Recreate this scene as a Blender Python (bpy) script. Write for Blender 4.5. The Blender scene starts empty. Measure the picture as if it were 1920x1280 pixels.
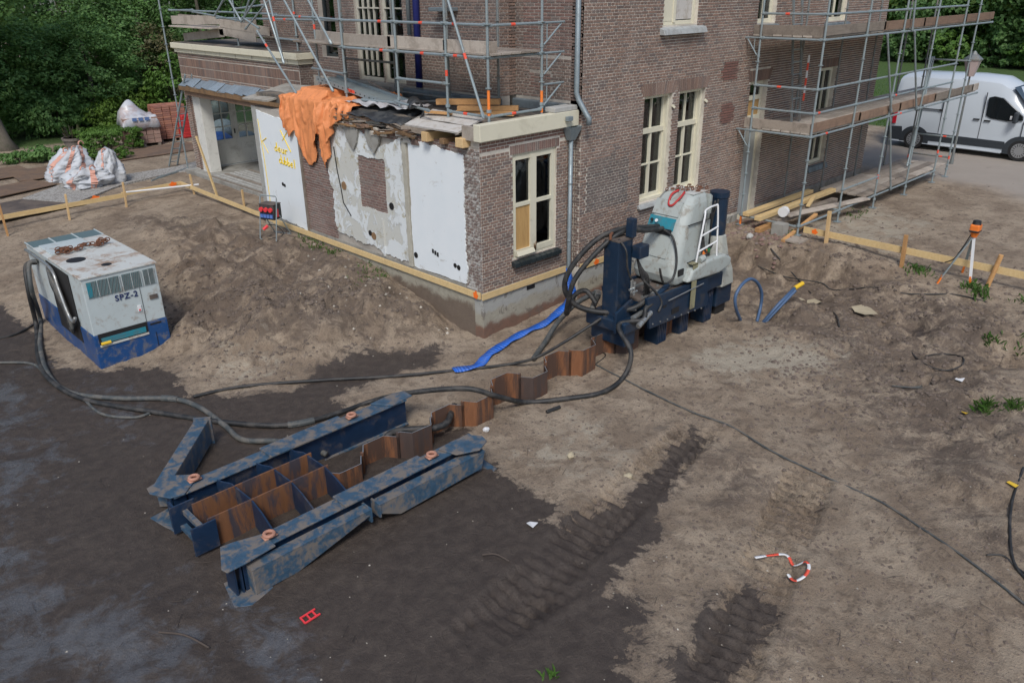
import bpy, math, random
import numpy as np
from mathutils import Vector, Matrix, noise as mnoise
random.seed(7); rng = np.random.default_rng(7)
SC = bpy.context.scene; COL = SC.collection
# ------------------------------------------------------------------ camera, sky, sun, exposure
# x runs along the right-hand facade, y along the white wall, z = 0 at the underside of the level site boards
CAM = np.array([-9.1337, -10.1462, 5.2020])
YAW, PIT, ROL = math.radians(45.8278), math.radians(23.9621), math.radians(-0.6256)
FWD = np.array([math.cos(YAW)*math.cos(PIT), math.sin(YAW)*math.cos(PIT), -math.sin(PIT)])
_r = np.array([math.sin(YAW), -math.cos(YAW), 0.0]); _u = np.cross(_r, FWD)
RGT = math.cos(ROL)*_r + math.sin(ROL)*_u; UPV = -math.sin(ROL)*_r + math.cos(ROL)*_u
cd = bpy.data.cameras.new('camera'); cam = bpy.data.objects.new('camera', cd); COL.objects.link(cam)
cd.lens = 28.0; cd.sensor_width = 36.0; cd.clip_end = 600
cam.matrix_world = Matrix([[RGT[i], UPV[i], -FWD[i], CAM[i]] for i in range(3)] + [[0, 0, 0, 1]])
SC.camera = cam
SUN_EL, SUN_AZ = math.radians(50), math.radians(222)          # azimuth measured from +x towards +y
W = bpy.data.worlds.new('World'); SC.world = W; W.use_nodes = True
wn = W.node_tree.nodes; wl = W.node_tree.links; wn.clear()
sky = wn.new('ShaderNodeTexSky'); sky.sky_type = 'NISHITA'; sky.sun_disc = False
sky.sun_elevation = SUN_EL; sky.sun_rotation = math.pi/2 - SUN_AZ
sky.altitude = 0; sky.air_density = 1.0; sky.dust_density = 2.0; sky.ozone_density = 1.0
bg = wn.new('ShaderNodeBackground'); bg.inputs['Strength'].default_value = 0.085
wo = wn.new('ShaderNodeOutputWorld'); wl.new(sky.outputs[0], bg.inputs[0]); wl.new(bg.outputs[0], wo.inputs[0])
sd = bpy.data.lights.new('sun', 'SUN'); sd.energy = 1.5; sd.angle = math.radians(16); sd.color = (1.0, 0.97, 0.92)
so = bpy.data.objects.new('sun', sd); COL.objects.link(so); so.location = (0, 0, 30)
so.rotation_euler = Vector((-math.cos(SUN_EL)*math.cos(SUN_AZ), -math.cos(SUN_EL)*math.sin(SUN_AZ), -math.sin(SUN_EL))).to_track_quat('-Z', 'Y').to_euler()
SC.view_settings.view_transform = 'Standard'; SC.view_settings.look = 'None'
SC.view_settings.exposure = 0.62; SC.view_settings.gamma = 1.0
SC.cycles.use_denoising = True; SC.cycles.max_bounces = 6; SC.cycles.diffuse_bounces = 3; SC.cycles.glossy_bounces = 3
SC.cycles.transparent_max_bounces = 12
# ------------------------------------------------------------------ places: survey readings of the site turned into coordinates
def ray(x, y): return (x-960)/1493.3*RGT - (y-640)/1493.3*UPV + FWD
def _on(x, y, ax, val):
    d = ray(x, y); return CAM + (val-CAM[ax])/d[ax]*d
def XP(x, y, u): return _on(x, y, 0, u)      # on a plane of constant x
def YP(x, y, v): return _on(x, y, 1, v)
def ZP(x, y, z): return _on(x, y, 2, z)
# ------------------------------------------------------------------ materials
MATS = {}
def newmat(name):
    m = bpy.data.materials.new(name); m.use_nodes = True; nt = m.node_tree; nt.nodes.clear()
    out = nt.nodes.new('ShaderNodeOutputMaterial'); b = nt.nodes.new('ShaderNodeBsdfPrincipled')
    nt.links.new(b.outputs[0], out.inputs[0]); MATS[name] = m
    return m, nt, b, out
def nd(nt, t, **k):
    n = nt.nodes.new('ShaderNode'+t)
    for a, v in k.items():
        if a.startswith('i_'):
            key = a[2:]; key = int(key) if key.isdigit() else key.replace('_', ' ')
            s = n.inputs[key]
            if hasattr(v, 'links') or isinstance(v, bpy.types.NodeSocket): nt.links.new(v, s)
            else: s.default_value = v
        else: setattr(n, a, v)
    return n
def c4(c): return (c[0], c[1], c[2], 1.0)
def mix(nt, f, a, b, mode='MIX'):
    n = nd(nt, 'Mix', data_type='RGBA', blend_type=mode); n.clamp_factor = True
    for i, v in ((0, f), (6, a), (7, b)):
        if isinstance(v, bpy.types.NodeSocket): nt.links.new(v, n.inputs[i])
        else: n.inputs[i].default_value = v if i == 0 else c4(v)
    return n.outputs[2]
def mth(nt, op, a, b=0.0, c=None, clamp=False):
    n = nd(nt, 'Math', operation=op); n.use_clamp = clamp
    for i, v in ((0, a), (1, b)) + (((2, c),) if c is not None else ()):
        if isinstance(v, bpy.types.NodeSocket): nt.links.new(v, n.inputs[i])
        else: n.inputs[i].default_value = v
    return n.outputs[0]
def ramp(nt, f, lo, hi):
    n = nd(nt, 'MapRange', i_1=lo, i_2=hi); n.interpolation_type = 'SMOOTHSTEP'; nt.links.new(f, n.inputs[0]); return n.outputs[0]
def nz(nt, scale, detail=4, rough=.6, vec=None, dist=0.0):
    n = nd(nt, 'TexNoise', i_Scale=scale, i_Detail=detail, i_Roughness=rough, i_Distortion=dist)
    if vec is not None: nt.links.new(vec, n.inputs['Vector'])
    return n.outputs['Fac']
def objco(nt): return nd(nt, 'TexCoord').outputs['Object']
def bump(nt, b, h, strength=.3, dist=.01):
    n = nd(nt, 'Bump', i_Strength=strength, i_Distance=dist); nt.links.new(h, n.inputs['Height']); nt.links.new(n.outputs[0], b.inputs['Normal'])
def rnd(nt):        # one random number per loose piece, different on every copy
    g = nd(nt, 'NewGeometry'); o = nd(nt, 'ObjectInfo')
    return mth(nt, 'FRACT', mth(nt, 'MULTIPLY_ADD', o.outputs['Random'], 7.31, g.outputs['Random Per Island']))
def paint(name, col, rough=.5, metal=0.0, var=.25, vs=6.0, dirt=None, damt=.5, ds=3.0, dthr=.5, bmp=.15, bs=40.0, isl=0.0, stretch=None, spec=.5):
    """painted / raw surface with tonal drift, worn or dirty patches and fine relief"""
    m, nt, b, out = newmat(name)
    co = objco(nt)
    if stretch: co = nd(nt, 'Mapping', i_Vector=co, i_Scale=stretch).outputs[0]
    n1 = nz(nt, vs, 5, .65, co)
    c = mix(nt, n1, [x*(1-var) for x in col], [min(1, x*(1+var)) for x in col])
    if isl:
        r = rnd(nt); c = mix(nt, isl, c, mix(nt, r, [x*.45 for x in col], [min(1, x*1.6) for x in col]))
    rsock = rough
    if dirt is not None:
        n2 = nz(nt, ds, 8, .72, co, .4); f = mth(nt, 'MULTIPLY', ramp(nt, n2, dthr-.06, dthr+.10), damt)
        c = mix(nt, f, c, dirt); rsock = mth(nt, 'MULTIPLY_ADD', f, .35, rough, clamp=True)
    nt.links.new(c, b.inputs['Base Color'])
    if isinstance(rsock, float): b.inputs['Roughness'].default_value = rsock
    else: nt.links.new(rsock, b.inputs['Roughness'])
    b.inputs['Metallic'].default_value = metal
    b.inputs['Specular IOR Level'].default_value = spec
    if bmp: bump(nt, b, nz(nt, bs, 4, .6, co), bmp, .006)
    return m
def wood(name, c1, c2, dirt=None, damt=.4, rough=.75, isl=.35, axis=0):
    m, nt, b, out = newmat(name)
    sc = [14, 14, 14]; sc[axis] = 1.1
    co = objco(nt); oi = nd(nt, 'ObjectInfo')
    add = nd(nt, 'VectorMath', operation='ADD'); nt.links.new(co, add.inputs[0]); nt.links.new(mth(nt, 'MULTIPLY', rnd(nt), 37.0), add.inputs[1])
    mp = nd(nt, 'Mapping', i_Vector=add.outputs[0], i_Scale=sc).outputs[0]
    g = nz(nt, 2.2, 6, .7, mp, .8)
    c = mix(nt, ramp(nt, g, .3, .7), c1, c2)
    r = rnd(nt); c = mix(nt, isl, c, mix(nt, r, [x*.5 for x in c1], [min(1, x*1.5) for x in c2]))
    if dirt is not None:
        f = mth(nt, 'MULTIPLY', ramp(nt, nz(nt, 3.0, 8, .7, co), .46, .62), damt); c = mix(nt, f, c, dirt)
    nt.links.new(c, b.inputs['Base Color']); b.inputs['Roughness'].default_value = rough
    bump(nt, b, g, .25, .004)
    return m
# ------------------------------------------------------------------ mesh builder
OFF = {}
class MB:
    def __init__(s): s.v = []; s.f = []; s.mi = []; s.m = 0
    def add(s, vs, fs):
        o = len(s.v); s.v += [tuple(map(float, p)) for p in vs]; s.f += [tuple(o+i for i in f) for f in fs]; s.mi += [s.m]*len(fs); return s
    def box(s, lo, hi):
        x0, y0, z0 = lo; x1, y1, z1 = hi
        return s.add([(x0,y0,z0),(x1,y0,z0),(x1,y1,z0),(x0,y1,z0),(x0,y0,z1),(x1,y0,z1),(x1,y1,z1),(x0,y1,z1)],
                     [(3,2,1,0),(4,5,6,7),(0,1,5,4),(1,2,6,5),(2,3,7,6),(3,0,4,7)])
    def bar(s, p, q, w, h, up=(0,0,1)):
        p = Vector(p); q = Vector(q); d = (q-p).normalized(); up = Vector(up)
        if abs(d.dot(up)) > .98: up = Vector((1,0,0))
        a = d.cross(up).normalized()*w/2; b = a.cross(d).normalized()*h/2
        return s.add([p-a-b,p+a-b,p+a+b,p-a+b,q-a-b,q+a-b,q+a+b,q-a+b],[(3,2,1,0),(4,5,6,7),(0,1,5,4),(1,2,6,5),(2,3,7,6),(3,0,4,7)])
    def tube(s, pts, r, n=8, cap=True, radii=None):
        P = [Vector(p) for p in pts]; k = len(P); vs = []; fs = []
        ref = None
        for i in range(k):
            d = (P[min(i+1,k-1)]-P[max(i-1,0)]).normalized()
            if ref is None: ref = Vector((0,0,1)) if abs(d.z) < .9 else Vector((1,0,0))
            a = (ref - d*ref.dot(d)).normalized(); b = d.cross(a); ref = a
            rr = radii[i] if radii else r
            for j in range(n):
                t = 2*math.pi*j/n; vs.append(P[i]+(a*math.cos(t)+b*math.sin(t))*rr)
        for i in range(k-1):
            for j in range(n):
                fs.append((i*n+j, i*n+(j+1)%n, (i+1)*n+(j+1)%n, (i+1)*n+j))
        if cap: fs.append(tuple(range(n-1,-1,-1))); fs.append(tuple((k-1)*n+j for j in range(n)))
        return s.add(vs, fs)
    def prism(s, poly, a0, a1, ax):      # 2D polygon extruded along an axis; poly in the other two axes in order
        n = len(poly)
        def P(q, a): 
            l = [q[0], q[1]]; l.insert(ax, a); return tuple(l)
        vs = [P(q, a0) for q in poly]+[P(q, a1) for q in poly]
        fs = [tuple(range(n-1,-1,-1)), tuple(range(n, 2*n))]+[(i,(i+1)%n,n+(i+1)%n,n+i) for i in range(n)]
        return s.add(vs, fs)
    def disc(s, c, r, axis, t, n=20):
        c = Vector(c); a = Vector(axis).normalized()
        return s.tube([c-a*t/2, c+a*t/2], r, n)
    def obj(s, name, mats, parent=None, smooth=False, bevel=0.0, seg=2, local=False):
        me = bpy.data.meshes.new(name)
        off = Vector((0,0,0)) if (parent is None or local) else OFF.get(parent.name, Vector((0,0,0)))
        me.from_pydata([(x-off.x, y-off.y, z-off.z) for x, y, z in s.v], [], s.f)
        for m in (mats if isinstance(mats, (list, tuple)) else [mats]): me.materials.append(MATS[m])
        me.polygons.foreach_set('material_index', s.mi)
        if smooth: me.polygons.foreach_set('use_smooth', [True]*len(s.f))
        me.validate(); me.update()
        o = bpy.data.objects.new(name, me); COL.objects.link(o)
        if parent is not None: o.parent = parent; OFF[o.name] = off
        else: OFF[o.name] = Vector((0,0,0))
        if bevel:
            b = o.modifiers.new('edge', 'BEVEL'); b.width = bevel; b.segments = seg; b.limit_method = 'ANGLE'; b.angle_limit = math.radians(40)
        return o
def tag(o, label, cat, group=None, kind=None):
    if label: o['label'] = label
    if cat: o['category'] = cat
    if group: o['group'] = group
    if kind or cat: o['kind'] = kind or 'thing'
    return o
def thing(name, label, cat, loc=(0,0,0), group=None):
    o = bpy.data.objects.new(name, None); COL.objects.link(o); o.location = loc; o.empty_display_size = .2
    OFF[o.name] = Vector(loc); return tag(o, label, cat, group)
def solo(mb, name, mats, label, cat, group=None, **k): return tag(mb.obj(name, mats, None, **k), label, cat, group)
def spline(pts, n=8):
    P = [np.array(p, float) for p in pts]; out = []
    for i in range(len(P)-1):
        p0 = P[max(i-1,0)]; p1 = P[i]; p2 = P[i+1]; p3 = P[min(i+2,len(P)-1)]
        for k in range(n):
            t = k/n; out.append(.5*((2*p1)+(-p0+p2)*t+(2*p0-5*p1+4*p2-p3)*t*t+(-p0+3*p1-3*p2+p3)*t**3))
    out.append(P[-1]); return out
def copytree(o, parent=None):
    c = o.copy(); COL.objects.link(c); c.parent = parent
    for ch in list(o.children): copytree(ch, c)
    return c
def fbm(x, y, oct=5, lac=2.1, gain=.5, seed=0):      # vectorised value noise
    tot = np.zeros_like(x); amp = 1.0; s = 0.0
    for o in range(oct):
        xi = np.floor(x).astype(np.int64); yi = np.floor(y).astype(np.int64); fx = x-xi; fy = y-yi
        fx = fx*fx*fx*(fx*(fx*6-15)+10); fy = fy*fy*fy*(fy*(fy*6-15)+10)
        def h(a, b):
            k = (a*374761393 + b*668265263 + (seed+o)*1442695041) & 0xffffffff
            k = ((k ^ (k >> 13))*1274126177) & 0xffffffff; return ((k ^ (k >> 16)) & 0xffff)/65535.0
        tot += amp*((h(xi,yi)*(1-fx)+h(xi+1,yi)*fx)*(1-fy)+(h(xi,yi+1)*(1-fx)+h(xi+1,yi+1)*fx)*fy); s += amp
        amp *= gain; x = x*lac+17.3; y = y*lac+9.1
    return tot/s
# ------------------------------------------------------------------ the materials used
def brickmat(name, lo, hi, dark, lime=0.0):
    m, nt, b, out = newmat(name)
    r = rnd(nt); co = objco(nt)
    c = mix(nt, r, lo, hi)
    f = ramp(nt, mth(nt, 'FRACT', mth(nt, 'MULTIPLY', r, 13.7)), .68, .95)
    c = mix(nt, mth(nt, 'MULTIPLY', f, .8), c, dark)
    big = nz(nt, .9, 5, .6, co); c = mix(nt, ramp(nt, big, .45, .62), c, mix(nt, .35, c, [.26,.205,.18]))
    c = mix(nt, mth(nt, 'MULTIPLY', nz(nt, 70, 4, .7, co), .45), c, [.30,.24,.21])
    if lime: c = mix(nt, mth(nt, 'MULTIPLY', ramp(nt, nz(nt, 5.0, 9, .78, co, .5), .47, .56), lime), c, [.50,.50,.48])
    nt.links.new(c, b.inputs['Base Color']); b.inputs['Roughness'].default_value = .9
    bump(nt, b, nz(nt, 110, 3, .7, co), .3, .004)
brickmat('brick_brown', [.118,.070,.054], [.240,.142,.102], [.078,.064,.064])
brickmat('brick_shade', [.098,.066,.056], [.175,.112,.090], [.066,.056,.057])  # brown brick with the darkness of the shaded walls put into its colour
brickmat('brick_red', [.16,.066,.046], [.24,.105,.072], [.12,.06,.05])
brickmat('brick_limed', [.085,.055,.048], [.15,.095,.080], [.12,.11,.10], .75)
brickmat('brick_patch', [.115,.028,.020], [.18,.052,.036], [.09,.03,.025])
brickmat('brick_sooty', [.080,.062,.057], [.135,.100,.086], [.06,.055,.056])
brickmat('brick_old', [.105,.050,.042], [.20,.105,.085], [.15,.13,.12])
brickmat('brick_orange', [.28,.07,.04], [.52,.19,.10], [.20,.05,.035])
paint('mortar_soot', [.10,.070,.058], .95)
brickmat('brick_pink', [.30,.17,.13], [.40,.24,.19], [.26,.15,.12])
paint('mortar', [.60,.56,.49], .95, var=.15, vs=14, dirt=[.36,.33,.29], damt=.6, ds=1.3)
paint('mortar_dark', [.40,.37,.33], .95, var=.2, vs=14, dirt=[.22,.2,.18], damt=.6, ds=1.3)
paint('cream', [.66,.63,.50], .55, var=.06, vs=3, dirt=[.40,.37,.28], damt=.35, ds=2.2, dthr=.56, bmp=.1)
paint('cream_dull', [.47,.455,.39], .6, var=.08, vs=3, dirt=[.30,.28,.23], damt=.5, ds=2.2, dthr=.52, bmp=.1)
paint('grey_door', [.66,.66,.62], .55, var=.08, vs=2, dirt=[.30,.29,.26], damt=.4, ds=2.5, dthr=.55)
paint('zinc', [.25,.30,.325], .45, .35, var=.14, vs=5, dirt=[.17,.20,.21], damt=.4, ds=9)
paint('galv', [.27,.325,.345], .42, .25, var=.14, vs=9, dirt=[.22,.22,.20], damt=.5, ds=5, dthr=.54, bmp=.08)
paint('galv_old', [.19,.21,.21], .5, .25, var=.2, vs=9, dirt=[.20,.12,.07], damt=.55, ds=6, dthr=.55, bmp=.1)
paint('mark_red', [.75,.09,.05], .6, var=.15, bmp=0)
paint('mark_orange', [.85,.22,.035], .6, var=.15, bmp=0)
paint('spray_orange', [.95,.17,.015], .7, var=.1, bmp=0)
paint('lead', [.17,.205,.225], .55, .2, var=.18, vs=3, dirt=[.10,.11,.115], damt=.5, ds=3)
paint('slate', [.20,.25,.30], .55, var=.2, vs=8, isl=.35, dirt=[.11,.12,.13], damt=.4, ds=8)
paint('roof_felt', [.085,.08,.072], .9, var=.35, vs=4, dirt=[.26,.21,.16], damt=.65, ds=2.2, dthr=.5, bmp=.5, bs=30)
paint('membrane', [.030,.033,.037], .45, var=.3, vs=4, dirt=[.10,.10,.095], damt=.5, ds=5)
paint('concrete', [.30,.295,.27], .9, var=.22, vs=5, dirt=[.17,.155,.135], damt=.6, ds=2.0, dthr=.52, bmp=.4, bs=24)
paint('concrete_light', [.42,.42,.40], .9, var=.15, vs=5, dirt=[.28,.27,.25], damt=.5, ds=2.4, bmp=.3, bs=30)
paint('stone_sill', [.36,.38,.38], .8, var=.15, vs=5, dirt=[.22,.22,.21], damt=.5, ds=6)
paint('tile_dark', [.022,.030,.034], .28, var=.2, vs=9, isl=.2, bmp=.05)
paint('interior', [.10,.095,.085], .9, var=.3, vs=2, bmp=0)
paint('curtain', [.34,.36,.36], .9, var=.1, vs=2, bmp=0)
paint('ply_yellow', [.50,.31,.12], .6, var=.22, vs=2.5, dirt=[.36,.20,.08], damt=.5, ds=3, stretch=(9,9,.8))
paint('ply_grey', [.36,.34,.30], .8, var=.2, vs=4, dirt=[.21,.18,.14], damt=.55, ds=3)
paint('board_white', [.52,.50,.47], .7, var=.1, vs=4, dirt=[.30,.25,.19], damt=.5, ds=5, dthr=.52)
wood('timber_new', [.56,.37,.175], [.68,.49,.26], [.42,.28,.14], .25, isl=.15)
wood('timber_yellow', [.60,.42,.19], [.70,.53,.28], [.45,.33,.18], .3, isl=.1)
wood('timber_orange', [.42,.22,.085], [.54,.31,.13], [.27,.15,.07], .4, isl=.25)
wood('timber_grey', [.20,.165,.135], [.31,.265,.22], [.13,.105,.085], .5, isl=.4)
wood('plank_pale', [.34,.295,.25], [.45,.40,.345], [.22,.18,.145], .5, isl=.3)
wood('plank_brown', [.20,.125,.085], [.30,.20,.14], [.14,.095,.07], .5, isl=.35)
wood('timber_rot', [.12,.07,.035], [.28,.17,.085], [.07,.05,.035], .5, isl=.5)
paint('blue_dark', [.009,.026,.062], .42, var=.35, vs=5, dirt=[.13,.105,.085], damt=.45, ds=3.0, dthr=.55, bmp=.15)
paint('blue_machine', [.008,.024,.052], .38, var=.3, vs=5, dirt=[.06,.055,.055], damt=.5, ds=3.2, dthr=.56, bmp=.12)
paint('blue_muddy', [.034,.078,.130], .55, var=.55, vs=12, dirt=[.185,.152,.122], damt=.8, ds=5.5, dthr=.488, bmp=.35, bs=26)
paint('blue_pack', [.010,.062,.20], .4, var=.25, vs=4, dirt=[.17,.155,.14], damt=.7, ds=4.5, dthr=.55)
paint('rust_blue', [.17,.072,.030], .85, var=.5, vs=3, dirt=[.020,.033,.055], damt=.8, ds=1.6, dthr=.505, bmp=.3, bs=30, stretch=(3,3,.7))
paint('rust', [.195,.080,.034], .85, var=.55, vs=3, dirt=[.050,.034,.029], damt=.8, ds=1.8, dthr=.49, bmp=.35, bs=30, stretch=(3,3,.5))
paint('rust_dark', [.062,.042,.036], .85, var=.4, vs=3, dirt=[.13,.056,.028], damt=.6, ds=1.5, dthr=.54, bmp=.35, bs=30, stretch=(3,3,.5))
paint('rust_chain', [.20,.085,.045], .8, .2, var=.5, vs=20, dirt=[.08,.05,.04], damt=.6, ds=20)
paint('cut_steel', [.42,.45,.48], .4, .7, var=.2, vs=30, bmp=0)
paint('eye_rust', [.40,.20,.14], .75, var=.3, vs=10)
paint('white_machine', [.37,.405,.39], .45, var=.10, vs=2.5, dirt=[.20,.165,.125], damt=.65, ds=5.0, dthr=.56, bmp=.12)
paint('white_grimy', [.36,.37,.335], .6, var=.15, vs=3, dirt=[.15,.125,.10], damt=.7, ds=3.0, dthr=.53, bmp=.2)
paint('pack_white', [.47,.53,.54], .45, var=.09, vs=3, dirt=[.25,.18,.125], damt=.6, ds=4.5, dthr=.575, bmp=.08)
paint('pack_top', [.52,.54,.52], .55, var=.10, vs=3, dirt=[.27,.165,.10], damt=.8, ds=2.6, dthr=.525, bmp=.1)
paint('grille', [.13,.19,.20], .5, .2, var=.3, vs=40)
paint('teal', [.02,.22,.29], .5, var=.25, vs=6, dirt=[.1,.12,.12], damt=.5)
paint('black_rubber', [.018,.019,.020], .55, var=.3, vs=8, dirt=[.11,.10,.09], damt=.45, ds=4, dthr=.52, bmp=.15)
paint('hose_dusty', [.060,.068,.070], .6, var=.3, vs=8, dirt=[.17,.155,.135], damt=.6, ds=5, dthr=.5, bmp=.15)
paint('black', [.012,.012,.013], .6, var=.2, bmp=0)
paint('steel_bright', [.40,.42,.42], .35, .7, var=.2, vs=12, dirt=[.16,.14,.12], damt=.5, ds=8)
paint('blue_bright', [.012,.13,.60], .42, var=.22, vs=9, dirt=[.10,.18,.45], damt=.5, ds=6, bmp=.4, bs=18)
paint('blue_hose', [.055,.105,.20], .5, var=.2, vs=9)
paint('blue_film', [.012,.018,.13], .5, var=.3, vs=4)
paint('yellow_plastic', [.75,.48,.03], .5, var=.15)
paint('red_plastic', [.75,.05,.06], .5, var=.15)
paint('red_dark', [.42,.03,.03], .55, var=.25)
paint('white_plastic', [.72,.73,.74], .4, var=.1)
paint('green_plastic', [.03,.18,.05], .5, var=.2)
paint('strap_olive', [.25,.235,.14], .85, var=.25, vs=12, dirt=[.13,.11,.08], damt=.5, bmp=.3)
paint('orange_tool', [.80,.20,.03], .45, var=.12)
paint('socket_blue', [.10,.19,.48], .5, var=.2)
paint('van_white', [.50,.55,.60], .22, var=.02, vs=2, bmp=0)
paint('van_trim', [.030,.037,.045], .5, var=.2, bmp=.1)
paint('tyre', [.016,.016,.017], .8, var=.3, vs=12)
paint('hubcap', [.36,.37,.38], .35, .5, var=.15)
paint('tail_red', [.45,.015,.03], .2, var=.1, bmp=0)
paint('glass_dark', [.010,.013,.015], .06, var=.2, bmp=0)
paint('sheet_clear', [.52,.53,.55], .3, var=.25, vs=5, dirt=[.33,.29,.28], damt=.6, ds=4, bmp=.5, bs=9)
paint('bag_white', [.48,.51,.55], .6, var=.10, vs=5, dirt=[.38,.37,.36], damt=.5, ds=3, bmp=.5, bs=22)
paint('bag_strap', [.58,.31,.24], .75, var=.15, vs=10)
paint('wrap', [.50,.52,.56], .22, var=.25, vs=4, dirt=[.34,.24,.22], damt=.6, ds=2.5, bmp=.7, bs=10)
paint('print_blue', [.10,.17,.36], .5, var=.15, bmp=0)
paint('tarp_orange', [.74,.27,.10], .55, var=.16, vs=3.5, dirt=[.42,.15,.055], damt=.55, ds=3.2, dthr=.54, bmp=.5, bs=22)
paint('terracotta', [.20,.165,.145], .85, var=.2, vs=6, dirt=[.13,.12,.11], damt=.5)
paint('plate_brown', [.19,.125,.085], .75, .1, var=.25, vs=1.4, dirt=[.115,.085,.068], damt=.7, ds=1.4, bmp=.2)
paint('plate_dark', [.092,.075,.068], .7, .1, var=.25, vs=1.4, dirt=[.17,.135,.11], damt=.6, ds=1.8, bmp=.2)
paint('gravel_grey', [.36,.35,.33], .95, var=.8, vs=22, dirt=[.15,.135,.12], damt=.85, ds=18, dthr=.5, bmp=.8, bs=60)
paint('paper_tan', [.40,.345,.24], .85, var=.15, vs=6, dirt=[.3,.25,.17], damt=.5)
paint('pebble', [.36,.33,.28], .9, var=.3, isl=.5)
paint('clod', [.125,.098,.080], .95, var=.4, vs=8, isl=.35, bmp=.4)
paint('root', [.060,.046,.038], .9, var=.4, vs=20, isl=.3)
paint('bark', [.145,.125,.10], .95, var=.45, vs=4, dirt=[.075,.085,.05], damt=.5, ds=3, bmp=.8, bs=14, stretch=(4,4,.8))
paint('yellow_spray', [.80,.58,.03], .7, var=.15, vs=20, bmp=0)
paint('ink_blue', [.018,.030,.11], .6, var=.1, bmp=0)
paint('lamp_glass', [.42,.34,.33], .4, var=.1, bmp=0)
def plaster():
    m, nt, b, out = newmat('plaster'); co = objco(nt)
    c = mix(nt, nz(nt, 2.2, 5, .6, co), [.68,.74,.775], [.78,.815,.835])
    c = mix(nt, mth(nt, 'MULTIPLY', ramp(nt, nz(nt, 3.0, 9, .75, co, .6), .60, .68), .55), c, [.42,.41,.38])
    nt.links.new(c, b.inputs['Base Color']); b.inputs['Roughness'].default_value = .85
    bump(nt, b, nz(nt, 25, 5, .7, co), .25, .006)
    m, nt, b, out = newmat('plaster_worn'); co = objco(nt)
    n1 = nz(nt, 1.9, 10, .72, co, .5); n2 = nz(nt, 3.1, 10, .75, nd(nt, 'Mapping', i_Vector=co, i_Location=(5,3,2)).outputs[0], .8)
    c = mix(nt, n1, [.50,.50,.45], [.60,.61,.585])
    white = ramp(nt, n1, .49, .515); c = mix(nt, mth(nt, 'MULTIPLY', white, .9), c, [.68,.72,.735])
    c = mix(nt, mth(nt, 'MULTIPLY', ramp(nt, n2, .56, .60), .8), c, [.40,.36,.25])
    c = mix(nt, mth(nt, 'MULTIPLY', ramp(nt, n2, .655, .685), .8), c, [.20,.165,.12])
    nt.links.new(c, b.inputs['Base Color']); b.inputs['Roughness'].default_value = .9
    bump(nt, b, mth(nt, 'ADD', white, mth(nt, 'MULTIPLY', n2, .6)), .6, .012)
    for pname in ('plinth','plinth_dirty'):
     m, nt, b, out = newmat(pname); dz_ = .0 if pname == 'plinth' else -.30; co = objco(nt)
     sx = nd(nt, 'SeparateXYZ'); nt.links.new(co, sx.inputs[0])
     h = mth(nt, 'ADD', sx.outputs[2], mth(nt, 'MULTIPLY_ADD', nz(nt, 1.7, 8, .7, co, .5), .55, -.27+dz_))
     c = mix(nt, nz(nt, 6, 6, .65, co), [.30,.305,.285], [.42,.42,.395])
     c = mix(nt, ramp(nt, h, -.20, -.32), c, mix(nt, nz(nt, 8, 6, .7, co), [.24,.215,.17], [.44,.42,.34]))
     c = mix(nt, mth(nt, 'MULTIPLY', ramp(nt, h, -.44, -.58), .9), c, mix(nt, nz(nt, 7, 6, .7, co), [.09,.062,.048], [.24,.105,.065] if pname == 'plinth' else [.19,.142,.105]))
     c = mix(nt, mth(nt, 'MULTIPLY', ramp(nt, nz(nt, 2.6, 8, .75, co, 1.2), .585, .60), .6), c, [.13,.105,.085])
     nt.links.new(c, b.inputs['Base Color']); b.inputs['Roughness'].default_value = .92
     bump(nt, b, nz(nt, 9, 9, .75, co), .8, .03)
plaster()
def glass():
    m, nt, b, out = newmat('glass'); nt.nodes.remove(b)
    t = nd(nt, 'BsdfTransparent', i_Color=(.62,.68,.67,1)); g = nd(nt, 'BsdfGlossy', i_Roughness=.03, i_Color=(.9,.95,1,1))
    fr = nd(nt, 'Fresnel', i_IOR=1.5); mx = nd(nt, 'MixShader')
    nt.links.new(mth(nt, 'MULTIPLY_ADD', fr.outputs[0], 1.3, .02, clamp=True), mx.inputs[0]); nt.links.new(t.outputs[0], mx.inputs[1]); nt.links.new(g.outputs[0], mx.inputs[2]); nt.links.new(mx.outputs[0], out.inputs[0])
glass()
def leaf(name, c1, c2, c3, tr=.35):
    m, nt, b, out = newmat(name)
    r = rnd(nt); co = objco(nt)
    c = mix(nt, r, c1, c2); c = mix(nt, ramp(nt, nz(nt, .8, 3, .6, co), .42, .66), c, c3)
    nt.links.new(c, b.inputs['Base Color']); b.inputs['Roughness'].default_value = .55; b.inputs['Specular IOR Level'].default_value = .35
    t = nd(nt, 'BsdfTranslucent'); nt.links.new(mix(nt, .35, c, [.16,.24,.03]), t.inputs[0])
    mx = nd(nt, 'MixShader', i_0=tr); nt.links.new(b.outputs[0], mx.inputs[1]); nt.links.new(t.outputs[0], mx.inputs[2]); nt.links.new(mx.outputs[0], out.inputs[0])
leaf('leaf_maple', [.095,.21,.068], [.23,.40,.13], [.17,.32,.098], .45)
leaf('leaf_dark', [.062,.14,.046], [.14,.255,.078], [.10,.195,.058], .4)
leaf('leaf_light', [.085,.165,.026], [.17,.27,.050], [.12,.21,.032], .4)
leaf('leaf_hedge', [.070,.155,.028], [.135,.25,.048], [.095,.19,.036], .3)
leaf('leaf_brown', [.085,.08,.038], [.14,.12,.058], [.07,.10,.03], .2)
leaf('weed', [.045,.115,.020], [.090,.180,.035], [.07,.14,.03], .3)
leaf('lawn_blade', [.045,.115,.014], [.075,.150,.020], [.06,.13,.016], .3)
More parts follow.
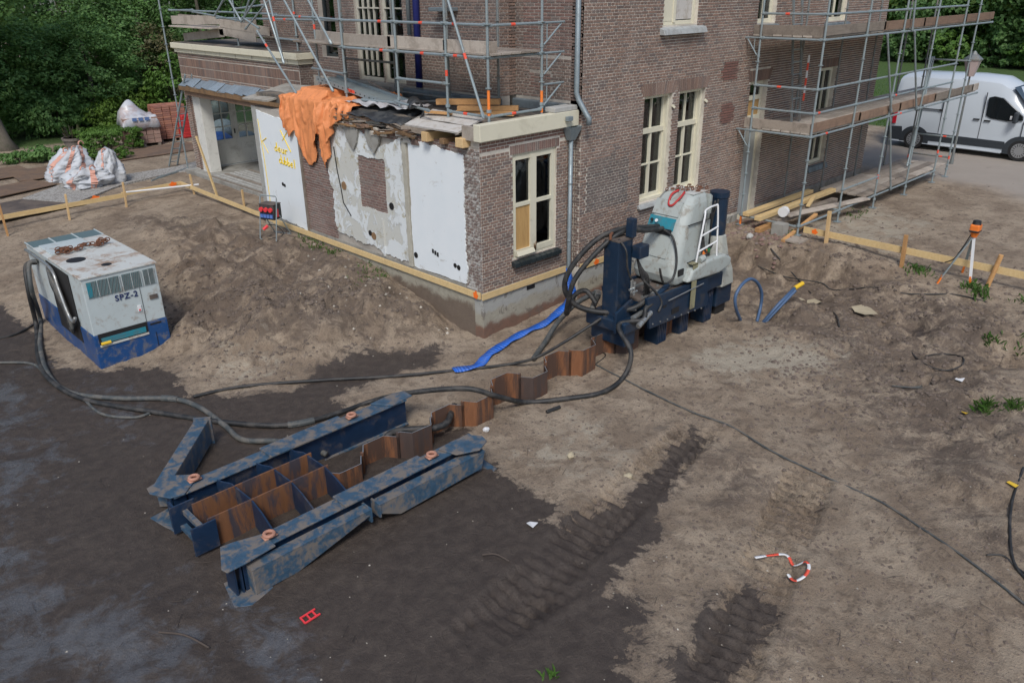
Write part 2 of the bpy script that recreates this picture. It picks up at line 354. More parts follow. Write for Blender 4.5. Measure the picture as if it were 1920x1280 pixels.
def soil():
    m, nt, b, out = newmat('soil'); co = objco(nt)
    A = lambda n: nd(nt, 'Attribute', attribute_name=n).outputs['Fac']
    nA = nz(nt, 1.1, 8, .68, co, .3); nB = nz(nt, 6.0, 8, .72, co, .2); nC = nz(nt, 34, 5, .75, co); nD = nz(nt, 2.6, 9, .75, co, .6)
    sand = mix(nt, ramp(nt, nA, .38, .62), [.250,.190,.136], [.385,.308,.228])
    sand = mix(nt, mth(nt, 'MULTIPLY', ramp(nt, nB, .50, .62), .55), sand, [.130,.094,.066])
    sand = mix(nt, mth(nt, 'MULTIPLY', ramp(nt, nC, .54, .66), .6), sand, [.085,.065,.052])
    sand = mix(nt, mth(nt, 'MULTIPLY', ramp(nt, nC, .42, .25), .35), sand, [.33,.28,.225])
    hum = mth(nt, 'ADD', A('humus'), mth(nt, 'MULTIPLY_ADD', nD, 2.6, -1.3)); sand = mix(nt, mth(nt, 'MULTIPLY', ramp(nt, hum, .28, .75), .9), sand, mix(nt, nB, [.098,.073,.056], [.175,.132,.100]))
    pal = mth(nt, 'ADD', A('pale'), mth(nt, 'MULTIPLY_ADD', nD, 2.6, -1.3)); sand = mix(nt, mth(nt, 'MULTIPLY', ramp(nt, pal, .35, .85), .85), sand, mix(nt, nB, [.36,.31,.24], [.50,.45,.36]))
    we = mth(nt, 'ADD', A('wet'), mth(nt, 'MULTIPLY_ADD', mth(nt, 'ADD', mth(nt, 'MULTIPLY', nD, .8), mth(nt, 'MULTIPLY', nB, .2)), 2.6, -1.3))
    wf = ramp(nt, we, .47, .55)
    dark = mix(nt, ramp(nt, nB, .35, .7), [.042,.031,.025], [.070,.054,.043]); dark = mix(nt, mth(nt, 'MULTIPLY', ramp(nt, nC, .55, .75), .5), dark, [.105,.083,.067])
    damp = mth(nt, 'MULTIPLY', ramp(nt, we, .18, .50), .42); sand = mix(nt, damp, sand, [.095,.073,.060])
    c = mix(nt, wf, sand, dark)
    sl = mth(nt, 'ADD', mth(nt, 'MULTIPLY', A('slick'), .8), mth(nt, 'MULTIPLY_ADD', mth(nt, 'ADD', mth(nt, 'MULTIPLY', nD, .5), mth(nt, 'MULTIPLY', nA, .5)), 5.0, -2.5)); sf = mth(nt, 'MULTIPLY', ramp(nt, sl, .45, 1.0), ramp(nt, A('slick'), .05, .3))
    c = mix(nt, mth(nt, 'MULTIPLY', sf, .8), c, mix(nt, nB, [.075,.076,.082], [.145,.150,.162]))  # bluish sky sheen of the wet mud put into the base colour
    gr = ramp(nt, A('road'), .2, .8); c = mix(nt, gr, c, mix(nt, nA, [.27,.235,.20], [.345,.305,.265]))
    gg = ramp(nt, mth(nt, 'ADD', A('green'), mth(nt, 'MULTIPLY_ADD', nB, .5, -.25)), .35, .65); c = mix(nt, gg, c, mix(nt, nB, [.035,.075,.014], [.070,.125,.024]))
    nt.links.new(c, b.inputs['Base Color'])
    ro = mth(nt, 'SUBTRACT', .95, mth(nt, 'ADD', mth(nt, 'MULTIPLY', wf, .33), mth(nt, 'MULTIPLY', sf, .44)))
    nt.links.new(ro, b.inputs['Roughness'])
    hgt = mth(nt, 'ADD', mth(nt, 'MULTIPLY', nB, 1.0), mth(nt, 'MULTIPLY', nC, .5))
    bs = mth(nt, 'SUBTRACT', .95, mth(nt, 'MULTIPLY', mth(nt, 'MAXIMUM', wf, mth(nt, 'MULTIPLY', gr, 1.3)), .45))
    n = nd(nt, 'Bump', i_Distance=.07); nt.links.new(bs, n.inputs['Strength']); nt.links.new(hgt, n.inputs['Height']); nt.links.new(n.outputs[0], b.inputs['Normal'])
soil()
# ------------------------------------------------------------------ the ground: levels read off the site, joined by a smooth surface
LV = [(0,1280,-.8),(300,1280,-.8),(700,1280,-.82),(1100,1280,-.8),(1500,1280,-.78),(1920,1280,-.72),(0,1000,-.82),(0,800,-.82),(200,1050,-.84),(300,900,-.82),
 (500,1000,-.82),(700,1050,-.82),(1000,950,-.82),(1100,850,-.8),(1300,1000,-.8),(1500,1000,-.78),(1700,1100,-.75),(1800,950,-.66),(1900,1000,-.55),(1880,900,-.52),(1900,820,-.42),(1920,760,-.36),(1750,850,-.72),
 (1400,850,-.8),(600,780,-.82),(480,740,-.82),(340,710,-.8),(200,720,-.82),(120,650,-.82),(60,640,-.78),(0,600,-.7),(0,540,-.55),(40,500,-.45),(880,665,-.8),(960,640,-.8),(1020,615,-.76),(1070,585,-.7),(930,632,-.76),(980,608,-.74),(1045,575,-.66),
 (1250,690,-.8),(1400,690,-.8),(1550,720,-.78),(1650,760,-.76),(1480,620,-.78),(1400,560,-.76),(1400,520,-.72),(1470,520,-.68),(1560,525,-.58),(1600,560,-.62),(1700,600,-.62),(1780,660,-.62),(1860,700,-.5),
 (1385,455,-.24),(1430,468,-.24),(1500,478,-.24),(1570,490,-.25),(1640,500,-.27),(1720,525,-.33),(1800,555,-.36),(1880,585,-.36),(1920,600,-.36),(1830,640,-.5),
 (1540,465,-.24),(1690,500,-.26),(1845,545,-.28),(1920,540,-.27),(1920,420,-.25),(1800,420,-.25),(1700,400,-.25),(1600,400,-.24),(1520,445,-.24),(1650,350,-.25),(1800,330,-.25),(1900,330,-.25),
 (680,500,-.12),(620,470,-.08),(560,440,-.07),(510,420,-.08),(460,405,-.1),(410,388,-.12),
 (700,560,-.20),(640,540,-.22),(570,500,-.14),(500,470,-.06),(430,430,-.06),(360,405,-.16),(290,395,-.2),(240,400,-.26),
 (230,430,-.3),(290,430,-.10),(340,460,-.06),(370,520,-.16),(420,500,-.04),(480,560,-.16),(560,580,-.24),(640,600,-.36),(760,640,-.76),(650,655,-.76),(560,650,-.66),(500,660,-.70),(420,600,-.5),(370,600,-.56),(340,650,-.74),(420,690,-.79),(330,560,-.5),(320,500,-.32),
 (150,420,-.26),(60,450,-.32),(0,470,-.4),(0,420,-.28),(100,395,-.22),(200,375,-.2),(300,360,-.2),(0,350,-.2),(150,330,-.2),(300,310,-.18),(100,290,-.16),(330,280,-.18),(0,300,-.16)]
LP = np.array([ZP(x, y, z) for x, y, z in LV])
LP = np.vstack([LP, [[-.14,.3,-.80],[-.14,1.0,-.72],[-.14,1.8,-.52],[-.14,2.6,-.28],[-.14,3.6,-.12],[-.9,.5,-.76],[-.85,1.4,-.40],[-.85,2.4,-.16],[-.9,3.4,-.06],[-1.6,1.6,-.62],[-1.7,2.8,-.30],[2.6,-.4,-.62],[3.6,-.4,-.66],[4.6,-.4,-.66],[5.6,-.4,-.62],[6.6,-.45,-.5],[7.4,-.5,-.26],[9,-.5,-.2],[12,-.5,-.2],[16,-.5,-.22],[4.5,-1.4,-.8],[5.8,-1.3,-.8],[3,-1.2,-.8],[2,-.6,-.72],
   [-5.6,5,-.8],[-4.9,5,-.82],[-4.9,6,-.82],[-5.2,6.8,-.75],[-5,7.4,-.45],[-4.3,7.4,-.3],[3,10,-.12],[3,13,-.12],[3,5,-.2],[6,4,-.25],[12,5,-.25],
   [-12,0,-.8],[-12,6,-.5],[-14,-8,-.8],[-8,-12,-.8],[0,-14,-.7],[8,-12,-.4],[14,-10,-.3],[20,-6,-.25],[26,0,-.25],[35,-10,-.25],[40,10,-.25],[60,20,-.2],[60,-30,-.2],[-10,14,-.25],[-12,24,-.2],[0,30,-.1],[10,30,-.1],[30,40,-.1],[-30,40,-.1],[-40,0,-.6],[-30,-40,-.6],[30,-50,-.3],[0,70,0]]])
_bk = [ZP(x,y,-.22) for x,y in ((1372,448),(1405,456),(1440,464),(1480,472),(1520,479),(1560,487),(1595,495))]; _h = np.array([FWD[0],FWD[1],0]); _h /= np.linalg.norm(_h)
LP = np.array([p for p in LP if min(np.linalg.norm(p[:2]-b[:2]) for b in _bk) > .75]); LP = np.vstack([LP, [b+[0,0,0] for b in _bk], [np.array([*(b-_h*(.13+.05*(i%2)))[:2], (-.84,-.90,-.92,-.90,-.82,-.74,-.58)[i]]) for i, b in enumerate(_bk)], [np.array([*(b-_h*.75)[:2], (-.78,-.8,-.82,-.8,-.76,-.7,-.6)[i]]) for i, b in enumerate(_bk)], [np.array([*(b+_h*.25)[:2], -.23]) for b in _bk]])
_D = np.linalg.norm(LP[:,None,:2]-LP[None,:,:2], axis=2)
_n = len(LP); _K = np.zeros((_n+1,_n+1)); _K[:_n,:_n] = _D+np.eye(_n)*-.02; _K[:_n,_n] = 1; _K[_n,:_n] = 1
_W = np.linalg.solve(_K, np.append(LP[:,2], 0))
def gz_arr(X, Y):
    out = np.empty(X.shape); f = out.ravel(); x = X.ravel(); y = Y.ravel()
    for i in range(0, len(x), 20000):
        s = slice(i, i+20000); f[s] = np.sqrt((x[s,None]-LP[None,:,0])**2+(y[s,None]-LP[None,:,1])**2) @ _W[:_n] + _W[_n]
    out = f.reshape(X.shape)
    for cx, cy, r, d in PITS: out = out - d*np.exp(-(((X-cx)**2+(Y-cy)**2)/(r*r))**2)
    R = np.hypot(X, Y); k = np.clip((R-32)/14, 0, 1)
    return out*(1-k)+(-.22)*k
PITS = []
_p = ZP(1722,620,-.62); PITS.append((_p[0],_p[1],.42,.16))
_p = ZP(1905,650,-.4); PITS.append((_p[0],_p[1],.55,.42))
_p = ZP(1650,640,-.68); PITS.append((_p[0],_p[1],.30,.10))
_p = ZP(1500,590,-.7); PITS.append((_p[0],_p[1],.35,-.07))
_p = ZP(1830,900,-.6); PITS.append((_p[0],_p[1],.45,-.12))
def gz(x, y): return float(gz_arr(np.array([[x]]), np.array([[y]]))[0,0])
def GP(x, y, dz=0.0):
    z = -.7
    for _ in range(14):
        p = ZP(x, y, z+dz); z = .5*z+.5*gz(p[0], p[1])
    return np.array([p[0], p[1], z+dz])
def axis(lo, hi, step, out_lo, out_hi):
    a = list(np.arange(lo, hi, step)); s = step
    while a[-1] < out_hi: s *= 1.13; a.append(a[-1]+s)
    s = step; b = []; x = lo
    while x > out_lo: s *= 1.13; x -= s; b.append(x)
    return np.array(b[::-1]+a)
GX = axis(-8.9, 9.3, .052, -110, 260); GY = axis(-9.6, 8.0, .052, -110, 260)
XX, YY = np.meshgrid(GX, GY, indexing='ij'); ZZ = gz_arr(XX, YY)
core = np.clip(1-np.hypot(np.maximum(np.abs(XX-.3)-10,0), np.maximum(np.abs(YY+.8)-10,0))/5, 0, 1)
def poly_mask(pts, soft=.18):
    P = np.array([GP(x, y)[:2] for x, y in pts]); inside = np.zeros(XX.shape, bool); dist = np.full(XX.shape, 1e9)
    bx = (XX > P[:,0].min()-1) & (XX < P[:,0].max()+1) & (YY > P[:,1].min()-1) & (YY < P[:,1].max()+1)
    x = XX[bx]; y = YY[bx]; ins = np.zeros(x.shape, bool); ds = np.full(x.shape, 1e9)
    for i in range(len(P)):
        a = P[i]; b = P[(i+1)%len(P)]
        c = ((a[1] > y) != (b[1] > y)) & (x < (b[0]-a[0])*(y-a[1])/(b[1]-a[1]+1e-12)+a[0]); ins ^= c
        d = b-a; t = np.clip(((x-a[0])*d[0]+(y-a[1])*d[1])/(d@d), 0, 1); ds = np.minimum(ds, np.hypot(x-a[0]-t*d[0], y-a[1]-t*d[1]))
    out = np.zeros(XX.shape); out[bx] = np.clip(.5+np.where(ins, 1, -1)*ds/(2*soft), 0, 1); return out
WET = poly_mask([(0,575),(60,615),(110,690),(330,692),(350,742),(450,742),(555,730),(600,690),(680,660),(830,655),(815,685),(700,712),(625,745),(655,770),(745,800),(865,800),(930,880),(985,920),(1045,948),(1035,975),(1085,968),(1170,930),(1215,875),(1300,800),(1325,812),(1262,900),(1238,990),(1170,1075),(1115,1110),(1215,1130),(1190,1200),(1150,1250),(1245,1275),(1260,1330),(-80,1330),(-80,560)], .30)
WET = np.maximum(WET, poly_mask([(1240,1290),(1290,1190),(1335,1125),(1400,1100),(1470,1145),(1430,1200),(1395,1262),(1330,1300)], .28))
WET = np.maximum(WET, .55*poly_mask([(1700,600),(1760,600),(1750,640),(1700,640)], .2))  # partly darkens the floor of the small pit
SLK = poly_mask([(-60,700),(50,690),(110,780),(100,900),(50,980),(190,1090),(420,1110),(640,1190),(660,1330),(-100,1330)], .7)
SLK = np.maximum(SLK, poly_mask([(120,690),(300,720),(330,760),(260,840),(110,800)], .5)*.62)
HUM = poly_mask([(1330,440),(1600,480),(1790,560),(1920,580),(1930,900),(1900,1120),(1760,960),(1640,820),(1560,700),(1400,600)], .7)*.62
HUM = np.maximum(HUM, .62*poly_mask([(200,390),(560,440),(760,540),(880,610),(760,640),(500,670),(330,640),(330,480)], .4))
HUM = np.maximum(HUM, .5*poly_mask([(1240,800),(1330,770),(1500,900),(1450,1010),(1300,960)], .6))
PAL = poly_mask([(1290,660),(1420,635),(1600,650),(1560,700),(1400,705),(1300,700)], .5)*.9
PAL = np.maximum(PAL, .5*poly_mask([(940,840),(1060,760),(1200,800),(1190,880),(1050,950),(980,900)], .5))
PAL = np.maximum(PAL, .62*poly_mask([(1480,420),(1640,370),(1760,420),(1700,480),(1560,460)], .6))
PAL = np.maximum(PAL, .5*poly_mask([(380,640),(560,640),(560,720),(380,725)], .5))
ROAD = poly_mask([(1560,300),(1700,235),(1990,270),(1990,400),(1850,350),(1700,330)], 1.2)
_g0 = ZP(1800,128,-.25); GRN = np.clip((XX-24.8)/1.2, 0, 1)
GRN = np.maximum(GRN, np.clip((YY-23.6+.1*XX)/1.0, 0, 1)*np.clip((12-XX)/2, 0, 1)*.8)
# relief: clods, ruts, caterpillar tracks
def track(p0, p1, half, depth, period, fade=.75):
    global ZZ
    a = GP(*p0)[:2]; b = GP(*p1)[:2]; d = b-a; L = np.linalg.norm(d); d /= L; n = np.array([-d[1], d[0]])
    s = (XX-a[0])*d[0]+(YY-a[1])*d[1]; t = (XX-a[0])*n[0]+(YY-a[1])*n[1]
    w = np.clip((half-np.abs(t))/.06, 0, 1)*np.clip(s/.4, 0, 1)*np.clip((L-s)/.4, 0, 1)
    jit = fbm(XX*1.2, YY*1.2, 3, seed=5)-.5
    bars = np.clip(.5+.9*np.sin(2*math.pi*(s+jit*.12+.10*np.abs(t))/period), 0, 1)
    ZZ = ZZ - w*(depth*(.12+.88*bars))*np.clip(1.1-fade*s/L,.35,1)*np.clip(2.2*fbm(XX*1.6, YY*1.6, 4, seed=11)-.35,.1,1.3) + np.clip(1-np.abs(np.abs(t)-half-.05)/.07, 0, 1)*np.clip(s/.4,0,1)*np.clip((L-s)/.4,0,1)*.03*(fbm(XX*3,YY*3,4,seed=61)-.25)
ROUGH = fbm(XX*2.3, YY*2.3, 6, gain=.55, seed=1)-.5; FINE = fbm(XX*9, YY*9, 3, seed=3)-.5; BIG = fbm(XX*.6, YY*.6, 3, seed=9)-.5
wf_ = np.clip(WET*1.4, 0, 1)
amp = (.085+.14*HUM+.16*np.clip(poly_mask([(200,390),(420,400),(640,500),(880,610),(760,640),(500,670),(330,660),(320,480)], .4),0,1))*(1-.62*wf_)
BANK = np.clip(poly_mask([(215,400),(420,420),(640,500),(880,610),(790,645),(500,690),(330,670),(300,480)], .35),0,1); BNK2 = np.clip(poly_mask([(1370,450),(1600,490),(1800,570),(1920,590),(1925,880),(1780,820),(1620,680),(1400,600)], .5),0,1)
LUMP = fbm(XX*1.5+.8*fbm(XX*3,YY*3,2,seed=51), YY*1.5, 4, gain=.55, seed=50)-.5; RDG = 1-2*np.abs(fbm(XX*2.0, YY*2.0, 3, seed=55)-.5)
ZZ = ZZ + core*(BANK*(.50*LUMP+.16*(RDG-.6)+.06)+BNK2*(.36*LUMP+.14*(RDG-.6)))
ZZ = ZZ + core*(amp*ROUGH + .035*FINE*(1-.55*wf_) + .06*BIG) + (1-core)*.05*ROUGH*np.clip((25-np.hypot(XX,YY))/10,0,1)
ZZ = ZZ + .02*np.sin(9*(fbm(XX*.8,YY*.8,2,seed=21)))*SLK
track((1325,790), (870,1215), .34, .15, .16)
track((1525,870), (1335,1300), .34, .15, .16, .1)
track((1120,1050), (800,1250), .30, .07, .155)
nx, ny = XX.shape
me = bpy.data.meshes.new('ground')
idx = np.arange(nx*ny).reshape(nx, ny)
F = np.stack([idx[:-1,:-1], idx[1:,:-1], idx[1:,1:], idx[:-1,1:]], -1).reshape(-1, 4)
V = np.stack([XX, YY, ZZ], -1).reshape(-1, 3).astype(np.float32)
me.vertices.add(len(V)); me.vertices.foreach_set('co', V.ravel())
me.loops.add(F.size); me.loops.foreach_set('vertex_index', F.ravel().astype(np.int32))
me.polygons.add(len(F)); me.polygons.foreach_set('loop_start', np.arange(0, F.size, 4, dtype=np.int32)); me.polygons.foreach_set('loop_total', np.full(len(F), 4, dtype=np.int32))
me.polygons.foreach_set('use_smooth', np.ones(len(F), bool)); me.materials.append(MATS['soil'])
for nm, A in (('wet',WET),('slick',SLK),('humus',HUM),('pale',PAL),('road',ROAD),('green',GRN)):
    at = me.attributes.new(nm, 'FLOAT', 'POINT'); at.data.foreach_set('value', A.ravel().astype(np.float32))
me.update(); me.validate()
ground = bpy.data.objects.new('ground', me); COL.objects.link(ground); tag(ground, 'churned brown building-site soil around the house', None, None, 'structure')
def ZG(x, y):      # finished surface height
    i = np.searchsorted(GX, x)-1; j = np.searchsorted(GY, y)-1
    i = min(max(i,0),nx-2); j = min(max(j,0),ny-2); a = (x-GX[i])/(GX[i+1]-GX[i]); b = (y-GY[j])/(GY[j+1]-GY[j])
    return float((ZZ[i,j]*(1-a)+ZZ[i+1,j]*a)*(1-b)+(ZZ[i,j+1]*(1-a)+ZZ[i+1,j+1]*a)*b)
def SP(x, y, dz=0.0):     # a spot on the finished surface
    p = GP(x, y, dz); return np.array([p[0], p[1], ZG(p[0], p[1])+dz])
# ------------------------------------------------------------------ brickwork
CH, BL, JT = .0561, .203, .0135
class Wall:
    """brick face on a plane: o = origin, d = horizontal direction, n = outward normal (all axis aligned)"""
    def __init__(s, o, d, n): s.o = Vector(o); s.d = Vector(d); s.n = Vector(n)
    def P(s, a, z, k=0.0): q = s.o+s.d*a+s.n*k; return (q.x, q.y, z)
def courses(a0, a1, z0, z1, holes, zbase=0.0, half=True):
    out = []; k0 = math.ceil((z0-zbase)/CH-1e-6); k = k0
    while zbase+(k+1)*CH <= z1+.012:
        zb = zbase+k*CH; zt = zb+CH-JT; zm = (zb+zt)/2
        L = BL if (k % 2 == 0 or not half) else BL/2-JT/2
        step = L+JT; sh = {0:0., 1:-BL/4, 2:-(BL+JT)/2, 3:-BL/4}[k % 4] if half else (0 if k%2 else -(BL+JT)/2)
        i0 = math.floor((a0-sh)/step); a = sh+i0*step
        hs = sorted((h[0], h[1]) for h in holes if h[2]-.02 < zm < h[3]+.02)
        while a < a1:
            segs = [(max(a, a0), min(a+L, a1))]
            for h0, h1 in hs:
                n = []
                for p, q in segs:
                    if q <= h0 or p >= h1: n.append((p, q)); continue
                    if p < h0: n.append((p, h0))
                    if q > h1: n.append((h1, q))
                segs = n
            for p, q in segs:
                if q-p > .025: out.append((p, q, zb, zt, abs(q-p-L) < 1e-6))
            a += step
        k += 1
    return out
UNIT = {}
def unit_brick(L, H, mat, wl):
    key = (round(L,4), round(H,4), mat, tuple(wl.d), tuple(wl.n))
    if key not in UNIT:
        mb = MB(); brick_into(mb, Wall((0,0,0), wl.d, wl.n), -L/2, L/2, -H/2, H/2, 0)
        m2 = bpy.data.meshes.new('brick'); m2.from_pydata(mb.v, [], mb.f); m2.materials.append(MATS[mat]); m2.update(); UNIT[key] = m2
    return UNIT[key]
def brick_into(mb, wl, a0, a1, z0, z1, jit=.0025):
    e = .004; k = .009+random.uniform(-jit, jit)
    P = wl.P; t = [random.uniform(-.0015,.0015) for _ in range(4)] if jit else [0]*4
    vs = [P(a0,z0,0),P(a1,z0,0),P(a1,z1,0),P(a0,z1,0),P(a0+e,z0+e,k+t[0]),P(a1-e,z0+e,k+t[1]),P(a1-e,z1-e,k+t[2]),P(a0+e,z1-e,k+t[3])]
    fs = [(4,5,6,7),(0,1,5,4),(1,2,6,5),(2,3,7,6),(3,0,4,7)]
    if wl.d.cross(Vector((0,0,1))).dot(wl.n) < 0: fs = [f[::-1] for f in fs]
    mb.add(vs, fs)
def lay(wl, bricks, mat, parent, singles=0):
    """the bricks that show largest become objects of their own, the rest one mesh"""
    mb = MB(); full = [b for b in bricks if b[4]]
    full.sort(key=lambda b: (Vector(wl.P((b[0]+b[1])/2, b[2]))-Vector(CAM)).length / max(.02, abs(b[1]-b[0])))
    one = set(full[:singles]); off = OFF.get(parent.name, Vector((0,0,0)))
    for b in bricks:
        if b in one:
            o = bpy.data.objects.new('brick', unit_brick(b[1]-b[0], b[3]-b[2], mat, wl)); COL.objects.link(o); o.parent = parent
            o.location = Vector(wl.P((b[0]+b[1])/2, (b[2]+b[3])/2, random.uniform(-.0015,.002)))-off
        else: brick_into(mb, wl, *b[:4])
    if mb.v:
        o = mb.obj('brickwork', mat, parent); o['kind'] = 'stuff'
def slab(mb, wl, a0, a1, z0, z1, thick, holes):
    """the mortar body behind the bricks, with openings"""
    As = sorted({a0, a1}|{min(max(h[i],a0),a1) for h in holes for i in (0,1)}); Zs = sorted({z0, z1}|{min(max(h[i],z0),z1) for h in holes for i in (2,3)})
    for i in range(len(As)-1):
        for j in range(len(Zs)-1):
            am = (As[i]+As[i+1])/2; zm = (Zs[j]+Zs[j+1])/2
            if As[i+1]-As[i] < 1e-6 or Zs[j+1]-Zs[j] < 1e-6 or any(h[0] < am < h[1] and h[2] < zm < h[3] for h in holes): continue
            p = wl.P(As[i], Zs[j], 0); q = wl.P(As[i+1], Zs[j+1], -thick)
            mb.box([min(p[k],q[k]) for k in range(3)], [max(p[k],q[k]) for k in range(3)])
def soldier(wl, a0, a1, z0, h, mat, parent, fan=0.0, n=None, name='arch'):
    mb = MB(); n = n or int((a1-a0)/(.05+JT)); w = (a1-a0)/n; mid = (a0+a1)/2
    for i in range(n):
        p = a0+i*w+JT/2; q = p+w-JT; s0 = (p-mid)*fan; s1 = (q-mid)*fan; k = .009+random.uniform(-.002,.002)
        vs = [wl.P(p,z0,0),wl.P(q,z0,0),wl.P(q+s1,z0+h,0),wl.P(p+s0,z0+h,0),wl.P(p,z0,k),wl.P(q,z0,k),wl.P(q+s1,z0+h,k),wl.P(p+s0,z0+h,k)]
        fs = [(4,5,6,7),(0,1,5,4),(1,2,6,5),(2,3,7,6),(3,0,4,7)]
        if wl.d.cross(Vector((0,0,1))).dot(wl.n) < 0: fs = [f[::-1] for f in fs]
        if n <= 26:      # voussoirs big enough to pick apart
            o = MB().add(vs, fs).obj('brick', mat, parent)
        else: mb.add(vs, fs)
    if mb.v: mb.obj('soldier_course', mat, parent)['kind'] = 'stuff'
def window(parent, wl, a0, a1, z0, z1, deep=.10, panes=(), bars=(), frame='cream', fw=.06, depth=.07, fill=None, room=True, name='window', boards=(), inset=.0):
    """frame + glazing bars + panes set back in the opening; bars: list of (a0,a1,z0,z1); panes: same"""
    mb = MB()
    def fb(b, x0, x1, y0, y1, k0, k1):
        p = wl.P(x0, y0, k0); q = wl.P(x1, y1, k1); b.box([min(p[k],q[k]) for k in range(3)], [max(p[k],q[k]) for k in range(3)]); return b
    e = .002
    fb(mb, a0+e, a0+fw, z0, z1, -deep, -deep-depth); fb(mb, a1-fw, a1-e, z0, z1, -deep, -deep-depth)
    fb(mb, a0+fw, a1-fw, z1-fw, z1-e, -deep, -deep-depth); fb(mb, a0+fw, a1-fw, z0+e, z0+fw, -deep, -deep-depth)
    w = mb.obj(name, frame, parent, bevel=.004, seg=1)
    for b in bars:
        pr = b[4] if len(b) > 4 else .0
        fb(MB(), b[0], b[1], b[2], b[3], -deep-inset+pr, -deep-inset-.05).obj('glazing_bar', frame, w)
    for p in panes: fb(MB(), p[0], p[1], p[2], p[3], -deep-inset-.040, -deep-inset-.044).obj('pane', 'glass', w)
    for p in boards: fb(MB(), p[0], p[1], p[2], p[3], -deep-inset-.015, -deep-inset-.035).obj('boarding', p[4], w)
    if room:
        deep += inset; r = MB(); t = .8
        fb(r, a0+.01, a1-.01, z0, z1, -deep-t, -deep-t-.02); 
        fb(r, a0-.02, a0+.004, z0, z1, -deep-.08, -deep-t); fb(r, a1-.004, a1+.02, z0, z1, -deep-.08, -deep-t)
        fb(r, a0, a1, z0-.02, z0+.003, -deep-.08, -deep-t); fb(r, a0, a1, z1-.003, z1+.02, -deep-.08, -deep-t)
        r.obj('room_recess', 'interior', w)
        c = MB(); fb(c, a1-.20, a1-.06, z0+.05, z1-.06, -deep-.13, -deep-.16); c.obj('curtain', 'curtain', w)
    return w
def grid_panes(a0, a1, z0, z1, cols, zs, b=.028):
    """panes and bars of a sash: column edges by count, heights by list of fractions"""
    W_ = (a1-a0)/cols; panes = []; bars = []; zz = [z0+(z1-z0)*t for t in zs]
    for i in range(cols):
        for j in range(len(zz)-1): panes.append((a0+i*W_+(b/2 if i else 0), a0+(i+1)*W_-(b/2 if i < cols-1 else 0), zz[j], zz[j+1]))
    for i in range(1, cols): bars.append((a0+i*W_-b/2, a0+i*W_+b/2, z0, z1, .004))
    for z in zz[1:-1]: bars.append((a0, a1, z-b/2, z+b/2, .008))
    return panes, bars
# ------------------------------------------------------------------ the house: right-hand facade and the wall behind the flat roof
HV, HU = -.15, 2.447
house = thing('brick_house', 'tall brown brick house with cream windows rising behind the low white-walled extension', 'house', (HU, HV, 0))
F1 = Wall((0, HV, 0), (1,0,0), (0,-1,0)); HEND = 15.55; HTOP = 7.6
wins = [(4.36,5.33,.98,3.16),(5.58,6.55,.98,3.16),(4.83,6.02,4.47,6.6),(8.43,9.24,-.2,3.12),(8.43,9.24,4.39,6.4),(11.95,12.85,.66,3.18),(11.85,13.0,4.32,6.4)]
arches = [(4.30,5.39,3.16,3.42),(5.52,6.61,3.16,3.42),(8.36,9.31,3.12,3.38),(11.88,12.92,3.18,3.42)]
patches = [(7.12,7.82,3.24,3.62),(7.25,7.80,2.28,2.72)]
wall = MB(); slab(wall, F1, HU, HEND, -.9, HTOP, .28, wins+[(9.27,11.93,-.2,-.1)]); wall_f = wall.obj('wall', 'mortar', house)
soot = [(2.62,3.95,1.12,1.98),(2.75,3.5,1.98,2.12)]
bk = courses(HU+.001, HEND, .02, HTOP, wins+arches+soot); lay(F1, bk, 'brick_brown', wall_f, 120)
for q in soot: lay(F1, courses(q[0], q[1], q[2]-.05, q[3]+.06, []), 'brick_sooty', wall_f, 10)
for p in patches:
    z_ = math.ceil(p[2]/CH)*CH; FP = Wall((0,HV-.008,0),(1,0,0),(0,-1,0)); mid_ = (p[2]+p[3])/2
    while z_ < p[3]:
        sq_ = .22*abs(z_-mid_)/(p[3]-p[2])*(p[1]-p[0]); a_, b_ = p[0]+sq_+random.uniform(-.06,.06), p[1]-sq_+random.uniform(-.06,.06); MB().box((a_,HV-.0105,z_-JT/2),(b_,HV,z_+CH-JT/2)).obj('patch_bed','mortar_soot',wall_f); lay(FP, courses(a_, b_, z_-.001, z_+CH+.001, [], half=False), 'brick_patch', wall_f, 4); z_ += CH
for a in arches: soldier(F1, a[0], a[1], a[2]+.004, a[3]-a[2]-.012, 'brick_brown', wall_f, .20, 17)
for (a0,a1,z0,z1) in wins[:2]:
    zt = 2.42; P1, B1 = grid_panes(a0+.07, a1-.07, zt+.07, z1-.07, 2, (0,1)); P2, B2 = grid_panes(a0+.07, a1-.07, z0+.12, zt-.03, 2, (0,.5,1))
    w = window(house, F1, a0, a1, z0, z1, .07, P1+P2, B1+B2+[(a0+.06,a1-.06,zt-.03,zt+.07,.03),(a0+.06,a1-.06,z0+.06,z0+.12,.01),((a0+a1)/2-.028,(a0+a1)/2+.028,z0+.10,zt-.03,.012),(a1-.10,a1-.06,z0+.1,z1-.07,.004)], fw=.06, depth=.15, inset=.09)
    MB().bar((a1-.02, HV-.02, z1-.25), (a1+.04, HV-.04, z1-.30), .03, .05).obj('hinge', 'cream', w)
    mb = MB(); mb.prism([(HV-.10,z0-.10),(HV+.10,z0-.10),(HV+.10,z0-.005),(HV-.06,z0-.03)], a0-.06, a1+.06, 0); s = mb.obj('sill', 'stone_sill', house, bevel=.01)
a0,a1,z0,z1 = wins[2]
window(house, F1, a0, a1, z0, z1, .08, (), [(a0+.05,a0+.42,z0+.07,z1-.06,.0),(a0+.42,a0+.50,z0+.05,z1-.05,.02)], boards=[(a0+.06,a0+.40,z0+.08,z1-.07,'ply_yellow'),(a0+.52,a1-.08,z0+.10,z1-.08,'board_white')], fw=.08, room=False)
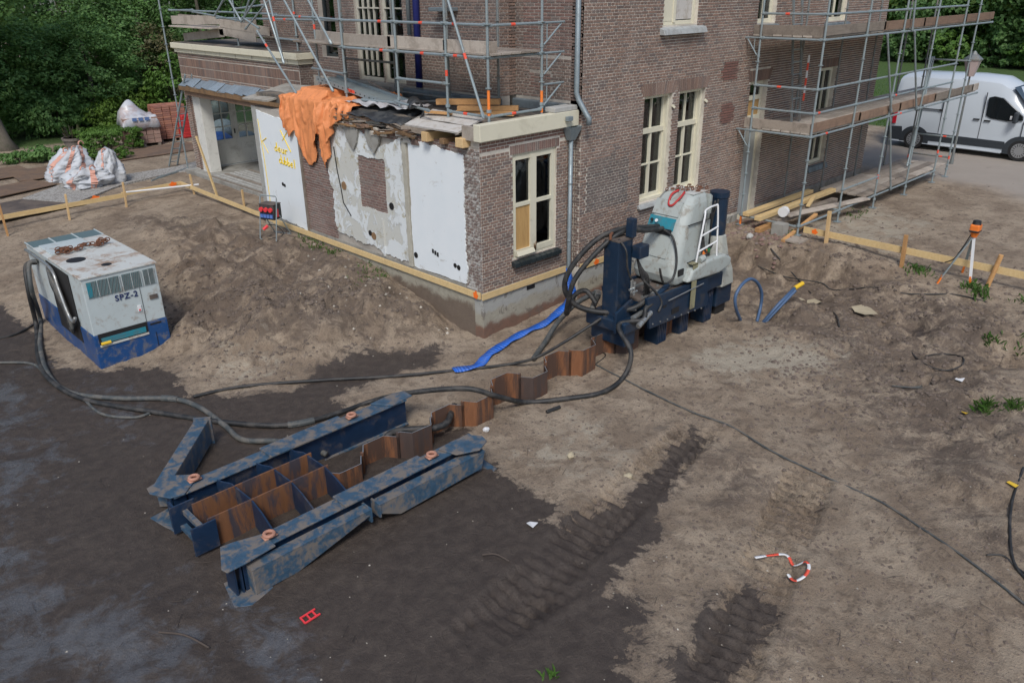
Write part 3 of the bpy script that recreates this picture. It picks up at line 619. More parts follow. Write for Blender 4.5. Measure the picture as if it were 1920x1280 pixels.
MB().prism([(HV-.14,z0-.17),(HV+.08,z0-.17),(HV+.08,z0-.004),(HV-.10,z0-.06)], a0-.10, a1+.22, 0).obj('sill', 'stone_sill', house, bevel=.012)
a0,a1,z0,z1 = wins[3]
window(house, F1, a0, a1, z0, z1, .12, [(a0+.08,a1-.08,2.78,z1-.07),(a0+.1,a1-.1,2.05,2.2)], [(a0+.06,a1-.06,2.68,2.78,.02),(a0+.06,a1-.06,2.16,2.32,.03)], boards=[(a0+.05,a1-.10,2.32,2.74,'ply_yellow'),(a0+.06,a1-.06,-.1,2.16,'curtain')], fw=.09, name='door_frame')
for i, (a0,a1,z0,z1) in enumerate(wins[4:]):
    Pn, Bn = grid_panes(a0+.08, a1-.08, z0+.10, z1-.08, 2, (0,.55,1)); window(house, F1, a0, a1, z0, z1, .10, Pn, Bn, fw=.09)
    MB().prism([(HV-.12,z0-.18),(HV+.08,z0-.18),(HV+.08,z0-.004),(HV-.08,z0-.05)], a0-.1, a1+.1, 0).obj('sill', 'lead', house, bevel=.01)
MB().box((HU+.004, HV-.035, -.95), (8.40, HV+.01, .0)).obj('plinth', 'plinth', house)
MB().box((9.28, HV-.03, -.6), (HEND-.002, HV+.01, .05)).obj('plinth', 'concrete', house)
mb = MB(); slab(mb, Wall((HEND,0,0),(0,1,0),(1,0,0)), HV+.29, 9.0, -.5, HTOP, .28, []); mb.obj('wall', 'mortar_dark', house)
mb = MB(); mb.box((HU+.02, HV+.02, HTOP+.002), (HEND+.3, 9.4, HTOP+.25)); mb.obj('roof', 'slate', house)
# wall behind the flat roof, facing left
VA = 1.57; UB = 2.0; VE = 10.6
F2 = Wall((HU, 0, 0), (0,1,0), (-1,0,0)); F3 = Wall((UB, 0, 0), (0,1,0), (-1,0,0)); F4 = Wall((0, VA, 0), (1,0,0), (0,-1,0))
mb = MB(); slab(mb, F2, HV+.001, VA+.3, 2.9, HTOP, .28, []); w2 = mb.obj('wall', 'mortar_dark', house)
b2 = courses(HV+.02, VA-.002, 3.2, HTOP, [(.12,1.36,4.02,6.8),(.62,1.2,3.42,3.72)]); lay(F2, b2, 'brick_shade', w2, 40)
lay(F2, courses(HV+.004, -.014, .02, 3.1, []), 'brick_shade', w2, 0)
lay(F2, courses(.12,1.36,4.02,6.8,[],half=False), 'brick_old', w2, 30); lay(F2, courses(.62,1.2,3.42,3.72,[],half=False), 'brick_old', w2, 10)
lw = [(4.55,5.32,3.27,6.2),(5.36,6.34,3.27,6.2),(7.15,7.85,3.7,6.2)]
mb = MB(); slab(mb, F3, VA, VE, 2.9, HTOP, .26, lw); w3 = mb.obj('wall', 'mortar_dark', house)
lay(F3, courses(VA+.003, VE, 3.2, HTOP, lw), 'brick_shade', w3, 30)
lay(F4, courses(UB+.004, HU-.002, 3.2, HTOP, []), 'brick_brown', w3, 20)
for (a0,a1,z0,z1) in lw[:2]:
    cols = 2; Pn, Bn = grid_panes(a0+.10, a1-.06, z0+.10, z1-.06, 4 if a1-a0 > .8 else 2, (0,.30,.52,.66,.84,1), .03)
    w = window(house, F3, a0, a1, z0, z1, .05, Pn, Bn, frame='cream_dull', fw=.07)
w = window(house, F3, *lw[2], .12, [(lw[2][0]+.07,lw[2][1]-.07,3.8,6.1)], [], frame='tile_dark', fw=.06)
mb = MB(); mb.box((HU-.14, HV+.2, 3.02), (HU-.011, VA-.01, 3.20)); mb.obj('flashing', 'lead', house, bevel=.02)
mb = MB(); mb.box((UB-.16, VA-.08, 3.02), (UB-.011, 4.5, 3.22)); mb.obj('flashing', 'lead', house, bevel=.02)
mb = MB(); mb.box((UB-.34, 4.5, 3.02), (UB-.011, 6.5, 3.24)); mb.obj('door_step', 'concrete', house, bevel=.02)
mb = MB(); mb.tube([(UB-.06,4.02,3.25),(UB-.06,3.98,5.4),(UB-.06,3.95,7)], .075, 10); mb.obj('film_sleeve', 'blue_film', house, smooth=True)
mb = MB(); mb.tube([(UB-.17,4.12,4.3),(UB-.17,4.1,7)], .045, 10); mb.obj('waste_pipe', 'zinc', house, smooth=True)
mb = MB(); mb.box((UB-.3,2.72,4.78),(UB-.012,3.3,4.85)); mb.obj('sill', 'lead', house, bevel=.01)
# downpipes at the corner
pp = XP(1075,270,HU-.5)
mb = MB(); mb.tube([(HU-.09,HV+.06,7.2),(HU-.09,HV+.06,3.42),(HU-.075,HV+.02,3.30),(HU-.03,HV-.16,3.02),(HU-.02,HV-.20,2.98),(HU-.02,HV-.20,2.86)], .05, 12); mb.obj('downpipe', 'zinc', house, smooth=True)
PX, PY = 2.24, -.085
mb = MB(); mb.tube([(PX,PY,2.60),(PX,PY,.05),(PX,PY,-.12)], .042, 12)
for z in (1.75,.62): mb.tube([(PX,PY,z),(PX,PY,z+.03)], .047, 12)
dp = mb.obj('downpipe', 'zinc', house, smooth=True)
mb = MB(); q = [(PX-.17,PY-.13),(PX+.17,PY-.13),(PX+.17,PY+.07),(PX-.17,PY+.07)]; w_ = [(PX-.07,PY-.05),(PX+.07,PY-.05),(PX+.07,PY+.05),(PX-.07,PY+.05)]
mb.add([(x,y,2.83) for x,y in q]+[(x,y,2.58) for x,y in w_]+[(x*.94+PX*.06,y*.94+PY*.06,2.83) for x,y in q]+[(x*.8+PX*.2,y*.8+PY*.2,2.62) for x,y in w_],
       [(0,1,5,4),(1,2,6,5),(2,3,7,6),(3,0,4,7),(4,5,6,7),(8,12,13,9),(9,13,14,10),(10,14,15,11),(11,15,12,8),(0,8,9,1),(1,9,10,2),(2,10,11,3),(3,11,8,0)])
mb.obj('hopper', 'zinc', dp)
mb = MB(); mb.box((2.02,-.20,2.95),(2.16,-.13,3.03)); mb.obj('spout', 'zinc', house, bevel=.005)
# ------------------------------------------------------------------ the low extension
ext = thing('brick_extension', 'low flat-roofed brick extension with a stripped white plaster side wall', 'extension', (0, 0, 0))
E1 = Wall((0,0,0), (1,0,0), (0,-1,0)); E2 = Wall((0,0,0), (0,1,0), (-1,0,0)); EV = 7.95; EU = HU-.006; ET = 2.83
ew = [(.78,1.935,.56,2.49)]
mb = MB(); slab(mb, E1, .002, EU, .0, ET, .22, ew); wf = mb.obj('wall', 'mortar', ext)
lay(E1, courses(.004, EU, .10, ET, ew+[(.70,2.02,2.49,2.66),(.0,2.5,2.60,2.83)]), 'brick_brown', wf, 150)
lay(E1, courses(.004, EU, 2.60, ET, ew+[(.70,2.02,2.49,2.66)]), 'brick_red', wf, 30)
soldier(E1, .72, 2.0, 2.50, .15, 'brick_old', wf, 0, 24)
a0,a1,z0,z1 = ew[0]; am = 1.32
w = window(ext, E1, a0, a1, z0, z1, .03, [(a0+.10,am-.065,1.595,z1-.11),(am+.095,a1-.11,1.595,z1-.11),(am+.095,a1-.11,z0+.15,1.53)],
   [(am-.065,am+.095,z0+.05,z1-.05,.01),(a0+.09,am-.06,1.53,1.595,.006),(am+.09,a1-.10,1.53,1.595,.006),(a0+.05,a0+.10,z0+.05,z1-.05,.004),(a1-.11,a1-.05,z0+.05,z1-.05,.004),(a0+.10,am-.06,z1-.11,z1-.05,.004),(am+.09,a1-.11,z1-.11,z1-.05,.004),(a0+.05,a1-.05,z0+.05,z0+.15,.012)],
   boards=[(a0+.10,am-.065,z0+.15,1.53,'ply_yellow')], fw=.055)
MB().prism([(-.075,z0+.06),(-.02,z0+.06),(-.02,z0+.14),(-.045,z0+.14)], a0+.06, am-.02, 0).obj('weather_bar', 'cream', w)
mb = MB(); 
for i in range(9): mb.bar((am+random.uniform(-.06,.02),-.05,z0+.06),(am+random.uniform(-.05,.03),-.05,z0+random.uniform(.12,.26)),.012,.014)
mb.obj('rotten_wood', 'timber_rot', w)
n = 9
for i in range(n):
    p = a0-.06+i*(a1-a0+.12)/n; o = MB().prism([(-.13,z0-.125),(.02,z0-.10),(.02,z0-.012),(-.12,z0-.045)], p+.005, p+(a1-a0+.12)/n-.006, 0).obj('tile', 'tile_dark', ext, bevel=.006)
MB().box((a0-.06,-.008,z0-.12),(a1+.06,.03,z0-.02)).obj('sill_bed', 'mortar', ext)
MB().box((-.075,-.11,ET),(EU-.02,.06,3.11)).obj('cornice', 'cream', ext, bevel=.008)
MB().box((-.075,.062,ET+.004),(.02,.35,3.06)).obj('cornice_return', 'plank_pale', ext)
MB().box((1.78,-.09,3.113),(EU-.04,.16,3.20)).obj('coping_slab', 'concrete_light', ext, bevel=.012)
# stripped side wall: brick core, plaster fields proud of it
mb = MB(); slab(mb, E2, .222, EV, .0, 2.72, .22, []); slab(mb, E2, .004, .221, .0, 2.72, .0015, []); ws = mb.obj('wall', 'mortar_dark', ext)
def ragged(poly, amp=.03, step=.09):
    out = []
    for i in range(len(poly)):
        a = np.array(poly[i][:2], float); b = np.array(poly[(i+1)%len(poly)][:2], float); k = amp if len(poly[i]) < 3 else poly[i][2]
        n = max(1, int(np.linalg.norm(b-a)/.025)); t = np.array([-(b-a)[1], (b-a)[0]])/max(1e-6, np.linalg.norm(b-a)); s0 = random.uniform(0,99)
        for j in range(n):
            q = np.linalg.norm(b-a)*j/n; w = k*(1.3*mnoise.noise(Vector((q*1.6,s0,0)))+.75*mnoise.noise(Vector((q*6,s0,3)))+.45*mnoise.noise(Vector((q*19,s0,5)))); out.append(tuple(a+(b-a)*j/n+(t*w if j else 0)))
    return out
def field(poly, k0, k1, mat, name='plaster_field', amp=.03, hole=None):
    pl = ragged(poly, amp); m = MB(); n = len(pl); vs = [(-k0,a,z) for a,z in pl]+[(-k1,a,z) for a,z in pl]
    if hole is None: m.add(vs, [tuple(range(n, 2*n)), *[(i,(i+1)%n,n+(i+1)%n,n+i) for i in range(n)]])
    return m.obj(name, mat, ext)
field([(5.95,.10),(5.86,2.5,.02),(7.70,2.66,.02),(7.74,.22,.05)], .0, .028, 'plaster', amp=.05)
field([(7.74,.1),(7.72,2.72),(7.95,2.74,.0),(7.95,0.,.0)], .0, .012, 'plinth', 'raw_edge', .03)
field([(.42,.20),(.40,2.55,.04),(1.95,2.66,.02),(1.99,.15,.02)], .0, .028, 'plaster', amp=.05)
# middle field is laid as a ring round the bare brick rectangle
mA, mB_, hz0, hz1, h0, h1 = 2.16, 4.95, 1.08, 2.14, 2.74, 3.66
pl = ragged([(mA,.22),(mA,2.64,.05),(3.0,2.4,.06),(3.5,2.66,.06),(4.9,2.62),(4.80,1.5,.10),(4.72,.35,.08)], .05)
pl2 = ragged([(h0,hz0),(h0,hz1),(h1,hz1),(h1,hz0)], .03)
import bmesh
bm = bmesh.new(); e1 = []
for P_ in (pl, pl2):
    vs = [bm.verts.new((-.026, a, z)) for a, z in P_]; e1 += [bm.edges.new((vs[i], vs[(i+1)%len(vs)])) for i in range(len(vs))]
bmesh.ops.triangle_fill(bm, edges=e1, use_beauty=True)
r_ = bmesh.ops.extrude_face_region(bm, geom=bm.faces[:]); bmesh.ops.translate(bm, vec=(.024,0,0), verts=[g for g in r_['geom'] if isinstance(g, bmesh.types.BMVert)])
bmesh.ops.recalc_face_normals(bm, faces=bm.faces[:])
me = bpy.data.meshes.new('plaster_field'); bm.to_mesh(me); bm.free(); me.materials.append(MATS['plaster_worn']); o = bpy.data.objects.new('plaster_field', me); COL.objects.link(o); o.parent = ext
# bare brick: rectangle, left strip and right corner strip, and the top band
lay(E2, courses(h0-.05, h1+.05, hz0-.05, hz1+.05, []), 'brick_old', ws, 50)
lay(E2, courses(4.70, 5.92, .12, 2.5, []), 'brick_old', ws, 50)
lay(E2, courses(.0, .46, .10, 2.72, []), 'brick_limed', ws, 30)
lay(E2, courses(.46, 4.7, 2.56, 2.76, []), 'brick_old', ws, 0)
for a_, w_, z0_, z1_, m_ in ((2.07,.12,.15,2.62,'cream_dull'),(5.90,.07,.1,2.45,'timber_grey'),(2.95,.06,.16,.95,'plaster_worn')):
    MB().box((-.045,a_-w_/2,z0_),(.0,a_+w_/2,z1_)).obj('batten', m_, ext, bevel=.004)
mb = MB(); mb.box((-.018,.44,.0),(.0,EV-.24,.16)); mb.obj('render_foot', 'concrete', ext)
# sockets, chases and holes in the plaster
for (a_, z_, s_) in ((1.36,.62,.05),(1.29,.60,.05),(1.22,.58,.05)): MB().box((-.036,a_-s_/2,z_-.04),(-.020,a_+s_/2,z_+.04)).obj('socket_box', 'black', ext)
for (a_, z_, r_) in ((2.60,1.27,.075),(1.90,.42,.06),(.72,.48,.045),(.62,.46,.05),(6.85,1.05,.045),(6.77,1.03,.04),(4.25,1.42,.09),(3.30,.52,.08),(3.42,.56,.06)): MB().disc((-.029,a_,z_),r_,(1,0,0),.016,9).obj('chiselled_hole', 'black' if r_ < .078 else 'timber_rot', ext)
mb = MB(); mb.tube([(-.030,4.50,2.2),(-.031,4.45,1.7),(-.030,4.38,1.40),(-.030,4.33,1.05),(-.030,4.08,.80)], .014, 6); mb.obj('wall_chase', 'black', ext)
# hand-sprayed words and strokes on the white panel
def script_stroke(pts, r=.015): 
    mb = MB(); mb.tube([(-.030, a, z) for a, z in pts], r, 5); return mb.obj('spray_stroke', 'yellow_spray', ext)
def letter(paths, a, z, w, h):
    for p in paths: script_stroke([(a-x*w, z+y*h) for x, y in p])
LET = {'d': [[(1,2),(1,0)],[(1,.8),(.5,1),(.05,.6),(.1,.15),(.55,0),(1,.3)]], 'e': [[(.1,.5),(.9,.55),(.8,.95),(.4,1),(.08,.55),(.3,.05),(.9,.1)]], 'u': [[(.05,1),(.1,.2),(.5,0),(.9,.3),(.95,1)],[(.95,1),(1,0)]],
  'r': [[(.1,1),(.15,0)],[(.15,.6),(.5,1),(.95,.9)]], 'b': [[(.05,1.9),(.1,0)],[(.1,.3),(.5,0),(.95,.4),(.6,.95),(.1,.7)]], 'l': [[(.5,2),(.5,0)]]}
for wd, a_, z_ in (('deur',7.02,1.80),('dubbel',6.88,1.54)):
    for i, ch in enumerate(wd): letter(LET[ch], a_-i*(.155 if wd == 'deur' else .125), z_-i*.008, .105, .10)
script_stroke([(6.66,2.30),(6.30,1.86)]); script_stroke([(6.38,2.28),(6.62,2.08)], .013)
script_stroke([(7.66,2.45),(7.60,1.6),(7.58,.7),(7.60,.3)], .010); script_stroke([(7.58,1.95),(7.36,2.05)], .013); script_stroke([(7.58,1.95),(7.36,1.70)], .010)
# foundation courses laid bare
mb = MB(); mb.box((-.03,-.035,-1.0),(EU-.04,.2,.0)); mb.obj('plinth', 'plinth', ext)
mb = MB(); mb.box((-.03,.202,-1.0),(.2,EV,.0)); mb.obj('plinth', 'plinth_dirty', ext)
MB().box((1.10,-.040,-.12),(1.32,-.02,-.04)).obj('vent_slot', 'black', ext)
# roof: deck, felt, rotten eaves timbers and loose boards
MB().box((.12,.04,2.86),(UB-.02,EV-.1,3.03)).obj('roof_deck', 'roof_felt', ext)
MB().box((UB-.018,.04,2.86),(HU-.02,VA,3.03)).obj('roof_deck', 'roof_felt', ext)
for i, (v_, L_, w_, h_) in enumerate(((.36,.35,.20,.16),(1.28,.42,.16,.17),(.85,.30,.12,.10))):
    MB().box((-.02-L_*.35,v_-w_/2,2.70),(.5,v_+w_/2,2.70+h_)).obj('rafter_end', 'timber_new' if i < 2 else 'timber_rot', ext, bevel=.01)
for i in range(46):
    v_ = random.uniform(1.7,4.3); L_ = random.uniform(.25,.7); z_ = 2.68+random.uniform(0,.24); t = random.uniform(-.5,.5)
    mb = MB(); mb.bar((-random.uniform(.0,.14),v_-L_/2,z_-t*.1),(random.uniform(-.10,.02),v_+L_/2,z_+t*.1),random.uniform(.03,.09),random.uniform(.012,.04))
    mb.obj('splintered_lath', random.choice(['timber_rot','timber_rot','timber_grey','plank_brown']), ext)
for i in range(22):
    v_ = random.uniform(1.6,4.6); m = MB(); x0 = -random.uniform(.01,.08); s_ = random.uniform(.05,.13); z_ = 2.62+random.uniform(0,.14)
    m.add([(x0,v_-s_,z_-s_*.4),(x0-.02,v_+s_,z_-s_*.5),(x0-.05,v_+s_*.6,z_+s_*.5),(x0-.02,v_-s_*.5,z_+s_*.6),(x0+.1,v_,z_)],[(0,1,2,3),(1,0,4),(2,1,4),(3,2,4),(0,3,4)]).obj('rubble_lump', random.choice(['brick_old','concrete_light','mortar']), ext)
for sx in (0.0, .12):
    v_ = 3.05+sx*6; m = MB(); poly = [(v_-.28,2.66),(v_+.25,2.68),(v_+.18,2.45),(v_-.02,2.25),(v_-.18,2.42)]; m.prism(ragged(poly,.03), -.07, -.02, 0); m.obj('broken_brick_lump', 'concrete', ext)
# ------------------------------------------------------------------ the porch wing behind, on the left
porch = thing('porch_wing', 'open brick porch wing with cream cornice and glazed double doors at its far end', 'porch', (1.62, 8.4, 0))
pu, pv0, pv1 = 1.62, 8.38, 15.45
G1 = Wall((pu,0,0),(0,1,0),(-1,0,0)); G2 = Wall((0,pv0,0),(1,0,0),(0,-1,0)); G3 = Wall((0,15.02,0),(1,0,0),(0,-1,0))
mb = MB(); slab(mb, G1, pv0+.001, pv1, 2.72, 3.48, .25, []); slab(mb, G1, 14.9, pv1, -.15, 2.72, .36, []); pw = mb.obj('wall', 'mortar', porch)
lay(G1, courses(pv0+.004, pv1, 2.72, 2.86, [])+courses(pv0+.004, pv1, 3.36, 3.50, []), 'brick_brown', pw, 40)
for k in range(2): soldier(G1, pv0+.02, pv1-.02, 2.87+k*.245, .225, 'brick_brown', pw, 0, 118)
lay(G1, courses(14.92, pv1, .0, 2.70, []), 'brick_brown', pw, 40)
mb = MB(); slab(mb, G2, pu+.001, 4.5, 2.6, 3.48, .2, []); pw2 = mb.obj('wall', 'mortar_dark', porch); lay(G2, courses(pu+.004, 2.4, 2.64, 3.5, []), 'brick_shade', pw2, 30)
MB().box((pu-.02,14.40,-.12),(pu+.34,14.90,2.68)).obj('pier', 'grey_door', porch, bevel=.01)
def corn(z0, z1, k): 
    m = MB(); m.box((pu-k,pv0-k,z0),(4.2,pv1+k,z1)); return m
corn(3.50,3.62,.06).obj('cornice_board', 'cream', porch, bevel=.008)
corn(3.622,3.77,.13).obj('cornice', 'cream', porch, bevel=.008)
for i in range(8): 
    v_ = pv0+.4+i*.92; MB().box((pu-.072,v_,3.502),(pu-.058,v_+.012,3.62)).obj('board_joint', 'cream_dull', porch)
MB().box((pu-.05,pv0-.05,3.772),(4.1,pv1+.05,3.785)).obj('roof_felt', 'roof_felt', porch)
for i in range(13):
    v_ = pv0+.05+i*.51; t = random.uniform(-.02,.02); m = MB()
    m.add([(pu-.005,v_,2.78+t),(pu-.005,v_+.50,2.78+t),(pu-.30,v_+.52,2.60+t*2),(pu-.31,v_+.02,2.585)]+[(pu-.005,v_,2.768+t),(pu-.005,v_+.50,2.768+t),(pu-.30,v_+.52,2.588+t*2),(pu-.31,v_+.02,2.573)],[(0,1,2,3),(7,6,5,4),(0,4,5,1),(1,5,6,2),(2,6,7,3),(3,7,4,0)])
    m.obj('slate_tile', 'slate', porch)
MB().box((pu-.30,pv0+.0,2.44),(pu-.20,15.1,2.585)).obj('eaves_board', 'timber_rot', porch, bevel=.01)
MB().box((pu-.20,pv0,2.50),(pu+.22,15.0,2.535)).obj('soffit_board', 'timber_rot', porch)
MB().box((pu-.22,pv0+.1,2.30),(pu-.12,14.9,2.43)).obj('eaves_beam', 'plank_brown', porch, bevel=.01)
MB().box((pu+.26,pv0,2.70),(4.3,15.0,2.74)).obj('ceiling', 'plaster', porch)
MB().box((4.0,pv0,-.1),(4.1,15.0,2.7)).obj('inner_wall', 'plaster', porch)
d0,d1 = 2.12,3.72
mb = MB(); slab(mb, G3, pu, 4.1, -.12, 2.72, .12, [(d0,d1,-.02,2.44)]); mb.obj('end_wall', 'grey_door', porch)
dm = (d0+d1)/2
for (x0,x1) in ((d0,dm),(dm,d1)):
    Pn,Bn = grid_panes(x0+.12, x1-.10, .80, 2.02, 2, (0,.33,.67,1), .028)
    w = window(porch, G3, x0, x1, .0, 2.16, .05, Pn, Bn+[(x0+.05,x1-.05,.05,.80,.0),(x0+.14,x1-.14,.22,.66,.012),(x0+.05,x0+.12,.8,2.1,.0),(x1-.10,x1-.05,.8,2.1,.0),(x0+.12,x1-.10,2.02,2.1,.0)], frame='grey_door', fw=.06, room=False, name='door')
    MB().box((x1-.09,14.93,.98),(x1-.06,14.965,1.12)).obj('handle', 'black', w)
window(porch, G3, d0, d1, 2.17, 2.43, .05, [(d0+.08,dm-.03,2.23,2.38),(dm+.03,d1-.08,2.23,2.38)], [(dm-.03,dm+.03,2.2,2.4)], frame='grey_door', fw=.05, room=False, name='transom_window')
MB().box((1.3,8.0,-.32),(4.2,15.6,-.03)).obj('floor_slab', 'concrete', porch, bevel=.02)
for i in range(9): 
    x_ = 1.32+i*.16; MB().box((x_,8.3,-.028),(x_+.075,13.9,-.012)).obj('floor_batten', random.choice(['concrete_light','timber_grey']), porch)
# ------------------------------------------------------------------ scaffolds
TR = .0242; ROS = {}
def standard(par, x, y, z0, z1, mat='galv', rings=True, plate=True, zr=None, red=()):
    mb = MB(); mb.tube([(x,y,z0),(x,y,z1)], TR, 9); 
    o = mb.obj('standard', mat, par, smooth=False)
    if rings:
        z = (zr if zr is not None else z0+.35)
        while z < z1-.05:
            if z > z0+.1:
                if mat not in ROS: ROS[mat] = MB().tube([(0,0,-.006),(0,0,.006)], .056, 10).obj('rosette', mat, o, local=True); q_ = ROS[mat]
                else: q_ = ROS[mat].copy(); COL.objects.link(q_); q_.parent = o
                q_.location = Vector((x,y,z))-OFF[o.name]
            z += .5
    for zr_ in red: MB().tube([(x,y,zr_),(x,y,zr_+.10)], TR+.002, 9).obj('colour_band', 'mark_red', o)
    if plate:
        pb = MB(); pb.box((x-.08,y-.08,z0-.012),(x+.08,y+.08,z0)); pb.tube([(x,y,z0),(x,y,z0+.25)], .019, 8); pb.tube([(x,y,z0+.2),(x,y,z0+.25)], .045, 6); pb.obj('base_plate', mat, o)
    return o
def tubep(par, p, q, name='ledger', mat='galv', r=TR, red=None):
    o = MB().tube([p, q], r, 9).obj(name, mat, par)
    if red is not None:
        p = np.array(p, float); q = np.array(q, float); a = p+(q-p)*red; d = (q-p)/np.linalg.norm(q-p); MB().tube([a-d*.05, a+d*.05], r+.002, 9).obj('colour_band', 'mark_red', o)
    for e, s in ((p, 1), (q, -1)):
        e = np.array(e, float); d = (np.array(q, float)-np.array(p, float)); d = d/np.linalg.norm(d)*s
        MB().tube([e+d*.02, e+d*.10], r+.008, 6).obj('wedge_head', mat, o)
    return o
def board(par, p, q, w, t, name='plank', mat='plank_pale', up=(0,0,1)): return MB().bar(p, q, w, t, up).obj(name, mat, par, bevel=.004, seg=1)
def bracket(par, x, y, z, dx, dy, L=.36):
    mb = MB(); mb.tube([(x,y,z),(x+dx*L,y+dy*L,z)], .02, 8); mb.tube([(x+dx*.05,y+dy*.05,z-.36),(x+dx*L*.85,y+dy*L*.85,z-.03)], .016, 8); mb.tube([(x+dx*.13,y+dy*.13,z-.02),(x+dx*.13,y+dy*.13,z-.28)], .012, 6); mb.tube([(x,y,z-.4),(x,y,z-.34)],.034,8)
    return mb.obj('wall_bracket', 'galv', par)
rs = thing('scaffold', 'galvanised tube scaffold along the brick facade beside the white van', 'scaffold', (8.0,-2.0,-.24))
ys0, ys1 = -2.0, -.52; xs = [8.0, 10.07, 12.14, 14.21, 16.28]; zl, zu = 2.12, 4.12; TOPZ = 6.4
for i, x in enumerate(xs):
    standard(rs, x, ys0, ZG(x,ys0)+.02, TOPZ, zr=.12, red=(.55,) if i == 2 else ((.62,) if i == 4 else ()))
    standard(rs, x, ys1, ZG(x,ys1)+.02, TOPZ, 'galv_old' if i else 'galv', zr=.12, red=(-.05,.0) if i == 0 else ())
standard(rs, 17.35, ys0, ZG(17.35,ys0)+.02, 5.6, zr=.12, red=(.3,)); standard(rs, 17.35, ys1-.3, ZG(17.35,ys1)+.02, 5.6, 'galv_old', zr=.12, red=(.2,))
MB().tube([(8.0,ys1,-.2),(8.0,ys1,.12)], TR+.003, 9).obj('painted_foot', 'mark_orange', rs)
for i in range(len(xs)-1):
    for z, k in ((.1,None),(zl,.35),(zl+.5,.1),(zl+1.0,None),(zu,None),(zu+.5,None),(zu+1.0,None)):
        if z == .1 or z > 0: tubep(rs, (xs[i],ys0,z), (xs[i+1],ys0,z), red=k if i in (0,2) else None)
    for z in (zl,zu): tubep(rs, (xs[i],ys1,z), (xs[i+1],ys1,z), mat='galv_old')
    if i in (1,): tubep(rs, (xs[i],ys0,.6), (xs[i+1],ys0,.6))
for z in (zl,zu): tubep(rs, (xs[-1],ys0,z), (18.7,ys0,z))
tubep(rs, (17.35,ys0,zl+1.0), (17.35,ys1-.3,zl+1.0)); tubep(rs, (17.35,ys0,.35), (17.35,ys1-.3,.35), mat='galv_old', red=.2); tubep(rs, (17.35,ys0,.95), (17.35,ys1-.3,.95), red=.2)
for x in xs:
    for z in (.1,zl,zu): tubep(rs, (x,ys0,z), (x,ys1,z), 'transom', red=.5 if z == .1 and x == 12.14 else None)
for z in (zl+.5,zl+1.0,zu+.5,zu+1.0): tubep(rs, (8.0,ys0,z), (8.0,ys1,z), 'guard_rail', red=.6 if z in (zl+1.0, zu+.5) else None)
for z in (zl,zu): bracket(rs, 8.0, ys1, z, 0, 1)
for p, q in (((xs[2],ys0-.05,zl-.02),(xs[2]+.9,ys0-.05,.1)),((xs[2],ys0-.05,zl+.1),(xs[1]+1.0,ys0-.05,zu)),((xs[3]-.4,ys0-.05,zl),(xs[2]+.55,ys0-.05,zu)),((xs[2]+.4,ys0-.05,zu),(xs[2],ys0-.05,6.3))): tubep(rs, p, q, 'brace')
for s in (0,.5): tubep(rs, (16.9+s*.3,ys1-.6,zl+1.1), (15.7+s*.3,ys1-.9,.25), 'brace')
for z in (zl+.05, zu+.05):
    yb = ys0+.16
    while yb < ys1+.1:
        x = 8.02
        while x < 18.4:
            L = min(random.choice((2.4,3.0,3.9)), 18.7-x); board(rs, (x,yb,z+random.uniform(0,.006)), (x+L-.02,yb+random.uniform(-.01,.01),z+random.uniform(0,.006)), .21, .036, mat=random.choice(['plank_pale','timber_grey','plank_pale'])); x += L
        yb += .235
    x = 8.03
    while x < 18.5:
        L = min(random.choice((2.5,3.1)), 18.8-x); board(rs, (x,ys0+.045,z+.12+random.uniform(-.01,.01)), (x+L,ys0+.045,z+.12+random.uniform(-.015,.015)), .03, .20, 'toe_board', random.choice(['plank_pale','plank_brown','timber_grey'])); x += L-.1
    board(rs, (8.045,ys0,z+.12), (8.045,ys1+.2,z+.12), .03, .20, 'toe_board', 'timber_grey')
    board(rs, (17.2,ys0+.2,z+.0), (17.9,ys1,z), .5, .03, mat='plank_pale')
# low walkway at the foot
yb = ys0+.14
while yb < -.75:
    x = 11.6
    while x < 17.0:
        L = min(random.choice((2.6,3.4)), 17.2-x); board(rs, (x,yb,.16+random.uniform(-.006,.01)), (x+L-.03,yb+random.uniform(-.02,.02),.16+random.uniform(-.006,.012)), .23, .045, 'walkway_plank', random.choice(['plank_pale','timber_grey'])); x += L
    yb += .25
# ladder inside the scaffold
lad = thing('scaffold_ladder', 'aluminium ladder inside the facade scaffold with red and white tape on its side', 'ladder', (9.3,-.75,zl+.09))
for s in (-.2,.2): MB().bar((9.3+s,-.95,zl+.09),(9.3+s,-.62,zu+.8),.03,.07).obj('stile', 'galv_old', lad)
for i in range(8): MB().tube([(9.1,-.93+.033*i,zl+.35+.27*i),(9.5,-.93+.033*i,zl+.35+.27*i)], .014, 7).obj('rung', 'galv', lad)
mb = MB(); 
for i in range(6): mb.m = i%2; mb.box((9.52,-.97,zl+.55+i*.17),(9.56,-.94,zl+.72+i*.17))
tp = mb.obj('warning_tape', ['mark_red','white_plastic'], lad)
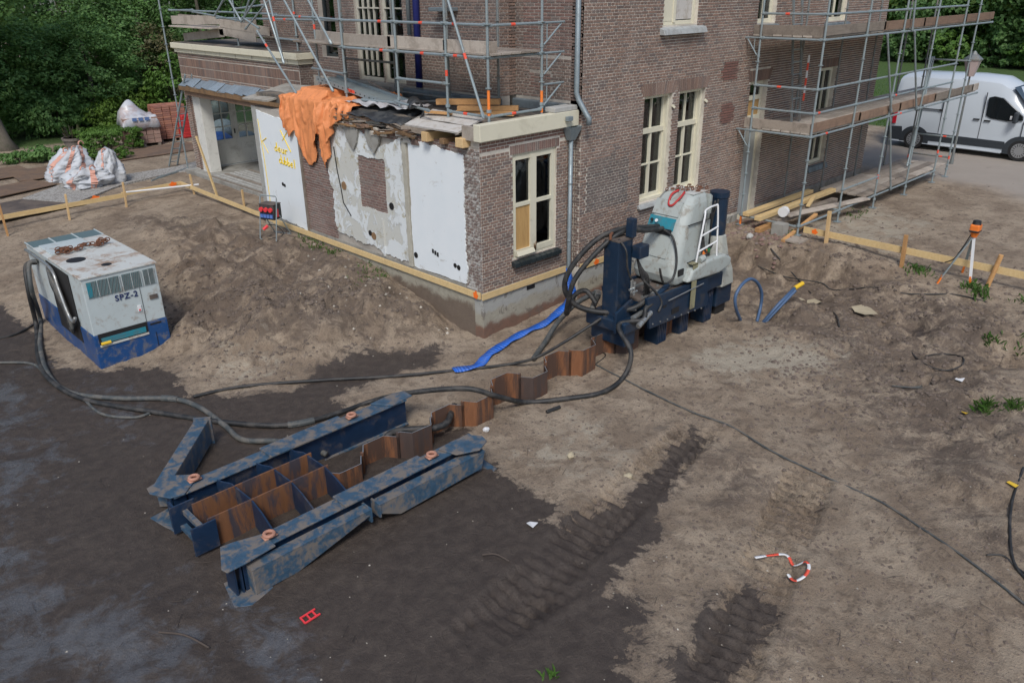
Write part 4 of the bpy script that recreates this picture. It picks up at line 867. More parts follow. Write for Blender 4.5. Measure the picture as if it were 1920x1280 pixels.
# loose timber under the first bay
def beam(name, mat, label, p, q, w, h, cat='beam', group='timber lying at the scaffold foot', drop=0.0): return tag(MB().bar(p, q, w, h).obj(name, mat, None, bevel=.004, seg=1), label, cat, group)
zt = .19
beam('timber_beam','timber_yellow','new yellow beam lying nearest the wall at the scaffold foot', ZP(1398,402,zt), ZP(1520,358,zt), .16, .09)
beam('timber_beam','timber_yellow','longest new yellow beam on the stack at the scaffold foot', ZP(1420,410,zt), ZP(1562,356,zt+.02), .16, .10)
beam('timber_beam','timber_grey','weathered grey beam lying beside the new yellow beams', ZP(1452,416,.08), ZP(1565,375,.1), .16, .12)
beam('timber_plank','plank_pale','long pale plank sloping across the weathered grey beam', ZP(1475,404,.18), ZP(1625,372,.16), .22, .04, 'plank')
beam('timber_beam','timber_orange','short tan beam under the stack pointing at the trench', ZP(1420,432,-.06), ZP(1455,418,-.04), .14, .10)
beam('timber_batten','timber_orange','reddish batten leaning from the ground against the bottom scaffold tube', SP(1468,452,.04), ZP(1530,402,.12), .09, .06, 'batten')
beam('timber_batten','timber_yellow','short yellow batten lying across the two new beams', ZP(1515,386,.22), ZP(1528,366,.27), .09, .05, 'batten')
beam('timber_plank','timber_grey','grey plank flat on the ground behind the orange-marked level board', SP(1510,428,.05), SP(1578,440,.05), .2, .06, 'plank')
c = SP(1462,430,.12); solo(MB().box(c-[.14,.14,.14], c+[.14,.14,.14]), 'support_block', 'concrete', 'small concrete block under the timber stack', 'block')
c = ZP(1470,397,.31); solo(MB().tube([c+[-.06,0,0],c+[.07,.02,0]], .12, 14), 'tape_roll', ['white_plastic'], 'roll of red and white tape lying on the new beams', 'tape roll')
solo(MB().box(SP(1490,450)-[.22,.22,.01], SP(1490,450)+[.22,.22,.03]), 'sole_plate', 'plank_pale', 'square pale board under the front corner foot of the facade scaffold', 'board')
# ------------------------------------------------------------------ scaffold on the extension roof
ls = thing('scaffold', 'tube scaffold with raking braces standing on the extension roof and porch roof', 'scaffold', (.36,0,3.05))
ux = .36; vs_ = [.13,1.21,2.65,4.43]; zd = 4.13; RT = 6.6
for i, v in enumerate(vs_): standard(ls, ux, v, 3.05, RT, zr=3.15, red=(3.78,) if i == 1 else ())
for v in (.13,): standard(ls, 1.66, v, 3.05, RT, zr=3.15)
for v in (1.21,2.65,4.43,6.3): standard(ls, 1.62, v, 3.05, RT, 'galv_old', zr=3.15)
for (x,v,m) in ((ux,.13,'mark_orange'),(1.66,.13,'mark_orange')): MB().tube([(x,v,3.2 if x < 1 else 3.12),(x,v,3.62 if x < 1 else 3.5)], TR+.002, 9).obj('painted_foot', m, ls)
standard(ls, .9, 6.30, 3.05, RT, zr=3.15, red=(4.4,))
far = [(1.95,8.9,3.79,'galv',(4.6,)),(2.1,10.4,3.79,'galv',()),(1.95,12.05,3.79,'galv',()),(1.55,16.0,-.15,'galv',())]
for x,v,z0,m,rd in far: standard(ls, x, v, z0, RT, m, zr=z0+.35, red=rd, plate=z0 > 3)
for i in range(3):
    a, b = vs_[i], vs_[i+1]
    for z in (zd,zd+.51): tubep(ls, (ux,a,z), (ux,b,z), red=(.75,.45,.25)[i])
    if i < 2: tubep(ls, (ux,a,3.18), (ux,b,3.18), red=.55 if i == 0 else None) if i == 0 else None
tubep(ls, (ux,1.21,3.65), (ux,2.65,3.65)); tubep(ls, (ux,2.65,3.2), (ux,3.9,3.16))
for z in (zd,zd+.51): tubep(ls, (ux,4.43,z), (.9,6.30,z)); tubep(ls, (.9,6.30,z), (1.2,8.6,z), red=.3)
tubep(ls, (ux,4.43,3.62), (.62,6.1,3.62))
for z in (3.18,zd,zd+.5): tubep(ls, (ux,.13,z), (1.66,.13,z), red=.45 if z != zd else None); bracket(ls, 1.66, .13, z+(.0 if z > 3.5 else .42), 1, 0, .58)
for v in (1.21,2.65,4.43): tubep(ls, (ux,v,zd), (1.62,v,zd), 'transom', 'galv_old'); 
tubep(ls, (1.62,1.21,3.17), (1.62,4.43,3.17), mat='galv_old'); tubep(ls, (.5,3.5,3.1), (1.6,2.7,3.12), mat='galv_old', red=.2); tubep(ls, (1.62,4.43,3.75), (1.62,6.3,3.75), mat='galv_old')
rk = lambda a, b, ua, ub, red=None: tubep(ls, XP(a[0],a[1],ua), XP(b[0],b[1],ub), 'raker', red=red)
rk((836,-12),(907,222),.28,.28,.5); rk((571,-12),(622,84),.28,.30); rk((526,-12),(625,172),.25,.15); rk((491,-12),(533,120),.42,.30); rk((482,58),(556,176),.36,.1,.25); rk((503,-8),(532,118),.5,.4,.35)
rk((740,190),(805,208),.25,.05)
xb = lambda a, b, v, red=None: tubep(ls, XP(a[0],a[1],1.3), XP(b[0],b[1],1.3), 'brace', red=red)
xb((424,-10),(402,31),0); xb((424,-10),(452,40),0); xb((470,-10),(456,38),0); xb((482,-6),(452,42),0); xb((512,-8),(460,55),0); xb((455,33),(486,54),0)
for (a,b) in (((316,19),(520,27)),((360,22),(458,41)),((405,34),(640,39)),((320,20),(362,19)),((440,17),(500,9))): tubep(ls, XP(a[0],a[1],1.5), XP(b[0],b[1],1.5), red=.6 if b[0] == 640 else None)
# decks and toe boards
for k in range(5):
    v = .05
    while v < 6.2:
        L = min(random.choice((2.4,3.0)), 6.4-v); x_ = ux+.13+k*.235; board(ls, (x_,v,zd+.05), (x_+random.uniform(-.01,.01),v+L-.03,zd+.05+random.uniform(0,.008)), .215, .038, mat=random.choice(['plank_pale','timber_grey'])); v += L
for a, b in ((.16,1.32),(1.2,2.95),(2.85,4.5)): board(ls, (ux+.05,a,zd+.15), (ux+.05,b,zd+.15+random.uniform(-.01,.02)), .03, .21, 'toe_board', 'plank_pale')
board(ls, (ux+.05,4.4,zd+.16), (.95,6.4,zd+.15), .03, .21, 'toe_board', 'plank_pale'); board(ls, (ux+.02,.12,zd+.15), (ux+.2,.12,zd+.15), .03, .21, 'toe_board', 'timber_grey')
for a, b in (((345,70),(420,62)),((412,58),(480,71)),((412,44),(505,60))): board(ls, XP(*a,1.9), XP(*b,1.9), .03, .22, 'toe_board', 'plank_pale')
board(ls, XP(322,38,1.9), XP(410,38,1.9), .03, .24, 'toe_board', 'plank_pale'); board(ls, XP(335,34,2.4), XP(480,44,2.4), .03, .22, 'toe_board', 'timber_grey')
for k in range(4): board(ls, XP(322,49,1.7)+[k*.22,0,0], XP(400,54,1.7)+[k*.22,0,0], .21, .04, mat='plank_pale')
for k in range(4): board(ls, XP(415,60,1.9)+[.1+k*.22,0,-.05], XP(560,70,1.9)+[.1+k*.22,0,-.05], .21, .04, mat='timber_grey')
# ------------------------------------------------------------------ sheet piles in a zigzag row
def pile(u0, flip, top, bot, mat, label):
    yf, yn = -1.97, -2.29; a, b = (yf, yn) if not flip else (yn, yf)      # pan side and open side
    mid = (a+b)/2; t = .012
    prof = [(u0,mid),(u0+.025,mid+(a-mid)*.06),(u0+.13,a),(u0+.47,a),(u0+.575,mid+(a-mid)*.06),(u0+.60,mid)]
    th = thing('sheet_pile', label, 'sheet pile', (u0+.3, mid, bot), 'row of sheet piles across the site')
    L = [Vector((p[0],p[1],0)) for p in prof]; off = []
    for i in range(len(L)):
        d = (L[min(i+1,len(L)-1)]-L[max(i-1,0)]).normalized(); off.append(L[i]+Vector((-d.y,d.x,0))*t)
    n = len(L); zt = [top+random.uniform(-.006,.006) for _ in range(n)]
    vs = [(p.x,p.y,bot) for p in L]+[(p.x,p.y,z) for p,z in zip(L,zt)]+[(p.x,p.y,bot) for p in off]+[(p.x,p.y,z) for p,z in zip(off,zt)]
    mb = MB(); fs = []
    for i in range(n-1): fs += [(i,i+1,n+i+1,n+i),(2*n+i+1,2*n+i,3*n+i,3*n+i+1)]
    fs += [(0,n,3*n,2*n),(n-1,3*n-1,4*n-1,2*n-1)]
    mb.add(vs, fs); mb.obj('pan', mat, th)
    mb = MB(); mb.add(vs[n:2*n]+vs[3*n:], [(i,i+1,n+i+1,n+i) for i in range(n-1)]); mb.obj('cut_edge', 'cut_steel', th)
    for e in (0, n-1):
        mb = MB(); mb.tube([(prof[e][0],prof[e][1]+.01,bot),(prof[e][0],prof[e][1]+.01,top-.005)], .024, 8); mb.obj('interlock', mat, th)
    return th
tops = [-.54,-.50,-.44,-.47,-.41,-.37,-.44,-.38,-.36,-.42,-.40,-.36,-.34,-.38]
adj = ['rust-brown sheet pile at the row end beside the blue frame','second sheet pile from the blue frame','third sheet pile from the blue frame, standing proud','fourth sheet pile from the blue frame','fifth sheet pile from the blue frame, in mid-row','sixth sheet pile from the blue frame, under the crossing hose','seventh sheet pile from the blue frame','eighth sheet pile from the blue frame','ninth sheet pile from the blue frame, next to the press','tenth sheet pile from the blue frame, at the edge of the press','sheet pile gripped under the front of the blue press','sheet pile under the middle of the blue press','sheet pile under the press saddle next to the blue clamp','last sheet pile of the row, behind the blue clamp']
for i in range(14): pile(-4.78+.6*i, i % 2 == 0, tops[i], -1.15, ('rust','rust','rust_dark','rust')[i % 4], adj[i])
mb = MB(); mb.tube([(u,-2.0+.18*math.sin(u*5),-.62) for u in np.arange(-3.6,-2.2,.1)], .05, 9); solo(mb, 'ribbed_hose', 'black_rubber', 'black ribbed hose tucked behind the sheet piles', 'hose', smooth=True)
# ------------------------------------------------------------------ blue reaction frame
rf = thing('reaction_frame', 'muddy blue steel reaction frame with rusty cross plates lying on the wet soil', 'steel frame', (-4.8,-2.3,-.8))
zb, ztp = -.84, -.42
def ibeam(u0, u1, v0, v1, z0, z1, name, par=rf, top='blue_muddy', side='blue_dark', fl=.02):
    o = MB().box((u0,v0+.05,z0+fl),(u1,v1-.05,z1-fl)).obj(name, side, par)
    MB().box((u0,v0,z1-fl),(u1,v1,z1)).obj('top_flange', top, o, bevel=.004, seg=1); MB().box((u0,v0,z0),(u1,v1,z0+fl)).obj('bottom_flange', top, o)
    return o
r1 = ibeam(-6.46,-2.92,-1.48,-1.23,zb,ztp,'rail'); r2 = ibeam(-6.46,-2.92,-3.11,-2.87,zb,ztp,'rail')
def plate(poly, z0, z1, mat='blue_muddy', name='gusset_plate'): return MB().prism(poly, z0, z1, 2).obj(name, mat, rf, bevel=.004, seg=1)
plate([(-6.62,-1.06),(-6.64,-1.20),(-6.50,-1.47),(-6.34,-1.51),(-6.02,-1.22),(-6.32,-.96)], ztp+.002, ztp+.022); plate([(-6.66,-1.06),(-6.56,-1.58),(-6.2,-1.6),(-6.3,-1.0)], zb-.01, zb+.02)
plate([(-6.50,-2.78),(-6.66,-3.14),(-6.64,-3.23),(-6.42,-3.23),(-6.05,-3.19),(-6.05,-2.90),(-6.36,-2.80)], ztp+.002, ztp+.022); plate([(-6.56,-2.85),(-6.66,-3.30),(-6.5,-3.40),(-6.2,-3.3),(-6.2,-2.9)], zb-.01, zb+.02)
plate([(-3.25,-2.89),(-2.98,-2.92),(-2.86,-3.08),(-2.90,-3.22),(-3.12,-3.32),(-3.42,-3.19),(-3.5,-2.92)], ztp+.002, ztp+.022); plate([(-2.98,-1.19),(-2.80,-1.25),(-2.80,-1.45),(-3.2,-1.50),(-3.4,-1.22)], ztp+.002, ztp+.022)
plate([(-3.1,-2.9),(-2.80,-3.0),(-2.84,-3.42),(-3.05,-3.42)], zb-.01, zb+.02)
plate([(-5.18,-1.51),(-5.18,-1.20),(-3.95,-1.20),(-3.95,-1.51)], ztp+.004, ztp+.03, name='wear_plate'); plate([(-5.10,-3.14),(-5.10,-2.85),(-3.80,-2.85),(-3.80,-3.14)], ztp+.004, ztp+.03, name='wear_plate')
for e in (-6.49,-6.30): MB().box((e,-1.43,zb),(e+.02,-1.30,ztp)).obj('end_stiffener', 'blue_dark', rf)
for e in (-6.55,-6.48): MB().box((e,-3.16,zb),(e+.02,-2.94,ztp)).obj('end_stiffener', 'blue_dark', rf)
MB().box((-6.44,-3.15,zb+.02),(-6.30,-2.95,ztp-.02)).obj('end_box', 'blue_dark', rf)
# long rusty plates between the rails, joggled cross ribs
for v, u0, u1 in ((-1.77,-6.37,-4.74),(-2.18,-6.37,-4.74)): MB().box((u0,v-.012,zb+.02),(u1,v+.012,ztp+.01)).obj('divider_plate', 'rust_blue', rf)
for u in (-5.85,-5.31,-4.83):
    pts = [(u-.06,-1.46),(u-.03,-1.56),(u+.03,-1.68),(u+.04,-2.18),(u+.0,-2.50),(u-.07,-2.88)]; mb = MB()
    for a, b in zip(pts[:-1], pts[1:]): mb.bar((a[0],a[1],(zb+ztp)/2+.01),(b[0],b[1],(zb+ztp)/2+.01),.02,ztp-zb-.02)
    mb.obj('cross_rib', 'blue_dark', rf)
for v in (-1.62,-2.20): MB().box((-6.60,v-.01-.05,zb+.06),(-6.30,v+.012-.05,ztp+.02)).obj('lug_plate', 'blue_dark', rf, bevel=.006)
MB().box((-6.56,-1.64,zb+.05),(-6.53,-1.50,ztp)).obj('end_plate', 'blue_dark', rf); MB().box((-6.46,-2.23,zb+.28),(-6.40,-1.68,zb+.34)).obj('cross_bar', 'blue_muddy', rf); MB().box((-6.52,-2.23,zb+.10),(-6.44,-1.68,zb+.15)).obj('cross_bar', 'blue_muddy', rf)
for (u, v) in ((-6.12,-1.30),(-3.82,-1.36),(-6.02,-3.0),(-3.68,-3.0)):
    mb = MB(); mb.tube([(u+.055*math.cos(t), v+.055*math.sin(t), ztp+.055) for t in np.linspace(0,2*math.pi,13)], .022, 7, False); mb.box((u-.08,v-.05,ztp+.022),(u+.08,v+.05,ztp+.035)); mb.obj('lifting_eye', 'eye_rust', rf, smooth=True)
# outrigger beams pinned to the frame
def outrigger(u0, u1, v0, v1, cut0, cut1, label=None):
    z0, z1 = zb+.04, -.45
    z1 = -.50; o = MB().prism([(u0,z1),(u0,-.62),(u0+.30,-.775),(u1-.06,-.74),(u1,z1)] if cut0 else [(u0,z1),(u0,-.82),(u0+.52,-.82),(u0+1.1,-.68),(u1,-.57),(u1,z1)], v0, v1, 1).obj('outrigger_beam', 'blue_muddy', rf, bevel=.012)
    MB().box((u0,v0-.004,z1+.002),(u1,v1+.004,z1+.016)).obj('wear_strip', 'blue_muddy', o)
    e = u1 if cut1 else u0; MB().box((e-.012,v0-.01,z1-.16),(e+.012,v1+.02,z1+.03)).obj('end_stop', 'blue_muddy', o); return o
outrigger(-6.40,-4.86,-3.29,-3.14,False,True); outrigger(-4.73,-3.00,-3.29,-3.14,True,False)
ob = thing('steel_outrigger', 'loose blue steel outrigger arm pointing away from the back of the frame', 'steel beam', (-5.9,-.5,-.8))
MB().bar((-6.42,-1.02,-.62),(-5.36,.15,-.60),.20,.36).obj('arm', 'blue_muddy', ob, bevel=.01)
MB().bar((-5.37,.12,-.60),(-5.345,.155,-.60),.24,.42).obj('end_plate', 'blue_muddy', ob)
# ------------------------------------------------------------------ silent piling press
pr = thing('piling_press', 'white and blue hydraulic piling press clamped onto the sheet piles by the house', 'piling machine', (2.6,-2.1,-.8))
# saddle and clamps
MB().prism([(1.42,.30),(1.55,-.30),(3.38,-.36),(3.30,.22),(1.9,.26)], -2.62, -2.56, 1).obj('side_plate', 'blue_machine', pr, bevel=.008)
MB().prism([(1.42,.28),(1.55,-.28),(3.38,-.34),(3.30,.20)], -1.66, -1.60, 1).obj('side_plate', 'blue_machine', pr, bevel=.008)
MB().box((1.50,-2.55,-.12),(3.95,-1.67,.16)).obj('saddle', 'blue_machine', pr, bevel=.02)
MB().box((1.50,-2.55,.165),(3.3,-1.67,.20)).obj('slide_plate', 'plate_dark', pr)
for v in (-2.38,-1.95): MB().box((1.6,v-.03,.20),(3.3,v+.03,.235)).obj('slide_rail', 'steel_bright', pr)
for i in range(6): MB().tube([(1.9+i*.2,-2.2,.2),(1.9+i*.2,-2.2,.225)], .03, 8).obj('bolt', 'steel_bright', pr)
for u in (2.05,2.75,3.55):
    cl = MB().box((u-.02,-2.46,-.82),(u+.26,-2.16,-.13)).obj('clamp', 'blue_machine', pr, bevel=.012)
    for k in range(5): MB().box((u+k*.054-.012,-2.475,-.78),(u+k*.054+.012,-2.46,-.2)).obj('clamp_rib', 'blue_dark', cl)
MB().box((1.05,-2.46,-.55),(1.35,-1.70,-.2)).obj('chuck_base', 'blue_machine', pr, bevel=.02)
MB().box((.96,-2.52,-.28),(1.42,-1.64,-.06)).obj('front_box', 'blue_machine', pr, bevel=.03)
MB().box((1.9,-2.63,.0),(2.0,-2.60,.04)).obj('hand_slot', 'black', pr)
MB().box((2.18,-2.632,-.20),(2.40,-2.60,-.10)).obj('fork_pocket', 'black', pr)
MB().tube([(2.0,-2.66,.12),(3.1,-2.66,.16)], .012, 6).obj('grab_rail', 'steel_bright', pr)
# front hydraulic column
MB().box((1.04,-2.26,-.3),(1.42,-1.93,1.30)).obj('column', 'blue_machine', pr, bevel=.02)
MB().box((1.03,-2.27,1.302),(1.43,-1.92,1.33)).obj('column_cap', 'plate_dark', pr)
MB().box((1.30,-2.32,1.34),(1.42,-2.18,1.66)).obj('hose_post', 'blue_machine', pr, bevel=.01)
MB().box((1.36,-2.46,.98),(1.62,-2.28,1.20)).obj('valve_block', 'blue_machine', pr, bevel=.015)
MB().prism([(.92,-.28),(1.55,-.28),(1.55,.05),(1.35,.25),(.92,.1)], -2.36, -2.31, 1).obj('foot_plate', 'blue_machine', pr, bevel=.008)
MB().tube([(1.0,-2.1,1.34),(1.0,-2.1,1.42),(1.1,-2.05,1.42)], .025, 8).obj('lifting_lug', 'rust_chain', pr)
for (u,v,z) in ((1.22,-2.42,.42),(1.30,-2.42,.35)):
    m = MB(); m.tube([(u,v,z),(u,v,z+.20)], .02, 8); m.tube([(u-.05,v,z+.06),(u+.08,v,z+.06)], .022, 8); m.tube([(u,v,z+.2),(u,v,z+.24)], .03, 6); m.obj('hydraulic_fitting', 'steel_bright', pr)
# white hood
def loft(secs): 
    mb = MB(); n = len(secs[0]); vs = [p for s in secs for p in s]; fs = [tuple(range(n-1,-1,-1)), tuple((len(secs)-1)*n+j for j in range(n))]
    for i in range(len(secs)-1):
        for j in range(n): fs.append((i*n+j, i*n+(j+1)%n, (i+1)*n+(j+1)%n, (i+1)*n+j))
    return mb.add(vs, fs)
def rr(u0,u1,v0,v1,z,c=.09): return [(u0+c,v0,z),(u1-c,v0,z),(u1,v0+c,z),(u1,v1-c,z),(u1-c,v1,z),(u0+c,v1,z),(u0,v1-c,z),(u0,v0+c,z)]
secs = [rr(2.36,3.45,-2.52,-1.58,.24),rr(2.30,3.50,-2.56,-1.56,.42),rr(2.34,3.48,-2.52,-1.58,.62,.12),rr(2.62,3.50,-2.46,-1.62,1.30,.12),rr(2.80,3.50,-2.42,-1.64,1.62,.12),rr(2.98,3.50,-2.36,-1.68,1.77,.10)]
loft(secs).obj('hood', 'white_machine', pr, smooth=False, bevel=.06, seg=4)
MB().prism([(3.43,.5),(3.50,.5),(3.50,1.70),(3.43,1.74)], -2.44, -1.62, 1).obj('back_shield', 'white_machine', pr, bevel=.008)
def on_front(a, b, z0, z1, mat, name, th=.02, dy=0):      # panels lying on the sloping front
    def fu(z): return 2.34+(z-.62)*(.28/.68) if z < 1.3 else 2.62+(z-1.3)*(.20/.38)
    m = MB(); m.add([(fu(z0)-th,a,z0),(fu(z0)-th,b,z0),(fu(z1)-th,b,z1),(fu(z1)-th,a,z1),(fu(z0)+.02,a,z0),(fu(z0)+.02,b,z0),(fu(z1)+.02,b,z1),(fu(z1)+.02,a,z1)],[(0,3,2,1),(0,1,5,4),(1,2,6,5),(2,3,7,6),(3,0,4,7)]); return m.obj(name, mat, pr)
on_front(-2.28,-1.72,1.42,1.66,'white_machine','front_panel'); on_front(-2.28,-1.72,.72,1.08,'white_machine','front_panel'); on_front(-2.26,-1.70,1.18,1.38,'teal','control_recess',.012); on_front(-2.24,-1.90,1.10,1.20,'black','hose_recess_shade',.016)  # black panel carries the shade of the hose gap in its colour
for v in (-1.80,-1.90): MB().disc((2.56,v,1.32),.03,(1,0,-.4),.02,10).obj('gauge', 'black' if v > -1.85 else 'white_plastic', pr)
MB().box((2.40,-2.565,.44),(2.56,-2.545,.56)).obj('vent_hole', 'black', pr); MB().box((2.75,-2.572,.34),(2.92,-2.55,.46)).obj('name_plate', 'plate_dark', pr)
MB().box((3.02,-2.34,1.772),(3.47,-1.70,1.784)).obj('top_plate', 'pack_top', pr)
for z in (.62,1.30): MB().box((2.7,-2.535 if z < 1 else -2.475,z-.004),(3.4,-2.50,z+.004)).obj('panel_seam', 'black', pr)
for i in range(9): MB().disc((2.62+i*.1,-2.565,.36),.012,(0,1,0),.02,6).obj('bolt','steel_bright',pr)
for i in range(8): MB().disc((1.62+i*.22,-2.625,-.22-.02*i+.0),.016,(0,1,0),.02,6).obj('bolt','steel_bright',pr)
for i in range(6): MB().disc((1.42+.0,-2.27,.1+i*.2),.016,(0,1,0),.02,6).obj('bolt','steel_bright',pr)
for k in range(4): MB().tube(spline([(1.44+k*.05,-2.30,1.05-k*.1),(1.56+k*.04,-2.42,.6),(1.62+k*.05,-2.40,.28),(1.75+k*.1,-2.3,.22)],5), .016, 7).obj('service_hose','black_rubber',pr,smooth=True)
MB().tube([(1.2,-2.50,-.02),(1.75,-2.45,.0)], .045, 12).obj('swing_cylinder','steel_bright',pr); MB().tube([(1.6,-2.45,.05),(2.3,-2.42,.28)], .05, 12).obj('swing_cylinder','blue_machine',pr)
# ladder guard, coiled hose and markings on the near side
gp = [(2.86,-2.60,.50),(2.90,-2.62,.9),(3.04,-2.60,1.42),(3.12,-2.56,1.52),(3.46,-2.54,1.54),(3.52,-2.56,1.46),(3.54,-2.60,.70),(3.46,-2.62,.54),(2.86,-2.60,.46)]
MB().tube(spline(gp,4), .018, 8).obj('guard_frame', 'white_plastic', pr, smooth=True)
for z, a, b in ((1.08,2.96,3.53),(.80,2.89,3.53)): MB().tube([(a,-2.61,z),(b,-2.59,z+.06)], .017, 8).obj('guard_rung', 'white_plastic', pr)
for k in range(3): MB().tube(spline([(3.16+k*.02,-2.52,1.44),(3.06+k*.02,-2.55,1.15),(3.10+k*.02,-2.58,.82),(3.24,-2.58,.70+k*.02),(3.44,-2.57,.84)],6), .022, 8).obj('coiled_hose', 'black_rubber', pr, smooth=True)
MB().tube([(2.98,-2.60,.62),(3.12,-2.60,.64)], .06, 12).obj('lamp_housing', 'white_machine', pr)
MB().box((3.10,-2.60,.70),(3.22,-2.58,.77)).obj('decal', 'mark_orange', pr); MB().box((3.225,-2.60,.71),(3.32,-2.58,.78)).obj('decal', 'green_plastic', pr); MB().box((3.35,-2.53,1.30),(3.45,-2.50,1.4)).obj('bracket', 'black', pr)
MB().prism([(2.55,.30),(2.70,.52),(3.2,.60),(3.75,.58),(4.0,.46),(3.96,.30),(3.6,.24)], -2.68, -2.50, 1).obj('arm_fairing', 'white_machine', pr, bevel=.05, seg=3)
MB().disc((3.98,-2.56,.40),.09,(1,-.6,0),.06,14).obj('arm_pin', 'steel_bright', pr)
MB().box((2.72,-2.66,-.25),(2.86,-2.645,.62)).obj('webbing_strap', 'strap_olive', pr)
MB().box((2.72,-2.66,.60),(2.86,-2.45,.615)).obj('webbing_strap', 'strap_olive', pr)
# rear leader mast cylinder
loft([rr(3.82,4.62,-2.52,-1.72,-.20,.2),rr(3.84,4.58,-2.50,-1.74,.10,.2),rr(3.92,4.46,-2.42,-1.80,.40,.16),rr(4.02,4.40,-2.34,-1.88,.78,.12)]).obj('mast_base', 'white_grimy', pr, bevel=.02)
MB().tube([(4.21,-2.11,.78),(4.21,-2.11,.86)], .21, 20).obj('mast_collar', 'blue_machine', pr)
MB().tube([(4.25,-2.13,.86),(4.25,-2.13,1.48),(4.25,-2.13,1.50),(4.25,-2.13,1.60)], .175, 20, radii=[.175,.175,.19,.19]).obj('mast_cylinder', 'blue_machine', pr)
MB().box((3.95,-2.45,-.62),(4.5,-1.8,-.20)).obj('rear_clamp', 'blue_machine', pr, bevel=.02); MB().box((4.05,-2.4,-.86),(4.4,-2.0,-.6)).obj('rear_clamp_jaw', 'black', pr, bevel=.02)
for s in (.0,.1): MB().tube(spline([(4.02-s,-2.25,1.5),(3.95-s,-2.2,1.1),(3.92-s,-2.2,.6),(3.9-s,-2.25,.3)],5), .018, 7).obj('mast_hose', 'black_rubber', pr, smooth=True)
# chain with red shackle on the hood
ch = thing('chain_sling', 'rusty lifting chain with a red shackle lying on the white hood of the press', 'chain', (3.1,-2.0,1.86))
def chain(par, path, r=.028, w=.009, mat='rust_chain'):
    for i, p in enumerate(path):
        a = i % 2; P_ = []
        for t in np.linspace(0, 2*math.pi, 9): P_.append((p[0]+r*1.5*math.cos(t), p[1]+(r*math.sin(t) if a else 0), p[2]+(0 if a else r*math.sin(t))))
        MB().tube(P_, w, 5, False).obj('link', mat, par)
chain(ch, [np.array([2.98+.05*math.sin(i*.9)+i*.028,-1.82-.045*i%.45+.03*math.cos(i*1.7),1.80+.012*(i%3)]) for i in range(22)])
MB().tube(spline([(3.0,-2.16,1.80),(2.86,-2.18,1.74),(2.74,-2.10,1.60),(2.76,-2.0,1.60),(2.88,-1.97,1.75),(3.02,-2.02,1.81)],5), .021, 8).obj('shackle', 'red_dark', ch, smooth=True)
# ------------------------------------------------------------------ power pack
pk = thing('power_pack', 'white and blue hydraulic power pack marked SPZ-2 standing in the dug-out on the left', 'power pack', (-4.9,5.4,-.8))
k0, k1, l0, l1 = -5.52, -4.27, 3.90, 6.95; kz = -.84
MB().box((k0,l0,kz+.62),(k1,l1,.80)).obj('cabinet', 'pack_white', pk, bevel=.012)
MB().box((k0-.012,l0-.012,kz),(k1+.012,l1,kz+.62)).obj('skid_base', 'blue_pack', pk, bevel=.012)
MB().box((k0-.02,l0-.02,.802),(k1+.02,5.55,.835)).obj('roof_panel', 'pack_top', pk, bevel=.006); MB().box((k0-.02,5.57,.802),(k1+.02,6.42,.83)).obj('roof_panel', 'pack_top', pk, bevel=.006); MB().box((k0+.08,5.62,.832),(k1-.42,6.38,.862)).obj('hatch', 'pack_white', pk, bevel=.006)
MB().box((k0-.02,6.44,.802),(k1+.02,l1,.818)).obj('rear_grille', 'grille', pk)
for x in (k0-.02,k0+.40,k0+.82,k1): MB().box((x,6.44,.818),(x+.02,l1,.832)).obj('grille_bar', 'pack_white', pk)
for (u,v,r) in ((-5.22,5.02,.16),(-4.93,4.36,.085)): MB().disc((u,v,.836),r,(0,0,1),.012,18).obj('exhaust_opening', 'black', pk)
fy = l0-.004
for (a,b) in ((k0+.06,k0+.60),(k0+.64,k0+.96),(k0+1.0,k1-.06)):
    g = MB().box((a,fy-.010,.46),(b,fy,.74)).obj('intake_grille', 'grille', pk); n = max(2,int((b-a)/.14))
    for i in range(n+1): MB().box((a+(b-a)*i/n-.004,fy-.018,.46),(a+(b-a)*i/n+.004,fy-.010,.74)).obj('grille_bar', 'pack_white', g)
    for i in range(9): MB().bar((a+(b-a)*i/9,fy-.013,.46),(a+(b-a)*min(1,(i+1.6)/9),fy-.013,.74),.006,.006).obj('grille_fin', 'steel_bright', g)
MB().box((k0+.06,fy-.016,.47),(k0+.14,fy-.010,.73)).obj('cooler_edge', 'teal', pk)
MB().box((k0+.90,fy-.006,kz+.64),(k0+.905,fy,.44)).obj('door_gap', 'black', pk); MB().box((k0+1.04,fy-.014,.18),(k0+1.18,fy,.26)).obj('latch', 'plate_dark', pk); MB().box((k0+.80,fy-.014,.02),(k0+.86,fy,.13)).obj('warning_label', 'white_plastic', pk); MB().box((k0+.815,fy-.018,.03),(k0+.845,fy-.013,.06)).obj('warning_label', 'red_plastic', pk)
MB().box((k0+.06,l0-.022,kz+.40),(k0+.90,l0-.010,kz+.64)).obj('service_opening', 'black', pk); MB().box((k0+.10,l0-.03,kz+.46),(k0+.86,l0-.021,kz+.56)).obj('inner_pipe', 'teal', pk); MB().tube([(k0+.08,l0-.03,kz+.46),(k0+.24,l0-.03,kz+.46)], .03, 8).obj('inner_pipe', 'yellow_plastic', pk); MB().box((k0+.06,l0-.026,kz+.40),(k0+.90,l0-.021,kz+.44)).obj('ledge', 'pack_top', pk)
MB().box((k0+.95,l0-.018,kz+.55),(k0+1.15,l0-.010,kz+.58)).obj('hand_slot', 'black', pk); MB().box((k0+1.02,l0-.02,kz),(k0+1.03,l0-.01,kz+.4)).obj('door_gap', 'black', pk)
